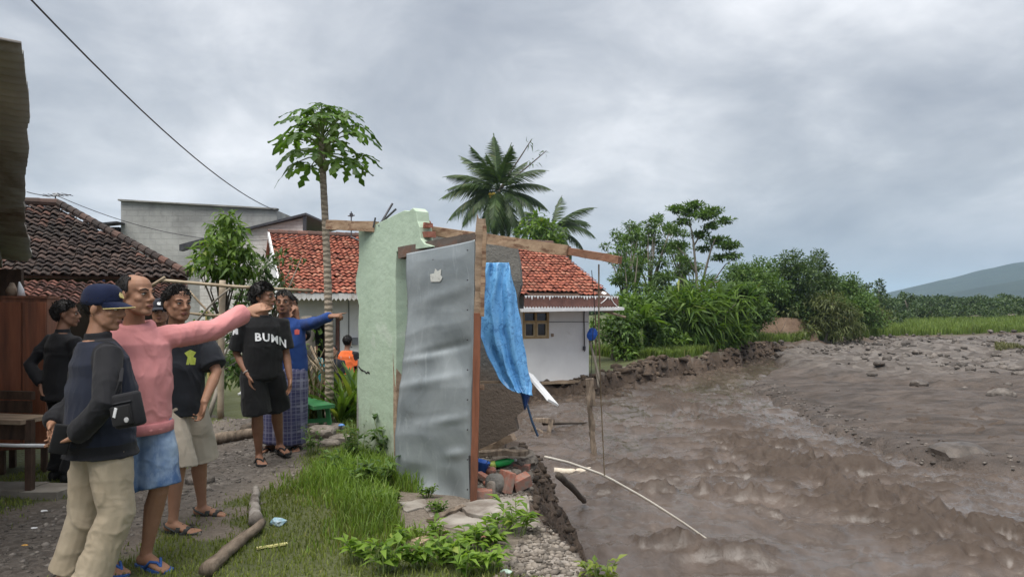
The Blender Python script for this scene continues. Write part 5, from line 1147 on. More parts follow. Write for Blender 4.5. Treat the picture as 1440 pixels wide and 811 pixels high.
M_CAPB = cloth('navy_cap', (.007, .011, .034), (.012, .019, .054), 6, 300)
M_GOLD = pm('gold_thread', (.50, .40, .14), (.66, .56, .26), 40, .6)
def denim_extra(t, c):
    z = t.n('ShaderNodeSeparateXYZ'); t.l(t.vec, z.inputs[0])
    fd = t.math('MULTIPLY', t.ramp(t.noise(3.0, 4, .55, .4), [(.44, 0.0), (.64, 1.0)]), .9)
    c = t.mix(fd, c, (.34, .44, .56)); c = t.mix(t.ramp(t.noise(16, 5, .7, .5, t.map((1, 1, .35))), [(.5, 0.0), (.75, .5)]), c, (.40, .49, .60)); return c
M_DENIM = cloth('faded_denim', (.035, .085, .20), (.075, .14, .28), 3.5, 260, .85, denim_extra)
def plaid_extra(t, c):
    for sc, ax, col, w_ in ((7, 'X', (.30, .30, .38), .80), (7, 'Z', (.30, .30, .38), .80), (2.6, 'X', (.05, .05, .13), .45), (2.6, 'Z', (.05, .05, .13), .45), (16, 'Z', (.20, .20, .29), .86), (16, 'X', (.20, .20, .29), .86)):
        wv = t.n('ShaderNodeTexWave', wave_type='BANDS', bands_direction=ax); wv.inputs['Scale'].default_value = sc * .5; wv.inputs['Distortion'].default_value = 1.2; wv.inputs['Detail'].default_value = 1; wv.inputs['Detail Scale'].default_value = .4; t.l(t.vec, wv.inputs['Vector'])
        c = t.mix(t.ramp(wv.outputs['Fac'], [(w_, 0.0), (min(w_ + .08, 1), .55)]), c, col)
    return c
M_PLAID = cloth('plaid_cotton', (.055, .055, .105), (.09, .09, .15), 3, 250, .9, plaid_extra)

# 1: cap and navy jacket, hands behind his back
L1 = Vector((-2.26, 3.86, 0))
p1 = person('man in a navy cap and dark bomber jacket holding his hands behind his back', L1, 1.645, yaw=48, head_yaw=2, head_pitch=-6, sh_yaw=46, hip=(.03, 0, 0), lean=(-.02, 0, 0), skin=SK1,
    ankles={'R': Vector((-2.235, 3.76, 0)), 'L': Vector((-2.47, 3.93, 0))}, foot_yaw={'R': 20, 'L': 50},
    hands={'R': dict(w=P(104, 614, 3.62), pole=(.55, -.4, -.2), dir=(-1, .05, -.25), palm=(.3, -.2, .8), curl=.75, tdir=(0, 0, 1)), 'L': dict(w=P(72, 598, 3.76), pole=(-.15, 1, 0), dir=(.55, -.55, -.62), palm=(.2, -.3, -.3), curl=.6, tdir=(0, 0, 1))},
    top=dict(m=[M_NAVY, M_BLACKJ], kind='jacket', ease=.034, hem=-.135, band=True, collar=True, cuff=True, belly=.02, wr=.013), bottom=dict(m=M_KHAKI, kind='trousers', ease=.020, wr=.015), hair='buzz', cap=dict(m=M_CAPB, trim=M_GOLD, emblem=M_GOLD), feet=dict(kind='flipflop', m=M_BLUERUB), vox=.0058, fat=1.05)
# 2: pink hoodie, pointing
L2 = Vector((-2.21, 4.16, 0))
p2 = person('man in a pink hoodie and denim shorts pointing over the river', L2, 1.725, yaw=-42, sh_yaw=-48, head_yaw=-16, head_pitch=2, lean=(.0, .0, 0), hip=(-.0, 0, 0), skin=SK1,
    ankles={'R': G(150, 800), 'L': G(205, 796)}, foot_yaw={'R': -35, 'L': -28},
    hands={'L': dict(w=P(346, 438, 4.70), pole=(.1, -.2, -1), dir=(.95, .12, .30), palm=(.1, .75, -.6), curls=[.04, .30, .42, .5], tdir=(0, -1, 0.1), splay=1.5), 'R': dict(w=L2 + Vector((-.25, -.16, .84)), dir=(.1, -.1, -1))},
    top=dict(m=M_PINK, kind='hoodie', ease=.032, hem=-.10, band=True, hood=True, cuff=True, belly=.018, wr=.017), bottom=dict(m=M_DENIM, kind='shorts', ease=.021, hem=.96, wr=.010), hair='receding', feet=dict(kind='flipflop', m=M_BLUERUB), vox=.0058)
# 3: charcoal T-shirt and beige shorts
L3 = Vector((-2.36, 5.0, 0))
p3 = person('man in a charcoal T-shirt and beige knee length shorts with one hand in his pocket', L3, 1.675, yaw=-42, sh_yaw=-48, head_yaw=-38, head_pitch=-2, skin=SK1,
    ankles={'R': G(243, 748), 'L': G(284, 725)}, foot_yaw={'R': -12, 'L': -8},
    hands={'L': dict(w=P(287, 566, 4.88), pole=(.9, .5, 0), dir=(-.25, .1, -1), curl=.8), 'R': dict(w=L3 + Vector((-.25, -.2, .84)), dir=(.1, -.1, -1))},
    top=dict(m=M_CHAR, kind='tee', ease=.026, hem=-.125, sleeve=.42, belly=.015, wr=.012), bottom=dict(m=M_BEIGE, kind='shorts', ease=.024, hem=1.02, wr=.010), hair='short', feet=dict(kind='sandal', m=M_OLIVE), vox=.0062)
decal_patch(p3, p3['spine'](.30) + p3['sr'] * -.05, p3['sf'], [(-.035, -.05), (.03, -.055), (.04, -.01), (.02, .0), (.045, .03), (.0, .05), (-.04, .03), (-.02, .0)], pm('lime_print', (.30, .36, .05), (.42, .48, .10), 60, .8), 'shirt_print')
# A: black T-shirt and black shorts
LA = Vector((-2.44, 6.95, 0))
pA = person('man in black T-shirt with white letters, face hidden by the pointing hand', LA, 1.75, yaw=-52, sh_yaw=-55, head_yaw=-8, skin=SK2, ankles={'R': G(366, 650) + Vector((-.02, .02, 0)), 'L': G(378, 648) + Vector((.03, .26, 0))}, foot_yaw={'R': -60, 'L': -50},
    hands={'R': dict(w=P(349, 527, 6.80), pole=(-.7, .4, 0), dir=(.15, 0, -1), curl=.4), 'L': dict(w=LA + Vector((.26, .03, .84)), dir=(0, 0, -1))},
    top=dict(m=M_BLACKT, kind='tee', ease=.026, hem=-.10, sleeve=.44, belly=.015, wr=.012), bottom=dict(m=M_BLACKT, kind='shorts', ease=.026, hem=.93, wr=.010), hair='full', feet=dict(kind='flipflop', m=M_RUB), vox=.0075)
M_PRINT = pm('white_print', (.62, .63, .65), (.74, .74, .75), 60, .7)
decal_text(pA, 'BUMN', pA['spine'](.285) + pA['sr'] * -.045, -pA['sr'] + Vector((0, 0, -.25)), Vector((0, 0, 1)), .105, M_PRINT, .10, 'shirt_lettering')
decal_patch(pA, pA['arm']['R'][0].lerp(pA['arm']['R'][1], .3), (-.3, -1, .1), [(-.03, -.03), (.03, -.02), (.03, .03), (0, .045), (-.03, .03)], M_PRINT, 'sleeve_print')
br_ = pA['arm']['R']; bw = br_[1].lerp(br_[2], .86); link('bracelet', Blob().limb([bw, br_[1].lerp(br_[2], .90)], [.036, .036], 12, False).b.mesh('bracelet', True), pm('beads', (.18, .15, .13), (.4, .36, .33), 60, .5), pA['root'])
# B: blue sweatshirt and sarong, pointing right
LB = Vector((-2.45, 7.62, 0))
pB = person('man in a royal blue sweatshirt and plaid sarong pointing to the house with his arm', LB, 1.70, hip=(.07, 0, 0), lean=(-.06, 0, 0), yaw=-80, sh_yaw=-78, head_yaw=-84, head_pitch=0, skin=SK2, hair_m=M_HAIRG, ankles={'R': LB + Vector((-.13, -.02, 0)), 'L': LB + Vector((.11, .05, 0))}, foot_yaw={'R': -110, 'L': -70},
    hands={'L': dict(w=P(470, 443, 7.24), pole=(0, -.4, -1), dir=(1, -.05, .12), palm=(0, .5, -1), curls=[.02, 1.0, 1.1, 1.1], tdir=(0, 0, 1)), 'R': dict(w=LB + Vector((-.27, -.1, .86)), dir=(0, 0, -1))},
    top=dict(m=M_BLUE, kind='longsleeve', ease=.024, hem=-.06, sleeve=1.0, cuff=True, wr=.011), bottom=dict(m=M_PLAID, kind='sarong', hem=.10), hair='short', feet=dict(kind='flipflop', m=M_RUB), vox=.0075)
decal_patch(pB, pB['spine'](.36) + pB['sr'] * -.115, pB['sf'], [(-.022, -.028), (.022, -.028), (.025, .02), (0, .03), (-.025, .02)], pm('red_logo', (.5, .06, .05), (.62, .16, .14), 50, .7), 'chest_logo')
# C: behind the blue sweatshirt, hand held up
LC = Vector((-2.68, 8.6, 0))
pC = person('person half hidden behind the blue sweatshirt man with a hand raised to the face', LC, 1.66, yaw=-75, head_yaw=-60, skin=SK2, hands={'L': dict(w=P(418, 446, 8.38), pole=(.3, 0, -1), dir=(-.2, -.1, 1), palm=(-.3, .9, 0), curl=.35, splay=1.6), 'R': dict(w=P(408, 450, 8.36), pole=(-.3, 0, -1), dir=(.2, -.1, 1), curl=.4)},
    top=dict(m=M_BLACKT, kind='tee', ease=.02, hem=-.08, sleeve=.44), bottom=dict(m=M_BLACKJ, kind='trousers'), hair='short', feet=dict(kind='shoe', m=M_RUB), vox=.011, face=False)
# D: orange vest, back view, by the white house
LD = P(488, 430, 14.2); LD.z = -0.68
pD = person('person seen from behind in a bright orange vest near the white house', LD, 1.62, yaw=85, head_yaw=88, skin=SK2, top=dict(m=[M_ORANGE, M_BLACKJ], kind='tee', ease=.03, hem=-.06, sleeve=.44), bottom=dict(m=M_BLACKJ, kind='trousers'), hair='short', feet=dict(kind='shoe', m=M_RUB), vox=.013, face=False)
decal_text(pD, 'TIM', pD['spine'](.36), pD['sr'], Vector((0, 0, 1)), .09, M_PRINT, 0, 'vest_lettering') if False else None
decal_patch(pD, pD['spine'](.36), -pD['sf'], [(-.09, -.02), (.09, -.02), (.09, .02), (-.09, .02)], M_PRINT, 'reflective_band')
# E: teal shirt, stooping near the dark doorway
LE = P(440, 430, 13.2); LE.z = -0.6
pE = person('person in a teal shirt by the dark doorway, mostly hidden by the tree trunk', LE, 1.45, yaw=-40, head_yaw=-30, skin=SK2, top=dict(m=M_TEAL, kind='tee', ease=.03, hem=-.06, sleeve=.44), bottom=dict(m=M_BLACKJ, kind='trousers'), hair='short', feet=dict(kind='shoe', m=M_RUB), vox=.013, face=False)
LH = P(470, 430, 13.6); LH.z = -0.64
pH = person('person beside the orange vest, only the face showing next to the papaya trunk', LH, 1.42, yaw=-100, head_yaw=-95, skin=SK3, top=dict(m=M_CHAR, kind='tee', ease=.03, hem=-.06, sleeve=.44), bottom=dict(m=M_BLACKJ, kind='trousers'), hair='buzz', feet=dict(kind='shoe', m=M_RUB), vox=.013, face=False)
# F: cap peeping out between two men
LF = P(226, 430, 6.9); LF.z = 0
pF = person('man in a dark cap peeping out between the pink hoodie and the charcoal T-shirt', LF, 1.60, yaw=-70, head_yaw=-70, skin=SK1, top=dict(m=M_CHAR, kind='tee', ease=.02, hem=-.08, sleeve=.44), bottom=dict(m=M_BLACKJ, kind='trousers'), hair='buzz', cap=dict(m=cloth('grey_cap', (.02, .022, .03), (.04, .042, .055), 6), emblem=M_PRINT), feet=dict(kind='shoe', m=M_RUB), vox=.009)
# G: dark figure seen from behind, on the far left
LG = Vector((-3.98, 6.30, 0))
pG = person('man in black clothes seen from behind beside the red wooden cabinet', LG, 1.58, yaw=62, sh_yaw=60, head_yaw=22, skin=SK2, hands={'L': dict(w=P(58, 540, 6.2), pole=(-1, -.1, -.2), dir=(.4, -.1, -.9), curl=.5), 'R': dict(w=LG + Vector((.32, .12, .85)), dir=(0, 0, -1))},
    top=dict(m=M_BLACKJ, kind='jacket', ease=.03, hem=-.12, collar=True, band=True, wr=.012), bottom=dict(m=M_BLACKT, kind='trousers', ease=.018), hair='short', feet=dict(kind='shoe', m=M_RUB), vox=.0085)

# ---- things they carry
bagp = P(180, 576, 3.60); bag = thing('shoulder_bag', 'small black shoulder bag hanging at the hip of the man in the cap', 'bag', bagp)
Rb = Matrix.Rotation(math.radians(-12), 3, 'Y') @ Matrix.Rotation(math.radians(-15), 3, 'Z')
bb = MB().box((0, 0, 0), (.155, .065, .175), Rb); bb.build('pouch', M_BLACKJ, bag, True, .016)
MB().box(Rb @ Vector((-.005, -.042, -.02)), (.12, .018, .10), Rb).build('front_pocket', M_BLACKT, bag, True, .006)
MB().bar(Rb @ Vector((-.065, -.036, .045)), Rb @ Vector((.065, -.036, .045)), .008, .006).build('zip', M_METAL, bag)
MB().lathe(Rb @ Vector((.03, -.053, -.045)), [(.013, -.002), (.013, .003), (.004, .004)], 12, Rb @ Matrix.Rotation(PI / 2, 3, 'X')).build('badge', pm('grey_badge', (.35, .35, .36), (.5, .5, .5), 40, .5), bag)
MB().box(Rb @ Vector((-.03, -.053, .0)), (.016, .004, .05), Rb @ Matrix.Rotation(.5, 3, 'Y')).build('pull_tab', M_PRINT, bag)
tops = [Vector((-.06, 0, .085)), Vector((-.05, .02, .14)), Vector((-.085, .10, .20))]
MB().tube([Rb @ tops[0]] + tops[1:], .009, 6).build('strap', M_BLACKJ, bag)
ph = MB().box((0, 0, 0), (.085, .03, .15), Matrix.Rotation(.25, 3, 'Y') @ Matrix.Rotation(.5, 3, 'Z')).build('phone_case', M_BLACKT, None, True, .008); ph.location = P(86, 617, 3.60); tag(ph, 'black phone case held behind the back of the man in the cap', 'phone case')
# ================================================================== VEGETATION
def leaf_arrays(c, d, n, ln, wd, fold=.25, droop=.2):
    """leaf = folded diamond: c base (k,3), d direction, n normal; returns V (k,6,3) and faces"""
    s = np.cross(d, n); s /= np.linalg.norm(s, axis=1)[:, None] + 1e-9; k = len(c); ln = ln[:, None]; wd = wd[:, None]
    V = np.empty((k, 6, 3)); mid = c + d * ln * .45 + n * 0
    V[:, 0] = c; V[:, 1] = mid + s * wd * .5 + n * wd * fold; V[:, 2] = mid - s * wd * .5 + n * wd * fold; V[:, 3] = c + d * ln - n * ln * droop; V[:, 4] = c + d * ln * .45; V[:, 5] = V[:, 3]
    return V[:, :5]
LF = [np.array([[0, 4, 1], [1, 4, 3], [0, 2, 4], [2, 3, 4]])]
def leaf_mesh(name, c, d, n, ln, wd, fold=.25, droop=.2):
    V = leaf_arrays(c, d, n, ln, wd, fold, droop); k = len(c)
    return np_mesh(name, V.reshape(-1, 3), (np.arange(k)[:, None, None] * 5 + LF[0][None]).reshape(-1, 3))
def unit(v): return v / (np.linalg.norm(v, axis=-1, keepdims=True) + 1e-9)
def clump_leaves(name, clumps, per, ln, wd, m, parent=None, seed=1, up=.3, out=.8, droop=.25, shell=.55, kind=None):
    """clumps: (centre, radii); leaves crowd the outer part of each clump"""
    g = np.random.default_rng(seed); C_ = []; Dd = []
    for c, r in clumps:
        r = np.array(r if hasattr(r, '__len__') else (r, r, r * .75)); k = max(6, int(per * float(np.prod(r)) ** (2 / 3) * (1 if per > 50 else 1)))
        v = unit(g.normal(0, 1, (k, 3))); q = shell + (1 - shell) * g.uniform(0, 1, (k, 1)); q *= (.72 + .5 * fbm(v * 2.2 + np.array(c) * .7, 2, seed))[:, None]
        C_.append(np.array(c) + v * r * q); Dd.append(unit(v * out + g.normal(0, .55, (k, 3)) + np.array([0, 0, up - .35])))
    C_ = np.concatenate(C_); Dd = np.concatenate(Dd); n = unit(np.array([0, 0, 1.0]) + g.normal(0, .45, C_.shape)); n = unit(n - Dd * (n * Dd).sum(1)[:, None])
    k = len(C_); me = leaf_mesh(name, C_, Dd, n, ln * g.uniform(.6, 1.25, k), wd * g.uniform(.65, 1.2, k), .2, droop)
    o = link(name, me, m, parent)
    if kind: o['kind'] = kind
    return o
M_BARK = pm('grey_bark', (.15, .13, .105), (.28, .25, .21), 6, .9, 30, .01, stretch=(1, 1, .3))
M_BARKD = pm('dark_bark', (.06, .05, .04), (.13, .105, .085), 6, .9, 30, .01)
L_MID = leaf_mat('mid_leaf', (.036, .078, .02), (.105, .18, .04), (.13, .16, .03))
L_DARK = leaf_mat('dark_leaf', (.025, .055, .016), (.075, .125, .033), (.11, .13, .035), .28)
L_LIGHT = leaf_mat('light_leaf', (.045, .10, .018), (.13, .215, .035), (.26, .29, .06), .4)
L_OLIVE = leaf_mat('olive_leaf', (.045, .062, .018), (.105, .125, .035), (.19, .17, .06), .3)
L_BRIGHT = leaf_mat('bright_leaf', (.085, .17, .022), (.21, .33, .05), (.34, .38, .08), .45)
L_FAR = leaf_mat('far_leaf', (.025, .05, .018), (.065, .105, .03), (.11, .14, .04), .25)
L_PAP = leaf_mat('papaya_leaf', (.04, .095, .018), (.11, .20, .034), None, .4, .42)

def trunk(mb, pts, r0, r1, n=9, jit=.04):
    m = len(pts); mb.tube(pts, [r0 + (r1 - r0) * i / (m - 1) for i in range(m)], n, jit); return mb

# ---- papaya
pb = P(463, 560, 9.4); pb.z = -.05
pap = thing('papaya_tree', 'tall thin papaya tree with a bare ringed trunk and lobed leaves at the top', 'papaya tree', pb)
ptop = P(454, 194, 9.4) - pb
tp_ = []; tr_ = []
for i in range(60):
    q = i / 59; tp_.append(Vector((0, 0, 0)).lerp(ptop, q) + Vector((.025 * math.sin(q * 4), 0, 0))); tr_.append((.060 - .020 * q) * (1 + .05 * (i % 2)))
t = NT('papaya_bark'); wv = t.n('ShaderNodeTexWave', wave_type='BANDS', bands_direction='Z'); wv.inputs['Scale'].default_value = 4.5; wv.inputs['Distortion'].default_value = 3; wv.inputs['Detail Scale'].default_value = 3; t.l(t.vec, wv.inputs['Vector'])
c = t.mix(t.noise(9, 5, .7), (.25, .20, .145), (.42, .36, .28)); c = t.mix(t.ramp(wv.outputs['Fac'], [(.0, .55), (.3, 0.0)]), c, (.16, .125, .09)); t.col(c).rough(.9); t.bump(wv.outputs['Fac'], .01); M_PAPB = t.m
MB().tube(tp_, tr_, 12, .03).build('trunk', M_PAPB, pap, True)
def papaya_leaf(seed):
    """one deeply lobed blade, petiole end at the origin, midrib along +y, facing +z"""
    g = np.random.default_rng(seed); V = [(0, 0, 0)]; F = []
    lob = [(-150, .20), (-105, .30), (-55, .40), (-2, .46), (52, .40), (104, .30), (150, .20)]
    for a_, ln in lob:
        a_ = math.radians(a_ + g.normal(0, 5)); ln *= g.uniform(.9, 1.1); d = np.array([math.sin(a_), math.cos(a_)]); s = np.array([d[1], -d[0]])
        prof = [(.0, .03), (.26, .13), (.42, .075), (.55, .215), (.66, .07), (.78, .14), (1.0, .0)]
        i0 = len(V)
        for q, w_ in prof:
            for sg in (-1, 0, 1):
                p_ = d * ln * q + s * sg * w_ * ln * g.uniform(.85, 1.2) + d * (ln * .06 * abs(sg)); z = -.55 * (ln * q) ** 1.6 - .10 * q * q * ln + (abs(sg) * -.10 * w_) + .012 * g.normal(); V.append((p_[0], p_[1], z))
        for k in range(len(prof) - 1):
            a0 = i0 + k * 3; F += [(a0, a0 + 1, a0 + 4, a0 + 3), (a0 + 1, a0 + 2, a0 + 5, a0 + 4)]
    me = D.meshes.new('leaf'); me.from_pydata(V, [], F); me.update(); me.materials.append(L_PAP); return me
PLM = [papaya_leaf(k) for k in range(5)]
M_PET = pm('petiole', (.14, .19, .06), (.22, .27, .10), 8, .6)
g = random.Random(4)
NL = 40
for i in range(NL):
    q = i / (NL - 1); az = i * 2.39996 + g.uniform(-.2, .2)
    el = math.radians(80 - 92 * q ** .8 + g.uniform(-9, 9)); ln = (.30 + .20 * math.sin(min(1, q * 1.25) * PI * .62)) * g.uniform(.75, 1.15)
    dirv = Vector((math.cos(az) * math.cos(el), math.sin(az) * math.cos(el), math.sin(el))); st0 = ptop + Vector((0, 0, .06 - .36 * q + .05)); tip = st0 + dirv * ln; mid = st0 + dirv * ln * .5 + Vector((0, 0, .03))
    pe = MB().tube([st0, mid, tip], [.011, .009, .007], 5)
    o = D.objects.new('leaf', PLM[i % 5]); COL.objects.link(o); o.parent = pap; o.location = tip
    out = Vector((math.cos(az), math.sin(az), -.1 - .30 * q + g.uniform(-.25, .25))).normalized(); nrm_ = (Vector((0, 0, 1)) - out * out.z + Vector((g.uniform(-.25, .25), g.uniform(-.25, .25), 0))).normalized(); x_ = out.cross(nrm_).normalized(); nrm_ = x_.cross(out)
    sc_ = (.50 + .24 * min(1, q * 1.7)) * g.uniform(.8, 1.15)
    o.rotation_euler = Matrix((x_, out, nrm_)).transposed().to_euler(); o.scale = (sc_,) * 3
    pe.V = [tuple(Vector(v) - tip) for v in pe.V]; ms = pe.build('petiole', M_PET, pap); ms.location = tip
clump_leaves('young_leaves', [(tuple(ptop + Vector((0, 0, .1))), (.10, .10, .16))], 900, .16, .10, L_LIGHT, pap, 3)
fm = MB()
for i in range(6): a_ = i * 1.1; fm.lathe(ptop + Vector((.07 * math.cos(a_), .07 * math.sin(a_), -.12 - .05 * i)), [(.005, -.09), (.035, -.06), (.045, 0), (.03, .05), (.008, .075)], 8)
fm.build('fruit', M_PET, pap, True)

# ---- coconut palms
def frond_mesh(seed, L_=4.6, droop=1.0, nl=64):
    g = np.random.default_rng(seed); t_ = np.linspace(0, 1, nl); ang = droop * t_ ** 1.5
    dl = L_ / (nl - 1); py = np.r_[0, np.cumsum(np.cos(ang[:-1]) * dl)]; pz = np.r_[0, np.cumsum(-np.sin(ang[:-1]) * dl)]
    V = []; F = []
    for i in range(1, nl):
        if t_[i] < .12: continue
        for sg in (-1, 1):
            ll = (1.2 * math.sin(PI * min(1, t_[i] * .9 + .16)) ** .8 + .10) * g.uniform(.82, 1.1); fw = .42 + .5 * t_[i]; d = np.array([sg * math.cos(fw), math.sin(fw) * math.cos(ang[i]), -math.sin(fw) * math.sin(ang[i]) - .30 - .35 * g.uniform()]); d /= np.linalg.norm(d)
            b = np.array([0, py[i], pz[i]]); w_ = np.array([0, math.cos(ang[i]), -math.sin(ang[i])]) * .050
            m_ = b + d * ll * .5; e_ = b + d * ll + np.array([0, 0, -.30 * ll]); k = len(V)
            V += [b - w_, b + w_, m_ + w_ * .9, m_ - w_ * .9, e_]; F += [(k, k + 1, k + 2, k + 3), (k + 3, k + 2, k + 4)]
    k0 = len(V); rw_ = [(.05 * (1 - .9 * q)) for q in t_]
    for i in range(0, nl, 3):
        V += [(-rw_[i], py[i], pz[i]), (0, py[i], pz[i] + rw_[i] * .8), (rw_[i], py[i], pz[i]), (0, py[i], pz[i] - rw_[i] * .5)]
    n_ = len(range(0, nl, 3))
    for i in range(n_ - 1):
        for q in range(4): a0 = k0 + i * 4; F.append((a0 + q, a0 + (q + 1) % 4, a0 + 4 + (q + 1) % 4, a0 + 4 + q))
    me = D.meshes.new('frond'); me.from_pydata([tuple(v) for v in V], [], F); me.update(); return me
M_FROND = leaf_mat('palm_frond', (.026, .050, .018), (.068, .112, .032), (.16, .15, .05), .25, .45)
M_FRONDY = leaf_mat('pale_palm_frond', (.07, .10, .04), (.13, .165, .06), (.2, .19, .08), .3, .5)
FRM = [frond_mesh(k, 4.6, dr) for k, dr in enumerate((.55, .95, 1.35, .25))]; 
for m_ in FRM: m_.materials.append(M_FROND)
def palm(label, base, top, fr_, seed, sc=1.0):
    pt = thing('coconut_palm', label, 'palm tree', base); tv = Vector(top) - Vector(base); g = random.Random(seed)
    trunk(MB(), [tv * q + Vector((.25 * math.sin(q * PI), 0, 0)) for q in np.linspace(0, 1, 9)], .19, .13, 10).build('trunk', M_BARK, pt, True)
    for az, el, k, s_ in fr_:
        o = D.objects.new('frond', FRM[k]); COL.objects.link(o); o.parent = pt; o.location = tv + Vector((0, 0, .1 * math.sin(math.radians(el))))
        o.rotation_euler = (Matrix.Rotation(math.radians(az), 3, 'Z') @ Matrix.Rotation(math.radians(el), 3, 'X') @ Matrix.Rotation(math.radians(g.uniform(-25, 25)), 3, 'Y')).to_euler(); o.scale = (s_ * sc,) * 3
    return pt, tv
# azimuth 0 points away, +90 to the left in the picture
fl = [(92, 12, 1, 1.0), (80, 34, 1, .95), (60, 52, 0, .95), (20, 78, 3, 1.0), (-40, 74, 3, .85), (-75, 56, 0, .7), (-95, 20, 1, .9), (-80, 0, 1, .95), (100, -12, 1, 1.0), (125, -20, 2, .95), (150, -28, 2, 1.0), (180, -35, 2, .95), (-150, -32, 2, 1.0), (-125, -18, 2, .95), (-105, -8, 2, .9), (0, 30, 1, .9), (40, 20, 1, .9), (-30, 15, 1, .9), (165, -55, 2, .9), (-165, -50, 2, .9), (140, -48, 2, .9), (-140, -45, 2, .9), (110, 15, 1, .95), (-60, 5, 1, .9), (60, 0, 1, .9), (175, -20, 2, 1.0), (170, 45, 0, .8), (-150, 60, 0, .8), (130, 60, 0, .85), (-110, 38, 1, .9)]
p_, tv = palm('taller coconut palm with drooping fronds and yellow coconuts behind the red roof', P(706, 445, 52), P(701, 268, 52), fl, 1, 1.0)
cc = MB(); 
for i in range(9): cc.lathe(tv + Vector((-.55 + .13 * (i % 3) + random.uniform(-.05, .05), -.5, -.35 - .26 * (i // 3))), [(.01, -.14), (.10, -.08), (.13, 0), (.09, .09), (.01, .13)], 8)
cc.build('coconuts', pm('yellow_coconut', (.38, .26, .03), (.52, .38, .06), 4, .5), p_, True)
tw = MB(); tw.tube([tv, tv + Vector((1.7, 0, 2.6)), tv + Vector((2.4, 0, 3.7))], [.06, .05, .03], 5).tube([tv, tv + Vector((2.2, 0, 1.8)), tv + Vector((3.5, 0, 2.9))], [.06, .05, .03], 5).build('bare_frond', M_BARKD, p_)
clump_leaves('frond_remnant', [(tuple(tv + Vector((3.3, 0, 2.75))), (.3, .1, .15)), (tuple(tv + Vector((2.3, 0, 3.5))), (.12, .1, .25)), (tuple(tv + Vector((2.5, 0, 2.0))), (.35, .15, .3))], 160, .5, .10, L_DARK, p_, 8, droop=.6)
fl2 = [(85, 10, 1, .8), (60, 45, 1, .8), (-20, 70, 0, .75), (-85, 45, 1, .9), (-95, 15, 2, .9), (-80, -10, 2, .9), (140, -20, 2, .8), (-150, -25, 2, .8), (180, 10, 2, .7), (100, -15, 2, .75), (20, 40, 1, .8), (-50, 30, 1, .9), (-120, -30, 2, .8), (120, 35, 1, .7), (70, 28, 1, .85), (-70, 25, 1, .9), (0, 20, 1, .8), (160, 20, 1, .8), (-160, 10, 2, .8), (-100, -35, 2, .8), (100, -40, 2, .8), (180, -40, 2, .8)]
palm('shorter coconut palm half hidden behind the right end of the red roof', P(780, 470, 56), P(777, 322, 56), fl2, 2, .95)
o = thing('leafy_tree', 'light green leafy tree between the two coconut palms', 'tree', P(760, 440, 48))
def rel(o, px, py, Y): return tuple(P(px, py, Y) - o.location)
clump_leaves('crown', [(rel(o, 752, 318, 48), (1.1, 1, .9)), (rel(o, 770, 328, 48), (1.3, 1, .9)), (rel(o, 742, 330, 48), (1.0, 1, .7)), (rel(o, 765, 345, 48), (1.6, 1.2, 1.0))], 170, .45, .2, L_LIGHT, o, 12); MB().tube([(0, 0, 0), rel(o, 762, 330, 48)], [.14, .06], 7).build('trunk', M_BARK, o)

# ---- generic broadleaf tree
def tree(label, base, clumps, per, ln, wd, m, seed, name='tree', cat='tree', group=None, bark=None, r0=.12, up=.3, droop=.25, limbs=True, shell=.5):
    o = thing(name, label, cat, base, 0, group); g = random.Random(seed); cl = [(tuple(Vector(c) - Vector(base)), r) for c, r in clumps]
    clump_leaves('crown', cl, per, ln, wd, m, o, seed, up, .8, droop, shell)
    tb = MB(); top = sum((Vector(c) for c, r in cl), Vector()) / len(cl); fork = top * .45; fork.z = top.z * .5
    tb.tube([(0, 0, -.2), fork * .5 + Vector((g.uniform(-.1, .1), 0, 0)), fork], [r0, r0 * .8, r0 * .65], 8)
    for c, r in cl: 
        c = Vector(c); tb.tube([fork, fork.lerp(c, .5) + Vector((g.uniform(-.15, .15), g.uniform(-.15, .15), .1)), c], [r0 * .5, r0 * .3, r0 * .12], 5)
    tb.build('trunk', bark or M_BARK, o, True); return o
def clumps_px(pts, Y, sq=.8, jy=1.0):
    return [(P(px, py, Y + random.uniform(-jy, jy)), (r * Y / 1000, r * Y / 1000, r * Y / 1000 * sq)) for px, py, r in pts]
# young tree by the bamboo frame
b0 = P(312, 590, 11.2); b0.z = 0
tree('young leafy tree with bright hanging leaves behind the bamboo post', b0, clumps_px([(318, 305, 13), (308, 325, 17), (330, 325, 17), (298, 345, 17), (320, 348, 22), (342, 350, 17), (282, 358, 13), (300, 372, 20), (325, 375, 22), (348, 372, 16), (276, 376, 11), (312, 388, 16), (338, 388, 14)], 11.2, .9, .3), 2600, .16, .062, L_LIGHT, 21, r0=.035, up=-.1, droop=.45, shell=.1, bark=M_BARKD)
b0 = P(372, 590, 12.5); b0.z = -.2
tree('dark dense shrub between the young tree and the red roof house', b0, clumps_px([(372, 375, 22), (392, 362, 13), (380, 400, 22), (360, 400, 20), (400, 395, 14), (345, 420, 22), (375, 425, 24), (398, 425, 14), (412, 372, 8), (424, 362, 6), (405, 410, 10)], 12.5, .9, .4), 1500, .14, .055, L_DARK, 22, name='shrub', cat='shrub', r0=.05, droop=.4, shell=.2)
b0 = P(290, 600, 10.6); b0.z = 0
tree('low green undergrowth shrub behind the bamboo frame', b0, clumps_px([(345, 500, 26), (335, 470, 24), (350, 450, 20), (300, 490, 24), (278, 470, 22), (320, 520, 26), (345, 530, 20), (280, 510, 22), (300, 440, 16), (325, 440, 16)], 11.6, .9, .4), 1200, .14, .065, L_MID, 23, name='shrub', cat='shrub', r0=.04, droop=.4, shell=.15)

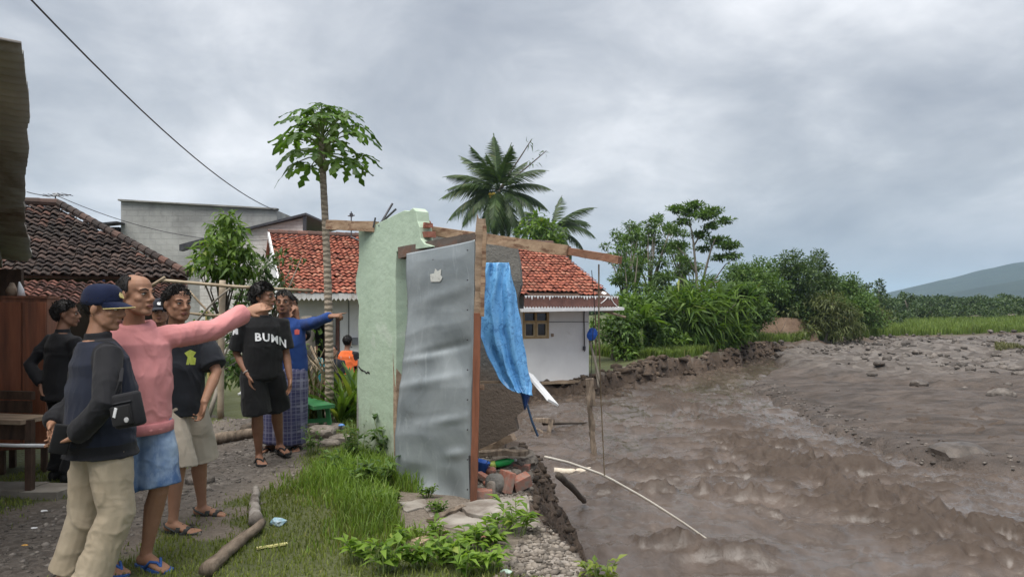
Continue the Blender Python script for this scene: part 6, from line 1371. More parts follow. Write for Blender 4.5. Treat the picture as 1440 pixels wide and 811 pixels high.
# ---- plants in the garden between the bench and the house
def rosette(label, base, n, L_, w_, m, seed, name='leafy_plant', group=None, tilt=(25, 75), bend=.8):
    o = thing(name, label, 'plant', base, 0, group); g = random.Random(seed); mb = MB(); V = []; F = []
    for i in range(n):
        az = i * 2.4 + g.uniform(-.3, .3); el = math.radians(g.uniform(*tilt)); l_ = L_ * g.uniform(.65, 1.1); p_ = np.array([g.uniform(-.04, .04), g.uniform(-.04, .04), 0]); a_ = el; k = len(V); K = 6
        for j in range(K):
            q = j / (K - 1); wq = w_ * math.sin(PI * (q * .86 + .12)) ** .8; s_ = np.array([-math.sin(az), math.cos(az), 0])
            V += [p_ - s_ * wq / 2 + [0, 0, wq * .25], p_.copy(), p_ + s_ * wq / 2 + [0, 0, wq * .25]]
            p_ = p_ + np.array([math.cos(az) * math.cos(a_), math.sin(az) * math.cos(a_), math.sin(a_)]) * l_ / (K - 1); a_ -= bend / (K - 1) * g.uniform(.7, 1.3)
        for j in range(K - 1):
            for q in (0, 1): F.append((k + j * 3 + q, k + j * 3 + q + 1, k + j * 3 + q + 4, k + j * 3 + q + 3))
    me = D.meshes.new('leaves'); me.from_pydata([tuple(v) for v in V], [], F); me.update(); link('leaves', me, m, o); return o
for i, (px, py, Y, n, L_, w_, m) in enumerate([(492, 560, 10.2, 30, 1.05, .085, L_LIGHT), (503, 565, 9.6, 24, .95, .075, L_LIGHT), (455, 578, 9.9, 34, .95, .04, L_OLIVE), (440, 570, 9.7, 30, .85, .045, L_OLIVE), (480, 585, 9.3, 34, .72, .055, L_LIGHT)]):
    b0 = P(px, py, Y); b0.z = ground_z([b0.x], [b0.y])[0]
    rosette(['tall plant with bright upright leaves below the orange vest', 'bright green plant against the left edge of the green wall', 'straggly plant with thin dry leaves at the foot of the papaya', 'thin leaved plant beside the end of the green bench', 'bushy green plant in front of the papaya trunk'][i], b0, n, L_, w_, m, 30 + i, tilt=(45, 88), bend=.9)
o = thing('dead_stems', 'tangle of dry curling stems between the bench and the papaya', 'dry plant', P(447, 575, 9.5)); mb = MB(); g = random.Random(3)
for i in range(14):
    a_ = g.uniform(0, 6.28); mb.tube([(g.uniform(-.15, .15), g.uniform(-.1, .1), 0), (g.uniform(-.2, .2), g.uniform(-.1, .1), .35), (.25 * math.cos(a_), .15 * math.sin(a_), .65 + g.uniform(0, .2)), (.32 * math.cos(a_ + .6), .2 * math.sin(a_), .5)], [.012, .011, .009, .006], 5)
mb.build('stems', M_BAMBOO, o, True)
b0 = P(437, 560, 10.6); b0.z = -.1
o = thing('tree_stump', 'short grey trunk standing left of the papaya', 'tree trunk', b0); MB().tube([(0, 0, 0), (.01, 0, .6), (-.04, 0, 1.25), (-.06, 0, 1.5)], [.13, .10, .095, .08], 10, .06).build('trunk', M_BARK, o, True)
clump_leaves('sprout', [((.06, -.06, 1.05), .13), ((.1, -.05, .7), .12), ((.12, -.06, 1.2), .09)], 700, .13, .06, L_LIGHT, o, 5, droop=.4)

# ---- the far bank
g = random.Random(9)
def bush(label, px, py, r, Y, m, seed, ln=.5, wd=.14, per=120, name='bush', group=None, n=7, sq=.8, droop=.4, up=.25):
    """a bush standing on the ground below (px, py)"""
    b0 = P(px, py, Y); b0.z = ground_z([b0.x], [b0.y])[0] - .05; gr = random.Random(seed); cl = []
    for i in range(n): a_ = gr.uniform(0, 6.28); q = gr.uniform(.1, .75); cl.append((P(px, py, Y) + Vector((math.cos(a_) * r * q, math.sin(a_) * r * q * .7, gr.uniform(-.2, .7) * r * sq)), (r * gr.uniform(.35, .6),) * 2 + (r * gr.uniform(.3, .5),)))
    return tree(label, b0, cl, per, ln, wd, m, seed, name, 'bush' if name == 'bush' else 'tree', group, None, .06 * r ** .5, up, droop, shell=.25)
GB = 'bushes on the river bank'
for i, (px, py, r, Y, m, ln, wd) in enumerate([(862, 468, 1.1, 28, L_MID, .55, .10), (892, 455, 1.4, 30, L_LIGHT, .75, .12), (925, 450, 1.5, 31, L_MID, .6, .11), (955, 455, 1.5, 32, L_LIGHT, .8, .12), (1000, 445, 1.7, 33, L_LIGHT, .9, .12), (1030, 440, 1.6, 36, L_MID, .8, .12), (880, 490, .8, 27.6, L_LIGHT, .5, .09), (945, 490, .9, 31, L_LIGHT, .6, .09), (985, 485, 1.0, 33, L_LIGHT, .7, .10), (1020, 475, 1.2, 35, L_LIGHT, .8, .1), (915, 480, .9, 29.5, L_MID, .6, .1)]):
    lab = ['dark bush at the corner of the undercut house', 'bush with pale arching leaves beside the gutter end of the house', 'middle sized dark bush below the airy trees', 'bright leafed bush left of the slender tree foot', 'large bright bush of arching blades at the foot of the slender tree', 'bush where the bank turns towards the eroded earth', 'small bright shrub on the lip of the bank near the house', 'low light shrub on the bank lip under the middle bushes', 'low light shrub right under the slender tree', 'low blade leaved shrub before the eroded earth', 'low dark shrub between two bright ones on the bank'][i]
    if i in (0, 1, 2, 5, 6, 7, 8, 9, 10): ln, wd = ln * .42, wd * 1.2
    bush(lab, px, py, r, Y, m, 100 + i, ln, wd, [420, 420, 520, 190, 130, 520, 420, 420, 420, 420, 520][i], group=GB, n=9, droop=.6, up=.6)
# banana plants among the bushes
def banana(label, px, py, Y, n, L_, seed):
    b0 = P(px, py, Y); b0.z = ground_z([b0.x], [b0.y])[0]; hgt = P(px, py, Y).z - b0.z
    o = rosette(label, b0, n, L_, L_ * .26, L_LIGHT, seed, 'banana_plant', 'banana plants on the bank', (35, 80), 1.3); lv = [c for c in o.children][0]; lv.location.z = hgt
    MB().tube([(0, 0, -.2), (0, 0, hgt + .1)], [.10, .06], 8).build('stem', M_PET, o, True); o['category'] = 'banana plant'
banana('banana plant with broad leaves left of the slender tree', 975, 455, 33, 9, 1.7, 3); banana('banana plant showing a yellow leaf near the house gutter', 902, 462, 29, 8, 1.5, 4); banana('tallest banana plant right of the slender tree', 1012, 430, 35, 9, 1.8, 5)
# slender tree with flat layers of foliage
b0 = P(984, 500, 34); b0.z = -.8
o = thing('slender_tree', 'tall slender pale barked tree with foliage in flat airy layers', 'tree', b0); tb = MB(); R_ = lambda px, py, dy=0: P(px, py, 34 + dy) - b0
tb.tube([(0, 0, -.2), R_(982, 440), R_(980, 395), R_(975, 340), R_(968, 300)], [.10, .085, .07, .045, .02], 8, .05); tb.tube([R_(982, 425), R_(992, 380), R_(1000, 350), R_(1006, 335)], [.07, .06, .04, .02], 6); tb.tube([R_(982, 430), R_(1000, 400), R_(1020, 372), R_(1038, 360)], [.045, .035, .025, .015], 6); tb.tube([R_(979, 385), R_(965, 360), R_(950, 345)], [.05, .035, .02], 6); tb.tube([R_(976, 345), R_(992, 318), R_(1010, 306)], [.045, .03, .015], 6); tb.tube([R_(972, 320), R_(955, 305), R_(945, 295)], [.035, .025, .012], 6)
tb.build('trunk', M_BARK, o, True)
lay = [(952, 294, 16), (975, 289, 18), (1000, 297, 18), (1018, 310, 14), (990, 303, 20), (960, 312, 14), (1008, 338, 20), (1024, 345, 18), (985, 330, 16), (952, 345, 16), (1030, 360, 14), (1012, 362, 14), (968, 300, 14), (945, 325, 10), (990, 350, 12), (1000, 318, 14), (962, 365, 12)]
clump_leaves('crown', [(tuple(P(px, py, 34 + g.uniform(-.7, .7)) - b0), (r * .034, r * .034, r * .0085)) for px, py, r in lay], 2600, .20, .085, L_MID, o, 40, up=.5, droop=.15, shell=.05)
# airy trees behind the bushes
GA = 'airy trees behind the bank bushes'
AIR = [([(868, 335, 12), (878, 328, 12), (890, 322, 14), (902, 330, 14), (895, 345, 16), (875, 365, 18), (900, 370, 18), (912, 320, 10)], 44, 'feathery tree filling the gap between the house and the airy trees'), ([(940, 345, 16), (955, 335, 14), (930, 320, 12), (948, 318, 10), (960, 355, 16), (968, 385, 18), (1000, 400, 18), (1015, 410, 18), (1030, 400, 16)], 45, 'feathery tree standing just behind the slender tree'), ([(872, 345, 14), (885, 340, 16), (865, 370, 18), (880, 390, 20), (858, 352, 9), (870, 410, 18)], 40, 'thin airy tree rising behind the house corner'), ([(918, 312, 12), (925, 325, 16), (910, 345, 20), (930, 360, 22), (905, 380, 22), (925, 395, 22), (942, 330, 12), (940, 385, 16)], 42, 'taller airy tree left of the slender tree'), ([(950, 370, 20), (960, 395, 22), (945, 415, 20), (965, 425, 18), (935, 405, 20)], 40, 'dark dense tree directly behind the slender trunk'), ([(890, 362, 14), (895, 410, 20), (885, 430, 18), (905, 425, 20)], 38, 'low dark tree between the two airy ones')]
for i, (pts, Y, lab) in enumerate(AIR):
    b0 = P(pts[len(pts) // 2][0], 470, Y); b0.z = -.8
    tree(lab, b0, [(c_ + Vector((random.uniform(-.5, .5), random.uniform(-.5, .5), random.uniform(-.5, .7))), (r_[0] * k_, r_[1] * k_, r_[2] * k_)) for c_, r_ in clumps_px(pts, Y, .42, .8) for k_ in (1.0, .75)], 700, .23, .10, L_DARK if i in (4,) else L_MID, 60 + i, 'airy_tree', 'tree', GA, r0=.13, shell=.15)
# big dense trees
GD = 'dense trees on the far bank'
DEN = [([(1055, 388, 22), (1075, 380, 24), (1065, 410, 28), (1045, 415, 22), (1085, 405, 26), (1070, 435, 26)], 47, L_MID, 'dense tree with the lowest rounded crown, left of the others'), ([(1112, 372, 26), (1100, 395, 30), (1125, 390, 28), (1110, 425, 30), (1135, 415, 24), (1090, 430, 24), (1120, 445, 22)], 48, L_DARK, 'largest dense tree above the bare earth scar'), ([(1150, 362, 14), (1140, 375, 16), (1160, 380, 14), (1145, 400, 22), (1165, 400, 18)], 50, L_DARK, 'dense tree with a small feathery top right of the largest')]
for i, (pts, Y, m, lab) in enumerate(DEN):
    b0 = P(pts[1][0], 480, Y); b0.z = -.8
    tree(lab, b0, clumps_px(pts, Y, .85, 1.2), 800, .24, .11, m, 70 + i, 'dense_tree', 'tree', GD, r0=.2, shell=.3)
b0 = P(1160, 478, 46); b0.z = -.7
tree('arching clump of olive green bamboo leaning over the grass', b0, clumps_px([(1150, 425, 20), (1170, 425, 22), (1190, 440, 20), (1165, 450, 24), (1200, 458, 16), (1145, 455, 22), (1180, 465, 18), (1205, 470, 10)], 46, .7, 1), 620, .36, .07, L_OLIVE, 80, 'bamboo_clump', 'bamboo', None, r0=.1, droop=.8, up=.1, shell=.3)
b0 = P(1100, 480, 45); b0.z = -.7
tree('creepers and scrub hanging over the bare earth scar', b0, clumps_px([(1060, 450, 14), (1085, 442, 12), (1140, 465, 14), (1110, 440, 12), (1050, 470, 12), (1120, 475, 9), (1085, 478, 8)], 44, .6, .6), 190, .3, .09, L_OLIVE, 81, 'scrub', 'scrub', None, r0=.03, droop=.8)
sc_ = MB(); gb = random.Random(2)
me = np_mesh('earth_scar', [tuple(P(1040 + 110 * u + gb.uniform(-2, 2), 486 - 40 * v + 8 * (u - .5) ** 2 * 4 * v, 45.2 + v * .9 + .4 * math.sin(u * 9))) for u in np.linspace(0, 1, 16) for v in np.linspace(0, 1, 7)], grid_faces(16, 7), True)
o = link('earth_scar', me, pm('bare_earth', (.17, .11, .075), (.34, .235, .165), .8, .9, 4, .08)); o['kind'] = 'structure'; md = o.modifiers.new('s', 'SOLIDIFY'); md.thickness = .6; md.offset = -1
BELT = [(1052, 452, 1.6, 40, L_MID, 'round shrub beside the left end of the bare earth scar'), (1078, 430, 1.8, 47, L_MID, 'shrub on top of the bare earth scar'), (1128, 440, 2.0, 47, L_DARK, 'dark shrub below the largest dense tree'), (1205, 445, 2.2, 52, L_MID, 'shrub right of the olive bamboo clump'), (1235, 452, 2.0, 58, L_OLIVE, 'low olive shrub standing in the tall grass'), (1175, 412, 2.0, 54, L_MID, 'leafy tree top rising behind the olive bamboo'), (1042, 405, 1.8, 42, L_MID, 'shrub tree left of the lowest rounded dense crown'), (1192, 425, 1.7, 56, L_DARK, 'dark shrub between the bamboo and the distant trees')]
for i, (px, py, r, Y, m, lab) in enumerate(BELT): bush(lab, px, py, r, Y, m, 140 + i, .22, .12, 420, group='shrubs along the far bank', n=11, droop=.4, up=.4)
# distant trees
GF = 'distant trees on the plain'
FAR = [([(1190, 400, 8), (1200, 398, 7), (1182, 404, 8)], 85, 'small distant tree just right of the feathery top'), ([(1237, 397, 6), (1236, 408, 9), (1240, 420, 13), (1226, 425, 12), (1250, 428, 11)], 80, 'distant pointed tree standing above the others'), ([(1215, 405, 7), (1222, 402, 6), (1220, 415, 9)], 90, 'distant thin tree left of the pointed one'), ([(1278, 418, 9), (1270, 415, 7), (1275, 428, 8)], 95, 'distant feathery tree right of the pointed one'), ([(1225, 440, 16), (1205, 440, 14), (1245, 445, 14), (1260, 448, 12)], 72, 'dark distant scrub tree behind the tall grass'), ([(1290, 440, 16), (1310, 438, 14), (1275, 446, 12), (1328, 442, 12)], 88, 'wide flat topped distant tree'), ([(1350, 438, 14), (1372, 438, 16), (1335, 446, 11), (1390, 444, 12)], 92, 'second flat topped distant tree nearer the mountain foot'), ([(1362, 424, 9), (1378, 421, 10), (1352, 426, 8), (1395, 424, 8)], 125, 'far umbrella shaped tree under the mountain slope'), ([(1405, 442, 12), (1425, 438, 14), (1440, 442, 12), (1455, 436, 14)], 95, 'rightmost low distant tree'), ([(1442, 425, 8), (1455, 420, 12)], 120, 'far tree cut by the right border of the view'), ([(1308, 424, 7), (1318, 426, 6)], 130, 'tiny far tree below the mountain ridge')]
for i, (pts, Y, lab) in enumerate(FAR):
    b0 = P(pts[0][0], 440, Y); b0.z = ground_z([b0.x], [b0.y])[0]
    tree(lab, b0, clumps_px(pts, Y, .6, 1.5), 330, .42, .2, L_FAR, 90 + i, 'distant_tree', 'tree', GF, r0=.2, shell=.3)
# far wood that reads as one mass
cl = []; gw_ = random.Random(8)
for i in range(150): px = gw_.uniform(300, 1560); Y = gw_.uniform(120, 190); cl.append((P(px, 432 + gw_.uniform(-5, 5), Y), (gw_.uniform(2, 6),) * 2 + (gw_.uniform(.9, 2.4),)))
o = clump_leaves('far_wood', cl, 130, .55, .4, L_FAR, None, 99, shell=.5, kind='stuff'); tag(o, 'line of far woods closing the plain', 'woods')
# ---- mountains
def hill(name, prof, Y, dep, m):
    xs = np.linspace(-900, 2600, 160); ys = np.linspace(0, 1, 14); px = 720 + xs / Y * 1000
    top = np.interp(px, [p[0] for p in prof], [p[1] for p in prof]); top = (HOR - top) / 1000 * Y; top = top + (fbm(np.c_[xs * .012, xs * 0], 4, 5) - .5) * 9 * (top > 2)
    V = np.array([(x, Y - dep * (1 - v), -2 + max(h_, 0) * (v ** .8) + (fbm(np.array([[x * .01, v * 6]]), 3, 8)[0] - .5) * 14 * v * (1 - v) * (h_ > 3)) for x, h_ in zip(xs, top) for v in ys])
    V2 = V.reshape(160, 14, 3)[:, -1] + np.array([0, dep, 0]); V2[:, 2] = -2
    V = np.concatenate([V.reshape(160, 14, 3), V2[:, None]], 1); o = link(name, np_mesh(name, V.reshape(-1, 3), grid_faces(160, 15), True), m); o['kind'] = 'structure'; return o
M_HILL = pm('forest_hill', (.012, .020, .017), (.028, .040, .030), .02, .95, .12, 3.0)
hill('mountain', [(1000, 440), (1180, 432), (1255, 412), (1300, 397), (1340, 388), (1380, 376), (1425, 369), (1500, 362), (1700, 350), (2500, 400)], 1500, 500, M_HILL)
hill('foothill', [(1180, 438), (1290, 425), (1350, 408), (1400, 396), (1440, 387), (1520, 380), (1700, 372), (2500, 410)], 1050, 300, M_HILL)

# ---- plants and weeds in the foreground
def weed(label, px, py, n, L_, w_, m, seed, group=None, hh=.0, name='weed', tilt=(20, 80), z=None):
    b0 = G(px, py); b0.z = ground_z([b0.x], [b0.y])[0] if z is None else z; o = rosette(label, b0, n, L_, w_, m, seed, name, group, tilt, .9); return o
GW = 'leafy weeds on the broken bank'
def leafy(label, px, py, stems, h, ll, m, seed, group=GW, z=None):
    """several stems carrying broad lance leaves"""
    b0 = G(px, py); b0.z = ground_z([b0.x], [b0.y])[0] if z is None else z; o = thing('leafy_weed', label, 'weed', b0, 0, group); g = np.random.default_rng(seed); sm = MB(); C_ = []; Dd = []
    for i in range(stems):
        a_ = g.uniform(0, 6.28); q = np.array([math.cos(a_), math.sin(a_), 0]); s0 = q * g.uniform(0, .06); hh = h * g.uniform(.6, 1.1); tip = s0 + q * hh * g.uniform(.1, .45) + np.array([0, 0, hh]); sm.tube([s0, (s0 + tip) / 2 + [0, 0, .02], tip], [.005, .004, .002], 5)
        for k in range(g.integers(7, 12)):
            u = g.uniform(.25, 1); C_.append(s0 + (tip - s0) * u); b_ = g.uniform(0, 6.28); Dd.append(np.array([math.cos(b_), math.sin(b_), g.uniform(-.1, .9)]))
    C_ = np.array(C_); Dd = unit(np.array(Dd)); n = unit(np.array([0, 0, 1.0]) + g.normal(0, .25, C_.shape)); n = unit(n - Dd * (n * Dd).sum(1)[:, None]); k = len(C_)
    link('leaves', leaf_mesh('leaves', C_, Dd, n, ll * g.uniform(.6, 1.2, k), ll * .42 * g.uniform(.7, 1.2, k), .22, .25), m, o); sm.build('stem', M_PET, o); return o
WL = [(590, 800, 8, .17, .10), (630, 790, 9, .16, .10), (660, 775, 8, .15, .09), (690, 768, 8, .17, .09), (545, 805, 8, .18, .10), (610, 760, 6, .12, .08), (560, 770, 6, .13, .08), (728, 752, 6, .22, .10), (650, 808, 8, .15, .10), (690, 800, 6, .13, .09), (500, 790, 6, .14, .09), (705, 745, 5, .12, .08)]
WT = ['bright weed at the lower border beside the plank', 'bright weed in the middle of the front clump', 'weed leaning over the plank end', 'pale weed at the edge of the stone chips', 'broad weed at the left of the front clump', 'small weed just below the plank', 'small weed left of the plank end', 'upright weed with two tall leaves by the concrete slab', 'lowest weed near the stone chips', 'small yellowish weed on the stone chips', 'weed rising out of the grass left of the clump', 'little weed beside the crack in the slab']
for i, (px, py, st, h, ll) in enumerate(WL): leafy(WT[i], px, py, st, h, ll, L_BRIGHT, 200 + i)
leafy('small yellow green plant growing over the edge of the bank above the water', 842, 812, 7, .16, .075, leaf_mat('yellow_leaf', (.12, .19, .03), (.24, .30, .05), (.38, .36, .08), .4), 230, None, z=-.06)
for i, (px, py, st, h, ll, m, lab) in enumerate([(545, 655, 7, .46, .13, L_MID, 'tall broad leaved weed against the foot of the green wall'), (520, 640, 14, .42, .08, L_DARK, 'dark bushy weed at the left foot of the green wall'), (500, 655, 14, .36, .08, L_MID, 'bushy weed beside the stones'), (535, 690, 14, .26, .09, L_MID, 'spreading weed at the lower left corner of the tin door'), (505, 690, 14, .25, .08, L_LIGHT, 'low spreading weed in the lush grass'), (470, 668, 10, .22, .08, L_MID, 'low weed in the lush grass nearest the stones'), (545, 715, 10, .14, .07, L_LIGHT, 'low clover like weed beside the bare soil'), (615, 722, 10, .11, .05, L_LIGHT, 'little tuft growing under the tin door'), (600, 700, 6, .10, .06, L_LIGHT, 'tiny weed sprouting below the tin sheet'), (440, 640, 10, .26, .07, L_MID, 'weed near the legs of the green bench')]):
    leafy(lab, px, py, st, h, ll, m, 240 + i, 'weeds round the ruined washroom')
# ================================================================== HAZE
hz_o = MB().box((0, 2200, 69), (7000, 5400, 148)).build('haze', None); hz_o.data.materials.clear(); t = D.materials.new('haze'); t.use_nodes = True; t.node_tree.nodes.clear()
v_ = t.node_tree.nodes.new('ShaderNodeVolumePrincipled'); v_.inputs['Color'].default_value = (.58, .79, 1, 1); v_.inputs['Density'].default_value = .00022; v_.inputs['Anisotropy'].default_value = .1
ou = t.node_tree.nodes.new('ShaderNodeOutputMaterial'); t.node_tree.links.new(v_.outputs[0], ou.inputs['Volume']); hz_o.data.materials.append(t); hz_o['kind'] = 'stuff'; hz_o['label'] = 'thin grey haze over the plain'
# ================================================================== SMALLER THINGS
def gz(v): return float(ground_z([v[0]], [v[1]])[0])
def on(px, py, lift=0.0):
    p = G(px, py)
    for _ in range(4): p = G(px, py, gz(p))
    p.z += lift; return p
def rock(name, label, cat, p, r, m, seed, sq=.65, group=None, rz=0.0):
    bm = bmesh.new(); bmesh.ops.create_icosphere(bm, subdivisions=3, radius=1); V = np.array([v.co[:] for v in bm.verts]); n = fbm(V * 1.3 + seed, 3, seed); n2 = ridge(V * 1.1 + seed * 2, 2, seed + 3)
    q = V * (.72 + .5 * n + .18 * n2)[:, None]; q = np.sign(q) * np.abs(q) ** .86; rr = r if hasattr(r, '__len__') else (r, r * .8, r * sq)
    for v, c in zip(bm.verts, q * np.array(rr)): v.co = c
    me = D.meshes.new(name); bm.to_mesh(me); bm.free(); o = link(name, me, m, None, p, (0, 0, rz)); return tag(o, label, cat, group)

# ---- left: cabinet, benches
cb_ = P(40, 622, 6.75); cb_.z = .22
cab = thing('wooden_cabinet', 'tall red brown wooden cabinet standing outdoors on the left', 'cabinet', cb_, math.radians(18))
MB().box((0, 0, .70), (.40, .34, 1.40)).build('carcass', M_WOODR, cab, False, .004)
for x in (-.10, .10): MB().box((x, -.178, .70), (.188, .016, 1.33)).build('door', pm('cabinet_door', (.20, .065, .034), (.33, .12, .06), 2.5, .5, 14, .002, stretch=(6, 6, .6), stain=(.10, .045, .03), ssc=1.0), cab, False, .004)
MB().box((0, 0, 1.412), (.43, .37, .022)).build('cabinet_top', M_WOODR, cab)
for x in (-.17, .17):
    for y in (-.14, .14): MB().box((x, y, -.11), (.05, .05, .22)).build('leg', M_WOODD, cab)
o = MB().tube([P(20, 417, 6.7), P(16, 408, 6.7), P(17, 398, 6.72)], [.045, .05, .02], 8).build('paper_roll', M_WOOD, None, True); tag(o, 'pale rolled bundle standing on top of the red cabinet, left of the pointed one', 'bundle')
o = MB().tube([P(30, 417, 6.68), P(29, 407, 6.68), P(27, 396, 6.68)], [.035, .028, .006], 8).build('paper_cone', M_BOARD, None, True); tag(o, 'white pointed paper cone on top of the red cabinet', 'paper')
bn = thing('wooden_bench', 'dark wooden bench with a backrest in front of the red cabinet', 'bench', G(15, 675, 0))
B0 = bn.location; 
def bl(px, py, Y): return P(px, py, Y) - B0
MB().bar(bl(-60, 553, 6.25), bl(47, 556, 6.1), .04, .07).build('backrest', M_WOODD, bn); MB().bar(bl(-60, 570, 6.26), bl(44, 572, 6.12), .025, .10).build('backrest', M_WOODD, bn)
MB().bar(bl(-60, 586, 5.95), bl(50, 590, 5.85), .30, .035).build('seat', M_WOOD, bn); MB().bar(bl(-60, 604, 5.9), bl(44, 606, 5.82), .03, .14).build('apron', M_WOODD, bn)
for px, Y in ((42, 5.78), (43, 6.08), (-30, 5.95), (-28, 6.2)): q = bl(px, 590, Y); MB().bar((q.x, q.y, -.05), (q.x, q.y, q.z), .05, .05, (0, 1, 0)).build('leg', M_WOODD, bn)
o = MB().tube([P(-60, 623, 5.7), P(20, 626, 5.65), P(62, 626, 5.6)], .014, 8).build('white_pipe', M_BOARD, None, True); tag(o, 'thin white pipe lying level below the dark bench seat', 'pipe')
st = MB(); 
for i in range(7): st.box(Vector((-5.75 + i * .33, 6.06 - i * .035, .015)), (.325, .32, .09), Matrix.Rotation(-.1, 3, 'Z'), .006)
o = st.build('kerb_strip', pm('kerb_concrete', (.17, .15, .125), (.28, .255, .22), 5, .9, 30, .006)); o['kind'] = 'structure'
# ---- green bench
gb0 = G(443, 606, 0); gbn = thing('green_bench', 'small green painted wooden bench beside the plaid sarong', 'bench', gb0); M_GRN = pm('green_paint', (.03, .16, .055), (.055, .25, .085), 5, .55, stain=(.10, .14, .08), ssc=4)
def gl(px, py, Y): return P(px, py, Y) - gb0
a_, b_, c_ = gl(418, 563, 9.1), gl(470, 570, 8.6), None
MB().prism([gl(408, 560, 9.05), gl(441, 571, 8.5), gl(471, 568, 8.75), gl(436, 558, 9.35)], (0, 0, -.045)).build('seat', M_GRN, gbn)
for px, py, Y, q in ((432, 571, 8.68, -.05), (460, 569, 8.78, .05), (425, 563, 9.15, -.05), (447, 562, 9.2, .05)): t_ = gl(px, py, Y); t_.z -= .03; MB().bar((t_.x + q, t_.y, -.02), t_, .05, .05, (0, 1, 0)).build('leg', M_GRN, gbn)
MB().bar(gl(431, 592, 8.68), gl(461, 590, 8.78), .03, .05).build('stretcher', M_GRN, gbn)
# ---- bamboo frame
def pole(name, label, pts, r, m=M_BAMBOO, cat='pole', group=None, nodes=True, n=8):
    pts = [Vector(p) for p in pts]; mb = MB(); L_ = sum((b - a).length for a, b in zip(pts, pts[1:])); k = max(3, int(L_ / .16)); q = []; rr = []
    for i in range(k + 1):
        u = i / k * (len(pts) - 1); j = min(int(u), len(pts) - 2); p = pts[j].lerp(pts[j + 1], u - j); q.append(p); rr.append(r * (1 + (.10 if nodes and i % 2 else 0) + random.uniform(-.03, .03)))
    o = mb.tube(q, rr, n).build(name, m, None, True); return tag(o, label, cat, group)
b0 = on(310, 588); pole('bamboo_post', 'thick upright bamboo post of the frame behind the men', [b0, P(311, 500, b0.y), P(313, 394, b0.y)], .045, pm('grey_bamboo', (.27, .215, .155), (.42, .35, .27), 5, .7, stain=(.25, .18, .12), ssc=3), 'bamboo post')
pole('bamboo_rail', 'long upper bamboo rail tied across the thick post', [P(228, 394, 10.2), P(330, 403, 10.0), P(440, 409, 10.3)], .022, cat='bamboo rail'); pole('bamboo_rail', 'lower bamboo rail behind the thick post at head height', [P(262, 440, 10.4), P(305, 444, 10.2), P(345, 441, 10.4)], .018, cat='bamboo rail')
b0 = on(293, 585); pole('bamboo_stake', 'thin yellow bamboo stake left of the thick post', [P(295, 560, b0.y), P(290, 433, b0.y)], .022, pm('yellow_bamboo', (.42, .33, .10), (.55, .45, .18), 5, .6), 'bamboo stake')
pole('bamboo_brace', 'dark slanting bamboo brace rising left of the thick post', [P(268, 462, 10.3), P(300, 424, 10.2), P(330, 400, 10.3)], .014, M_BARK, 'bamboo brace'); pole('bamboo_brace', 'bamboo brace slanting down towards the thick post', [P(262, 405, 10.35), P(285, 430, 10.3), P(308, 452, 10.3)], .016, M_BAMBOO, 'bamboo brace'); pole('bamboo_rail', 'short bamboo stick near the head of the man in the pink hoodie', [P(213, 402, 9.0), P(232, 390, 9.0)], .02, cat='bamboo stick')
# ---- logs and litter on the grass
def log(name, label, a, b, r0, r1, m, cat, n=9, bend=.0):
    a, b = Vector(a), Vector(b); pts = [a.lerp(b, q) + Vector((0, 0, bend * math.sin(q * PI))) + Vector((random.uniform(-.012, .012),) * 2 + (0,)) for q in np.linspace(0, 1, 10)]; o = MB().tube(pts, [r0 + (r1 - r0) * i / 9 for i in range(10)], n, .09).build(name, m, None, True); return tag(o, label, cat)
M_LOG = pm('old_log', (.10, .075, .055), (.26, .205, .155), 6, .9, 26, .008, stretch=(4, 1, 1), stain=(.05, .04, .03), ssc=4)
log('log', 'long bare branch lying on the grass in front of the men', on(288, 812, .04), on(368, 744, .05), .045, .030, M_LOG, 'log'); log('driftwood', 'short split piece of grey wood lying end on in the grass', on(357, 742, .05), on(361, 692, .04), .05, .026, pm('grey_wood', (.14, .12, .10), (.34, .31, .28), 8, .9, 30, .008, stain=(.06, .045, .035), ssc=6), 'driftwood', 7)
log('log', 'low rotten log lying across the path behind the beige shorts', on(296, 625, .05), on(372, 612, .05), .075, .06, M_LOG, 'log'); log('log', 'short log stump next to the black shorts man', on(345, 609, .04), on(358, 604, .04), .07, .07, M_BARKD, 'log')
o = MB().bar(on(361, 773, .015), on(404, 767, .015), .03, .012, (0, 0, 1), 4, .004).build('bamboo_strip', pm('pale_yellow', (.45, .42, .16), (.60, .56, .26), 8, .7)); tag(o, 'pale yellow strip of bamboo lying in the short grass', 'bamboo strip')
def crumple(name, label, p, r, m, cat, seed, sq=.5, group=None):
    bm = bmesh.new(); bmesh.ops.create_icosphere(bm, subdivisions=2, radius=1); V = np.array([v.co[:] for v in bm.verts]); k = .5 + .9 * ridge(V * 1.6 + seed, 2, seed)
    for v, c in zip(bm.verts, V * k[:, None] * np.array((r, r * .7, r * sq))): v.co = c
    me = D.meshes.new(name); bm.to_mesh(me); bm.free(); return tag(link(name, me, m, None, p), label, cat, group)
crumple('litter', 'crumpled blue and white wrapper on the grass', on(391, 738, .02), .055, pm('blue_wrapper', (.10, .30, .42), (.55, .62, .64), 14, .5), 'litter', 3); crumple('litter', 'small bluish plastic scrap at the lower border on the rubble', on(711, 806, .01), .035, pm('mint_plastic', (.45, .58, .50), (.55, .68, .6), 14, .5), 'litter', 5, .35)
crumple('litter', 'orange leaf like scrap on the gravel at the lower left', on(35, 766, .0), .018, pm('orange_scrap', (.5, .26, .05), (.6, .35, .1), 14, .6), 'litter', 6, .3); crumple('litter', 'whitish scrap of paper on the path at the left', on(62, 718, .0), .024, M_BOARD, 'litter', 7, .3); crumple('litter', 'second whitish scrap nearer the concrete strip', on(48, 742, .0), .02, M_BOARD, 'litter', 8, .3)
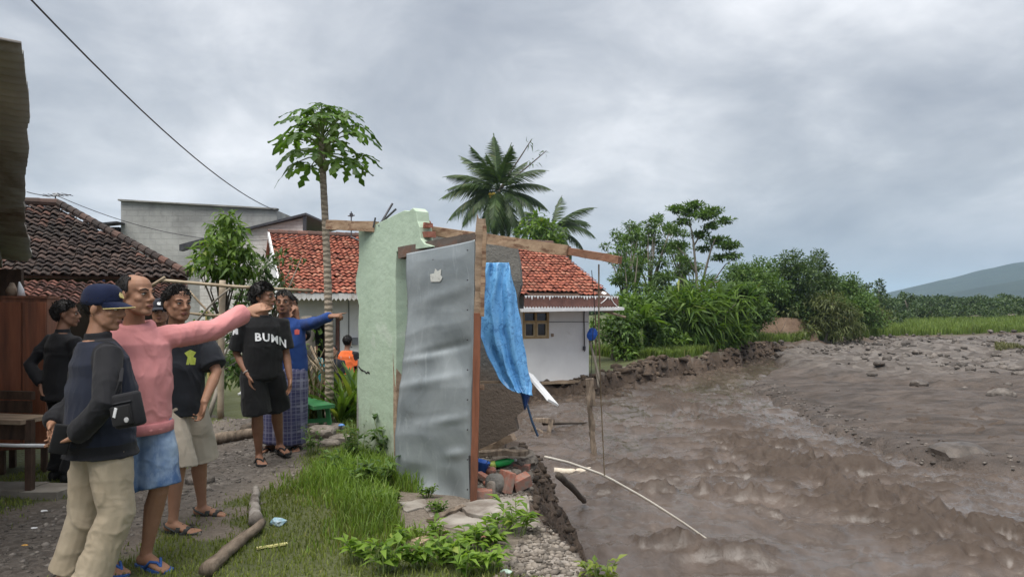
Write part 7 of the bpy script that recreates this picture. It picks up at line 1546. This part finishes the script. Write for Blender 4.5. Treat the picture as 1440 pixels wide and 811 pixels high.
crumple('plastic_bag', 'white crumpled plastic behind the arm of the black T-shirt man', on(341, 556, .06), .10, M_BOARD, 'plastic bag', 9, .6)
for i, (px, py, r, lab) in enumerate([(405, 652 - 5, .0, ''), (280, 678, .11, 'flat grey stone on the path by the beige shorts'), (452, 612, .17, 'largest pale stone of the heap beside the green bench'), (470, 604, .12, 'pale stone at the back of the heap by the green bench'), (480, 622, .13, 'grey stone of the heap nearest the green wall'), (462, 626, .11, 'low front stone of the heap by the green bench')]):
    if r: rock('stone', lab, 'stone', on(px, py, r * .2), r, M_RUBBLE if i > 1 else M_STONE, 20 + i, .5)
crumple('plastic_scrap', 'bright blue plastic scrap in the stone heap by the green bench', on(480, 607, .08), .035, pm('blue_plastic', (.08, .22, .55), (.14, .30, .65), 10, .4), 'plastic scrap', 12)
# ---- planks, bricks and rubble by the tin door
o = MB().bar(on(566, 778, .02), on(622, 752, .03), .09, .025, (0, 0, 1), 6, .005).build('plank', M_WOOD); tag(o, 'short weathered plank lying in the weeds', 'plank')
o = MB().bar(on(604, 735, .02), on(652, 716, .025), .05, .02, (0, 0, 1), 6, .006).build('plank', M_LOG); tag(o, 'dark splintered stick of wood on the bare soil before the door', 'plank')
def slab(name, label, poly, th, m, seed, cat='slab'):
    rs = random.Random(seed); pts = []
    for (x0, y0), (x1, y1) in zip(poly, poly[1:] + poly[:1]):
        for q in np.linspace(0, 1, 5)[:-1]: p = on(x0 + (x1 - x0) * q + rs.uniform(-1.5, 1.5), y0 + (y1 - y0) * q + rs.uniform(-1.5, 1.5)); pts.append(p)
    zt = max(p.z for p in pts) + th; bm = bmesh.new(); vt = [bm.verts.new((p.x, p.y, zt)) for p in pts]; f = bm.faces.new(vt); r_ = bmesh.ops.extrude_face_region(bm, geom=[f]); bmesh.ops.translate(bm, verts=[v for v in r_['geom'] if isinstance(v, bmesh.types.BMVert)], vec=(0, 0, -th - .12)); bmesh.ops.recalc_face_normals(bm, faces=bm.faces)
    me = D.meshes.new(name); bm.to_mesh(me); bm.free(); o = link(name, me, m); md = o.modifiers.new('b', 'BEVEL'); md.width = .006; md.segments = 2; return tag(o, label, cat)
M_SLAB = pm('broken_floor', (.20, .18, .155), (.34, .31, .275), 4, .9, 24, .008, stain=(.13, .105, .085), ssc=2.5, sth=(.45, .65))
slab('floor_slab', 'broken piece of concrete floor under the bricks, reaching the cliff edge', [(672, 706), (742, 700), (745, 722), (716, 738), (662, 726), (640, 716)], .02, M_SLAB, 3); slab('floor_slab', 'cracked concrete piece in front of the door foot', [(596, 716), (640, 718), (664, 730), (700, 740), (664, 752), (614, 738)], .008, M_SLAB, 4); slab('floor_slab', 'flat pale concrete piece left of the tin door foot', [(560, 706), (596, 702), (604, 712), (572, 722)], .008, M_SLAB, 5)
M_BRICK = pm('red_brick', (.27, .10, .068), (.42, .18, .125), 9, .9, 50, .005, stain=(.24, .19, .16), ssc=7, sth=(.42, .6)); GBK = 'red bricks in the rubble'
def brick(label, p, d, rz, rx=0.0, ry=0.0):
    o = MB().box((0, 0, 0), d, None, .004).build('brick', M_BRICK, None, False, .004); o.location = p; o.rotation_euler = (rx, ry, rz); return tag(o, label, 'brick', GBK)
brick('red brick lying flat at the foot of the door post', on(679, 702, .045), (.155, .10, .07), .05); brick('large red block standing on end in the middle of the rubble', on(712, 692, .09), (.07, .16, .17), .5, .0, .25); brick('tilted red brick with holes nearest the cliff edge', on(733, 690, .075), (.15, .10, .10), .35, .2, -.35); brick('half brick lying behind the green bottle', on(734, 662, .04), (.15, .10, .06), -.2, .1, .1); brick('small orange brick piece left of the green bottle', on(679, 678, .05), (.12, .06, .05), -.7, .0, .3); brick('reddish brick lying on the slab in the front weeds', on(678, 762, .02), (.12, .08, .05), .4)
gbk = rock('rubble_block', 'dark mortar block leaning on the large red brick', 'rubble', on(697, 692, .06), (.09, .07, .09), M_CONCD, 31); rock('rubble_block', 'pale chunk of plaster leaning on the dark block', 'rubble', on(690, 699, .05), (.04, .04, .08), M_RUBBLE, 32)
bt = thing('green_bottle', 'green and yellow plastic bottle lying on the rubble', 'bottle', on(700, 662, .07)); M90 = Matrix.Rotation(math.radians(78), 3, 'Y') @ Matrix.Rotation(.1, 3, 'Z')
MB().lathe((0, 0, 0), [(.030, -.02), (.035, .0), (.035, .09), (.028, .12), (.013, .14), (.012, .16)], 14, M90).build('bottle_body', pm('green_plastic', (.02, .33, .08), (.05, .45, .12), 6, .3), bt, True); MB().lathe((0, 0, 0), [(.033, -.07), (.036, -.05), (.036, -.022), (.031, -.02)], 14, M90).build('bottle_base', pm('yellow_green', (.40, .50, .10), (.5, .6, .16), 6, .35), bt, True); MB().lathe((0, 0, 0), [(.014, .157), (.014, .178), (.010, .18)], 10, M90).build('bottle_cap', M_BOARD, bt, True)
bk = thing('blue_bucket', 'small blue plastic bucket beside the door post', 'bucket', on(675, 668, .02)); MB().lathe((0, 0, 0), [(.05, 0), (.065, .11), (.072, .115), (.066, .105), (.045, .02)], 16, Matrix.Rotation(.25, 3, 'Y')).build('bucket_body', pm('blue_bucket', (.015, .075, .32), (.03, .12, .42), 6, .4), bk, True); MB().tube([Vector((.07 * math.cos(a_), .07 * math.sin(a_) * .3, .115 - .05 * math.sin(a_))) for a_ in np.linspace(0, PI, 9)], .004, 5).build('handle', M_METAL, bk)
bw = MB().lathe((0, 0, 0), [(.10, 0), (.105, .02), (.095, .06), (.07, .095), (.035, .115), (.01, .118)], 18, Matrix.Rotation(-.2, 3, 'Y')).build('clay_bowl', pm('brown_clay', (.05, .038, .032), (.09, .07, .058), 6, .7), None, True); bw.location = on(732, 645, .0); tag(bw, 'dark brown bowl lying upside down at the cliff edge', 'bowl')
o = MB().bar(P(668, 640, 7.0), P(722, 614, 6.85), .10, .06, (0, 0, 1), 5, .006).build('plank', M_WOOD); tag(o, 'short timber lying behind the door post under the tarpaulin', 'plank')
o = MB().bar(P(675, 636, 6.75), P(742, 636, 6.6), .12, .04, (0, 0, 1), 5, .008).build('plank', M_LOG); tag(o, 'flat brown board lying across the washroom floor', 'plank')
bm = bmesh.new(); bmesh.ops.create_icosphere(bm, subdivisions=4, radius=1); V = np.array([v.co[:] for v in bm.verts]); k = .65 + .5 * fbm(V * 3, 5, 9, .6) + .16 * ridge(V * 7, 3, 8)
for v, c in zip(bm.verts, V * k[:, None] * np.array((.24, .3, .14))): v.co = c
me = D.meshes.new('rubble_heap'); bm.to_mesh(me); bm.free(); o = link('rubble_heap', me, M_RUBBLE, None, P(722, 628, 6.95)); o.location.z = .02; tag(o, 'pale heap of crushed mortar under the blue tarpaulin', 'rubble heap')
g = random.Random(5); GC = 'broken pieces in the washroom rubble'
pcs = [(686, 655), (695, 648), (705, 644), (714, 650), (722, 654), (690, 668), (716, 668), (726, 672), (742, 676), (704, 676), (684, 684), (672, 660), (738, 655), (700, 656), (710, 660), (720, 662)]
PL = ['broken chunk just behind the blue bucket', 'broken chunk behind the neck of the green bottle', 'chunk at the back of the rubble below the flat brown board', 'chunk between the bottle and the flat brown board', 'chunk in front of the upturned bowl', 'chunk below the yellow end of the green bottle', 'chunk between the standing red block and the half brick', 'chunk on top of the tilted brick at the cliff edge', 'outermost chunk on the cliff edge above the slab', 'small chunk above the dark mortar block', 'chunk between the flat brick and the orange brick piece', 'chunk wedged against the door post beside the bucket', 'chunk touching the left side of the upturned bowl', 'chunk lying against the back of the green bottle', 'chunk right beside the green cap of the bottle', 'chunk just left of the half brick behind the bottle']
for i, (px, py) in enumerate(pcs):
    r = g.uniform(.022, .05); m = g.choice([M_RUBBLE, M_RUBBLE, M_CONCD, M_BRICK, M_SLAB]); rock('rubble_piece', PL[i], 'rubble', on(px, py, r * .6 + .015), (r * g.uniform(.8, 1.5), r, r * .7), m, 60 + i, .7, GC, g.uniform(0, 3))
# ---- things hanging over and lying in the river
o = MB().bar(P(742, 524, 6.5), P(778, 566, 5.9), .115, .02, (.6, -.3, .7), 6, .002).build('white_board', M_BOARD); tag(o, 'white board end sticking out below the blue tarpaulin', 'board')
o = MB().bar(P(672, 537, 6.2), P(716, 537, 6.1), .015, .022, (0, 0, 1), 4, .002).build('stick', M_WOOD); tag(o, 'thin stick nailed level to the door post below the tarpaulin', 'stick')
o = MB().bar(P(671, 544, 6.0), P(678, 544, 5.9), .04, .045, (0, 0, 1)).build('wood_block', M_WOODB); tag(o, 'small block of wood nailed to the door post', 'wood block')
pole('white_pipe', 'long thin white pipe curving from the cliff down to the water', [P(766, 642, 7.0), P(800, 650, 7.2), P(850, 668, 7.45), P(910, 702, 7.75), P(960, 734, 7.98), P(1006, 766, 8.18)], .013, pm('ivory_pipe', (.58, .53, .44), (.72, .67, .58), 8, .5), 'pipe', None, False)
fb = MB().tube([P(780, 663, 11.8), P(800, 663, 11.75), P(825, 662, 11.75), P(851, 661, 11.7)], [.07, .058, .064, .053], 9, .16).build('bark_pole', pm('peeled_wood', (.45, .38, .29), (.66, .59, .50), 14, .9, 40, .01), None, True); tag(fb, 'short pale peeled pole lying level beside the cliff above the water', 'pole')
log('branch', 'dark broken branch leaning from the cliff towards the water', P(786, 668, 7.3), P(822, 704, 9.6), .038, .036, M_BARKD, 'branch')
hp0 = MB().bar(P(829, 532, 13.0), P(832, 570, 13.0), .145, .11, (0, 1, 0), 4, .011).bar(P(829, 570, 13.0), P(833, 608, 13.0), .095, .09, (0, 1, 0), 4, .011).bar(P(832, 606, 13.0), P(836, 648, 12.95), .09, .08, (0, 1, 0), 4, .011)
tag(hp0.build('broken_post', M_LOG), 'broken dark post standing in the water below the corner of the house', 'post')
tag(MB().tube([P(842, 372, 5.85), P(842, 470, 6.3), P(845, 560, 6.8), P(850, 668, 7.1)], .007, 5).build('rope', M_BAMBOO), 'thin straight line hanging from the splintered beam to the water', 'rope')
tag(MB().tube([P(832, 380, 6.0), P(836, 430, 6.2), P(832, 500, 6.5), P(831, 535, 6.6)], .003, 4).build('rope', M_METAL), 'thin dark wire hanging beside the straight line', 'wire')
ub = P(845, 540, 8); 
wr_ = MB().bar(P(752, 590, 15.6), P(778, 592, 15.4), .18, .09, (0, 0, 1), 3, .018).bar(P(776, 590, 15.4), P(770, 614, 15.3), .09, .11, (0, 1, 0), 3, .018).bar(P(748, 602, 15.4), P(774, 613, 15.2), .11, .055, (0, 0, 1), 3, .018)
tag(wr_.build('driftwood', M_LOG), 'broken nailed timbers stuck in the shallow water behind the tarpaulin', 'driftwood')
log('branch', 'thin dark branch sticking out of the mud over the water', P(765, 595, 15.6), P(826, 594, 16.6), .045, .022, M_BARKD, 'branch')
tag(MB().tube([P(741, 568, 6.3), P(748, 592, 6.4), P(756, 612, 6.6)], .012, 6).build('rope', pm('blue_rope', (.08, .16, .30), (.14, .24, .40), 30, .7)), 'blue rope trailing from the torn end of the tarpaulin', 'rope')
# clutter at the right corner of the house
bgp = P(833, 470, 21.9); crumple('plastic_bag', 'bright blue bag hanging at the right corner of the white house', bgp, .15, pm('blue_bag', (.015, .08, .42), (.03, .13, .55), 4, .4), 'plastic bag', 15, 1.1)
for i, (x0, y0, x1, y1, lab) in enumerate([(836, 500, 842, 545, 'short stick leaning beside the blue bag'), (829, 478, 845, 540, 'slanting pole behind the blue bag'), (838, 431, 862, 437, 'light pole end sticking out under the gutter board'), (842, 435, 880, 446, 'thin pale pole sticking out below the gutter end')]): pole('stick', lab, [P(x0, y0, 22.0), P(x1, y1, 21.7)], .035, M_BAMBOO if i > 1 else M_BARK, 'stick')
# boulders
GR = 'larger stones in the river bed'
RK = [(1352, 652, .48, 'largest dark boulder at the edge of the water on the right'), (1166, 590, .17, 'single dark stone standing in the light water'), (1043, 540, .3, 'stone at the upstream tip of the gravel bar'), (1292, 543, .26, 'brown lump on the bar left of the grey gravel'), (1408, 558, .3, 'flat stone at the right border on the gravel bar'), (1318, 500, .24, 'pale round stone on the upper gravel'), (1096, 500, .28, 'dark clod at the head of the gravel bar'), (1130, 498, .22, 'second dark clod near the head of the bar'), (1433, 528, .22, 'whitish stone at the right border'), (1236, 512, .2, 'grey stone in the middle of the upper gravel'), (1365, 520, .2, 'stone between the pale one and the right border')]
for i, (px, py, r, lab) in enumerate(RK):
    p = on(px, py) if i not in (0, 1) else G(px, py, Z_RIV); p.z += r * .18; rock('boulder', lab, 'boulder', p, r, M_STONE if i % 3 else pm('wet_stone', (.05, .042, .036), (.12, .10, .085), 5, .4, 30, .01), 80 + i, .55, GR, i * .7)
tag(blades('bar_grass', *(lambda q: (q[:, 0], q[:, 1], ground_z(q[:, 0], q[:, 1])))(np.array([tuple(G(1400 + 50 * random.random(), 486 + 6 * random.random(), -.8))[:2] for _ in range(2600)])), np.random.default_rng(2).uniform(.1, .35, 2600), .05, leaf_mat('dry_grass', (.08, .085, .035), (.14, .14, .06), None, .3), .6, 44), 'patch of dull grass on the gravel bar at the right border', 'grass')
n = 1600; g = np.random.default_rng(12); tq = g.uniform(0, 1, n); bi = EDGE[13:22]; cum = np.r_[0, np.cumsum(np.hypot(*np.diff(bi, axis=0).T))]
x = np.interp(tq * cum[-1], cum, bi[:, 0]) + .55 + g.normal(0, .35, n); y = np.interp(tq * cum[-1], cum, bi[:, 1]) - .25 + g.normal(0, .3, n)
stones('slumped_earth', x, y, np.maximum(ground_z(x, y), -1.25) + .02, .04 + .16 * g.uniform(0, 1, n) ** 3, pm('slumped_soil', (.035, .025, .018), (.12, .088, .064), 3, .9, 30, .01, isl=.5), 'clods of earth slumped along the foot of the far bank', 'earth', 13)
n = 700; y = g.uniform(4.4, 8.2, n); x = np.interp(y, EDGE[:, 1][:10], EDGE[:, 0][:10]) + g.uniform(-.02, .45, n)
stones('cliff_clods', x, y, ground_z(x, y) + .0, .01 + .05 * g.uniform(0, 1, n) ** 3, pm('slumped_soil', (.030, .022, .016), (.095, .07, .052), 3, .95, 30, .01, isl=.5), 'dark clods of earth stuck in the face of the near cliff', 'earth', 14)
n = 260; y = g.uniform(4.2, 8, n); x = np.interp(y, EDGE[:, 1][:10], EDGE[:, 0][:10]) + g.uniform(-.05, .06, n); rt = MB()
for i in range(90):
    p = Vector((x[i], y[i], float(ground_z(x[i:i + 1], y[i:i + 1])[0]))); rt.tube([p, p + Vector((.04 + random.random() * .08, random.uniform(-.1, .1), -.08 - random.random() * .12)), p + Vector((.06 + random.random() * .1, random.uniform(-.15, .15), -.25 - random.random() * .2))], [.004, .003, .0015], 4)
o = rt.build('roots', M_BARKD); o['kind'] = 'stuff'; tag(o, 'fine roots hanging out of the cliff lip', 'roots')
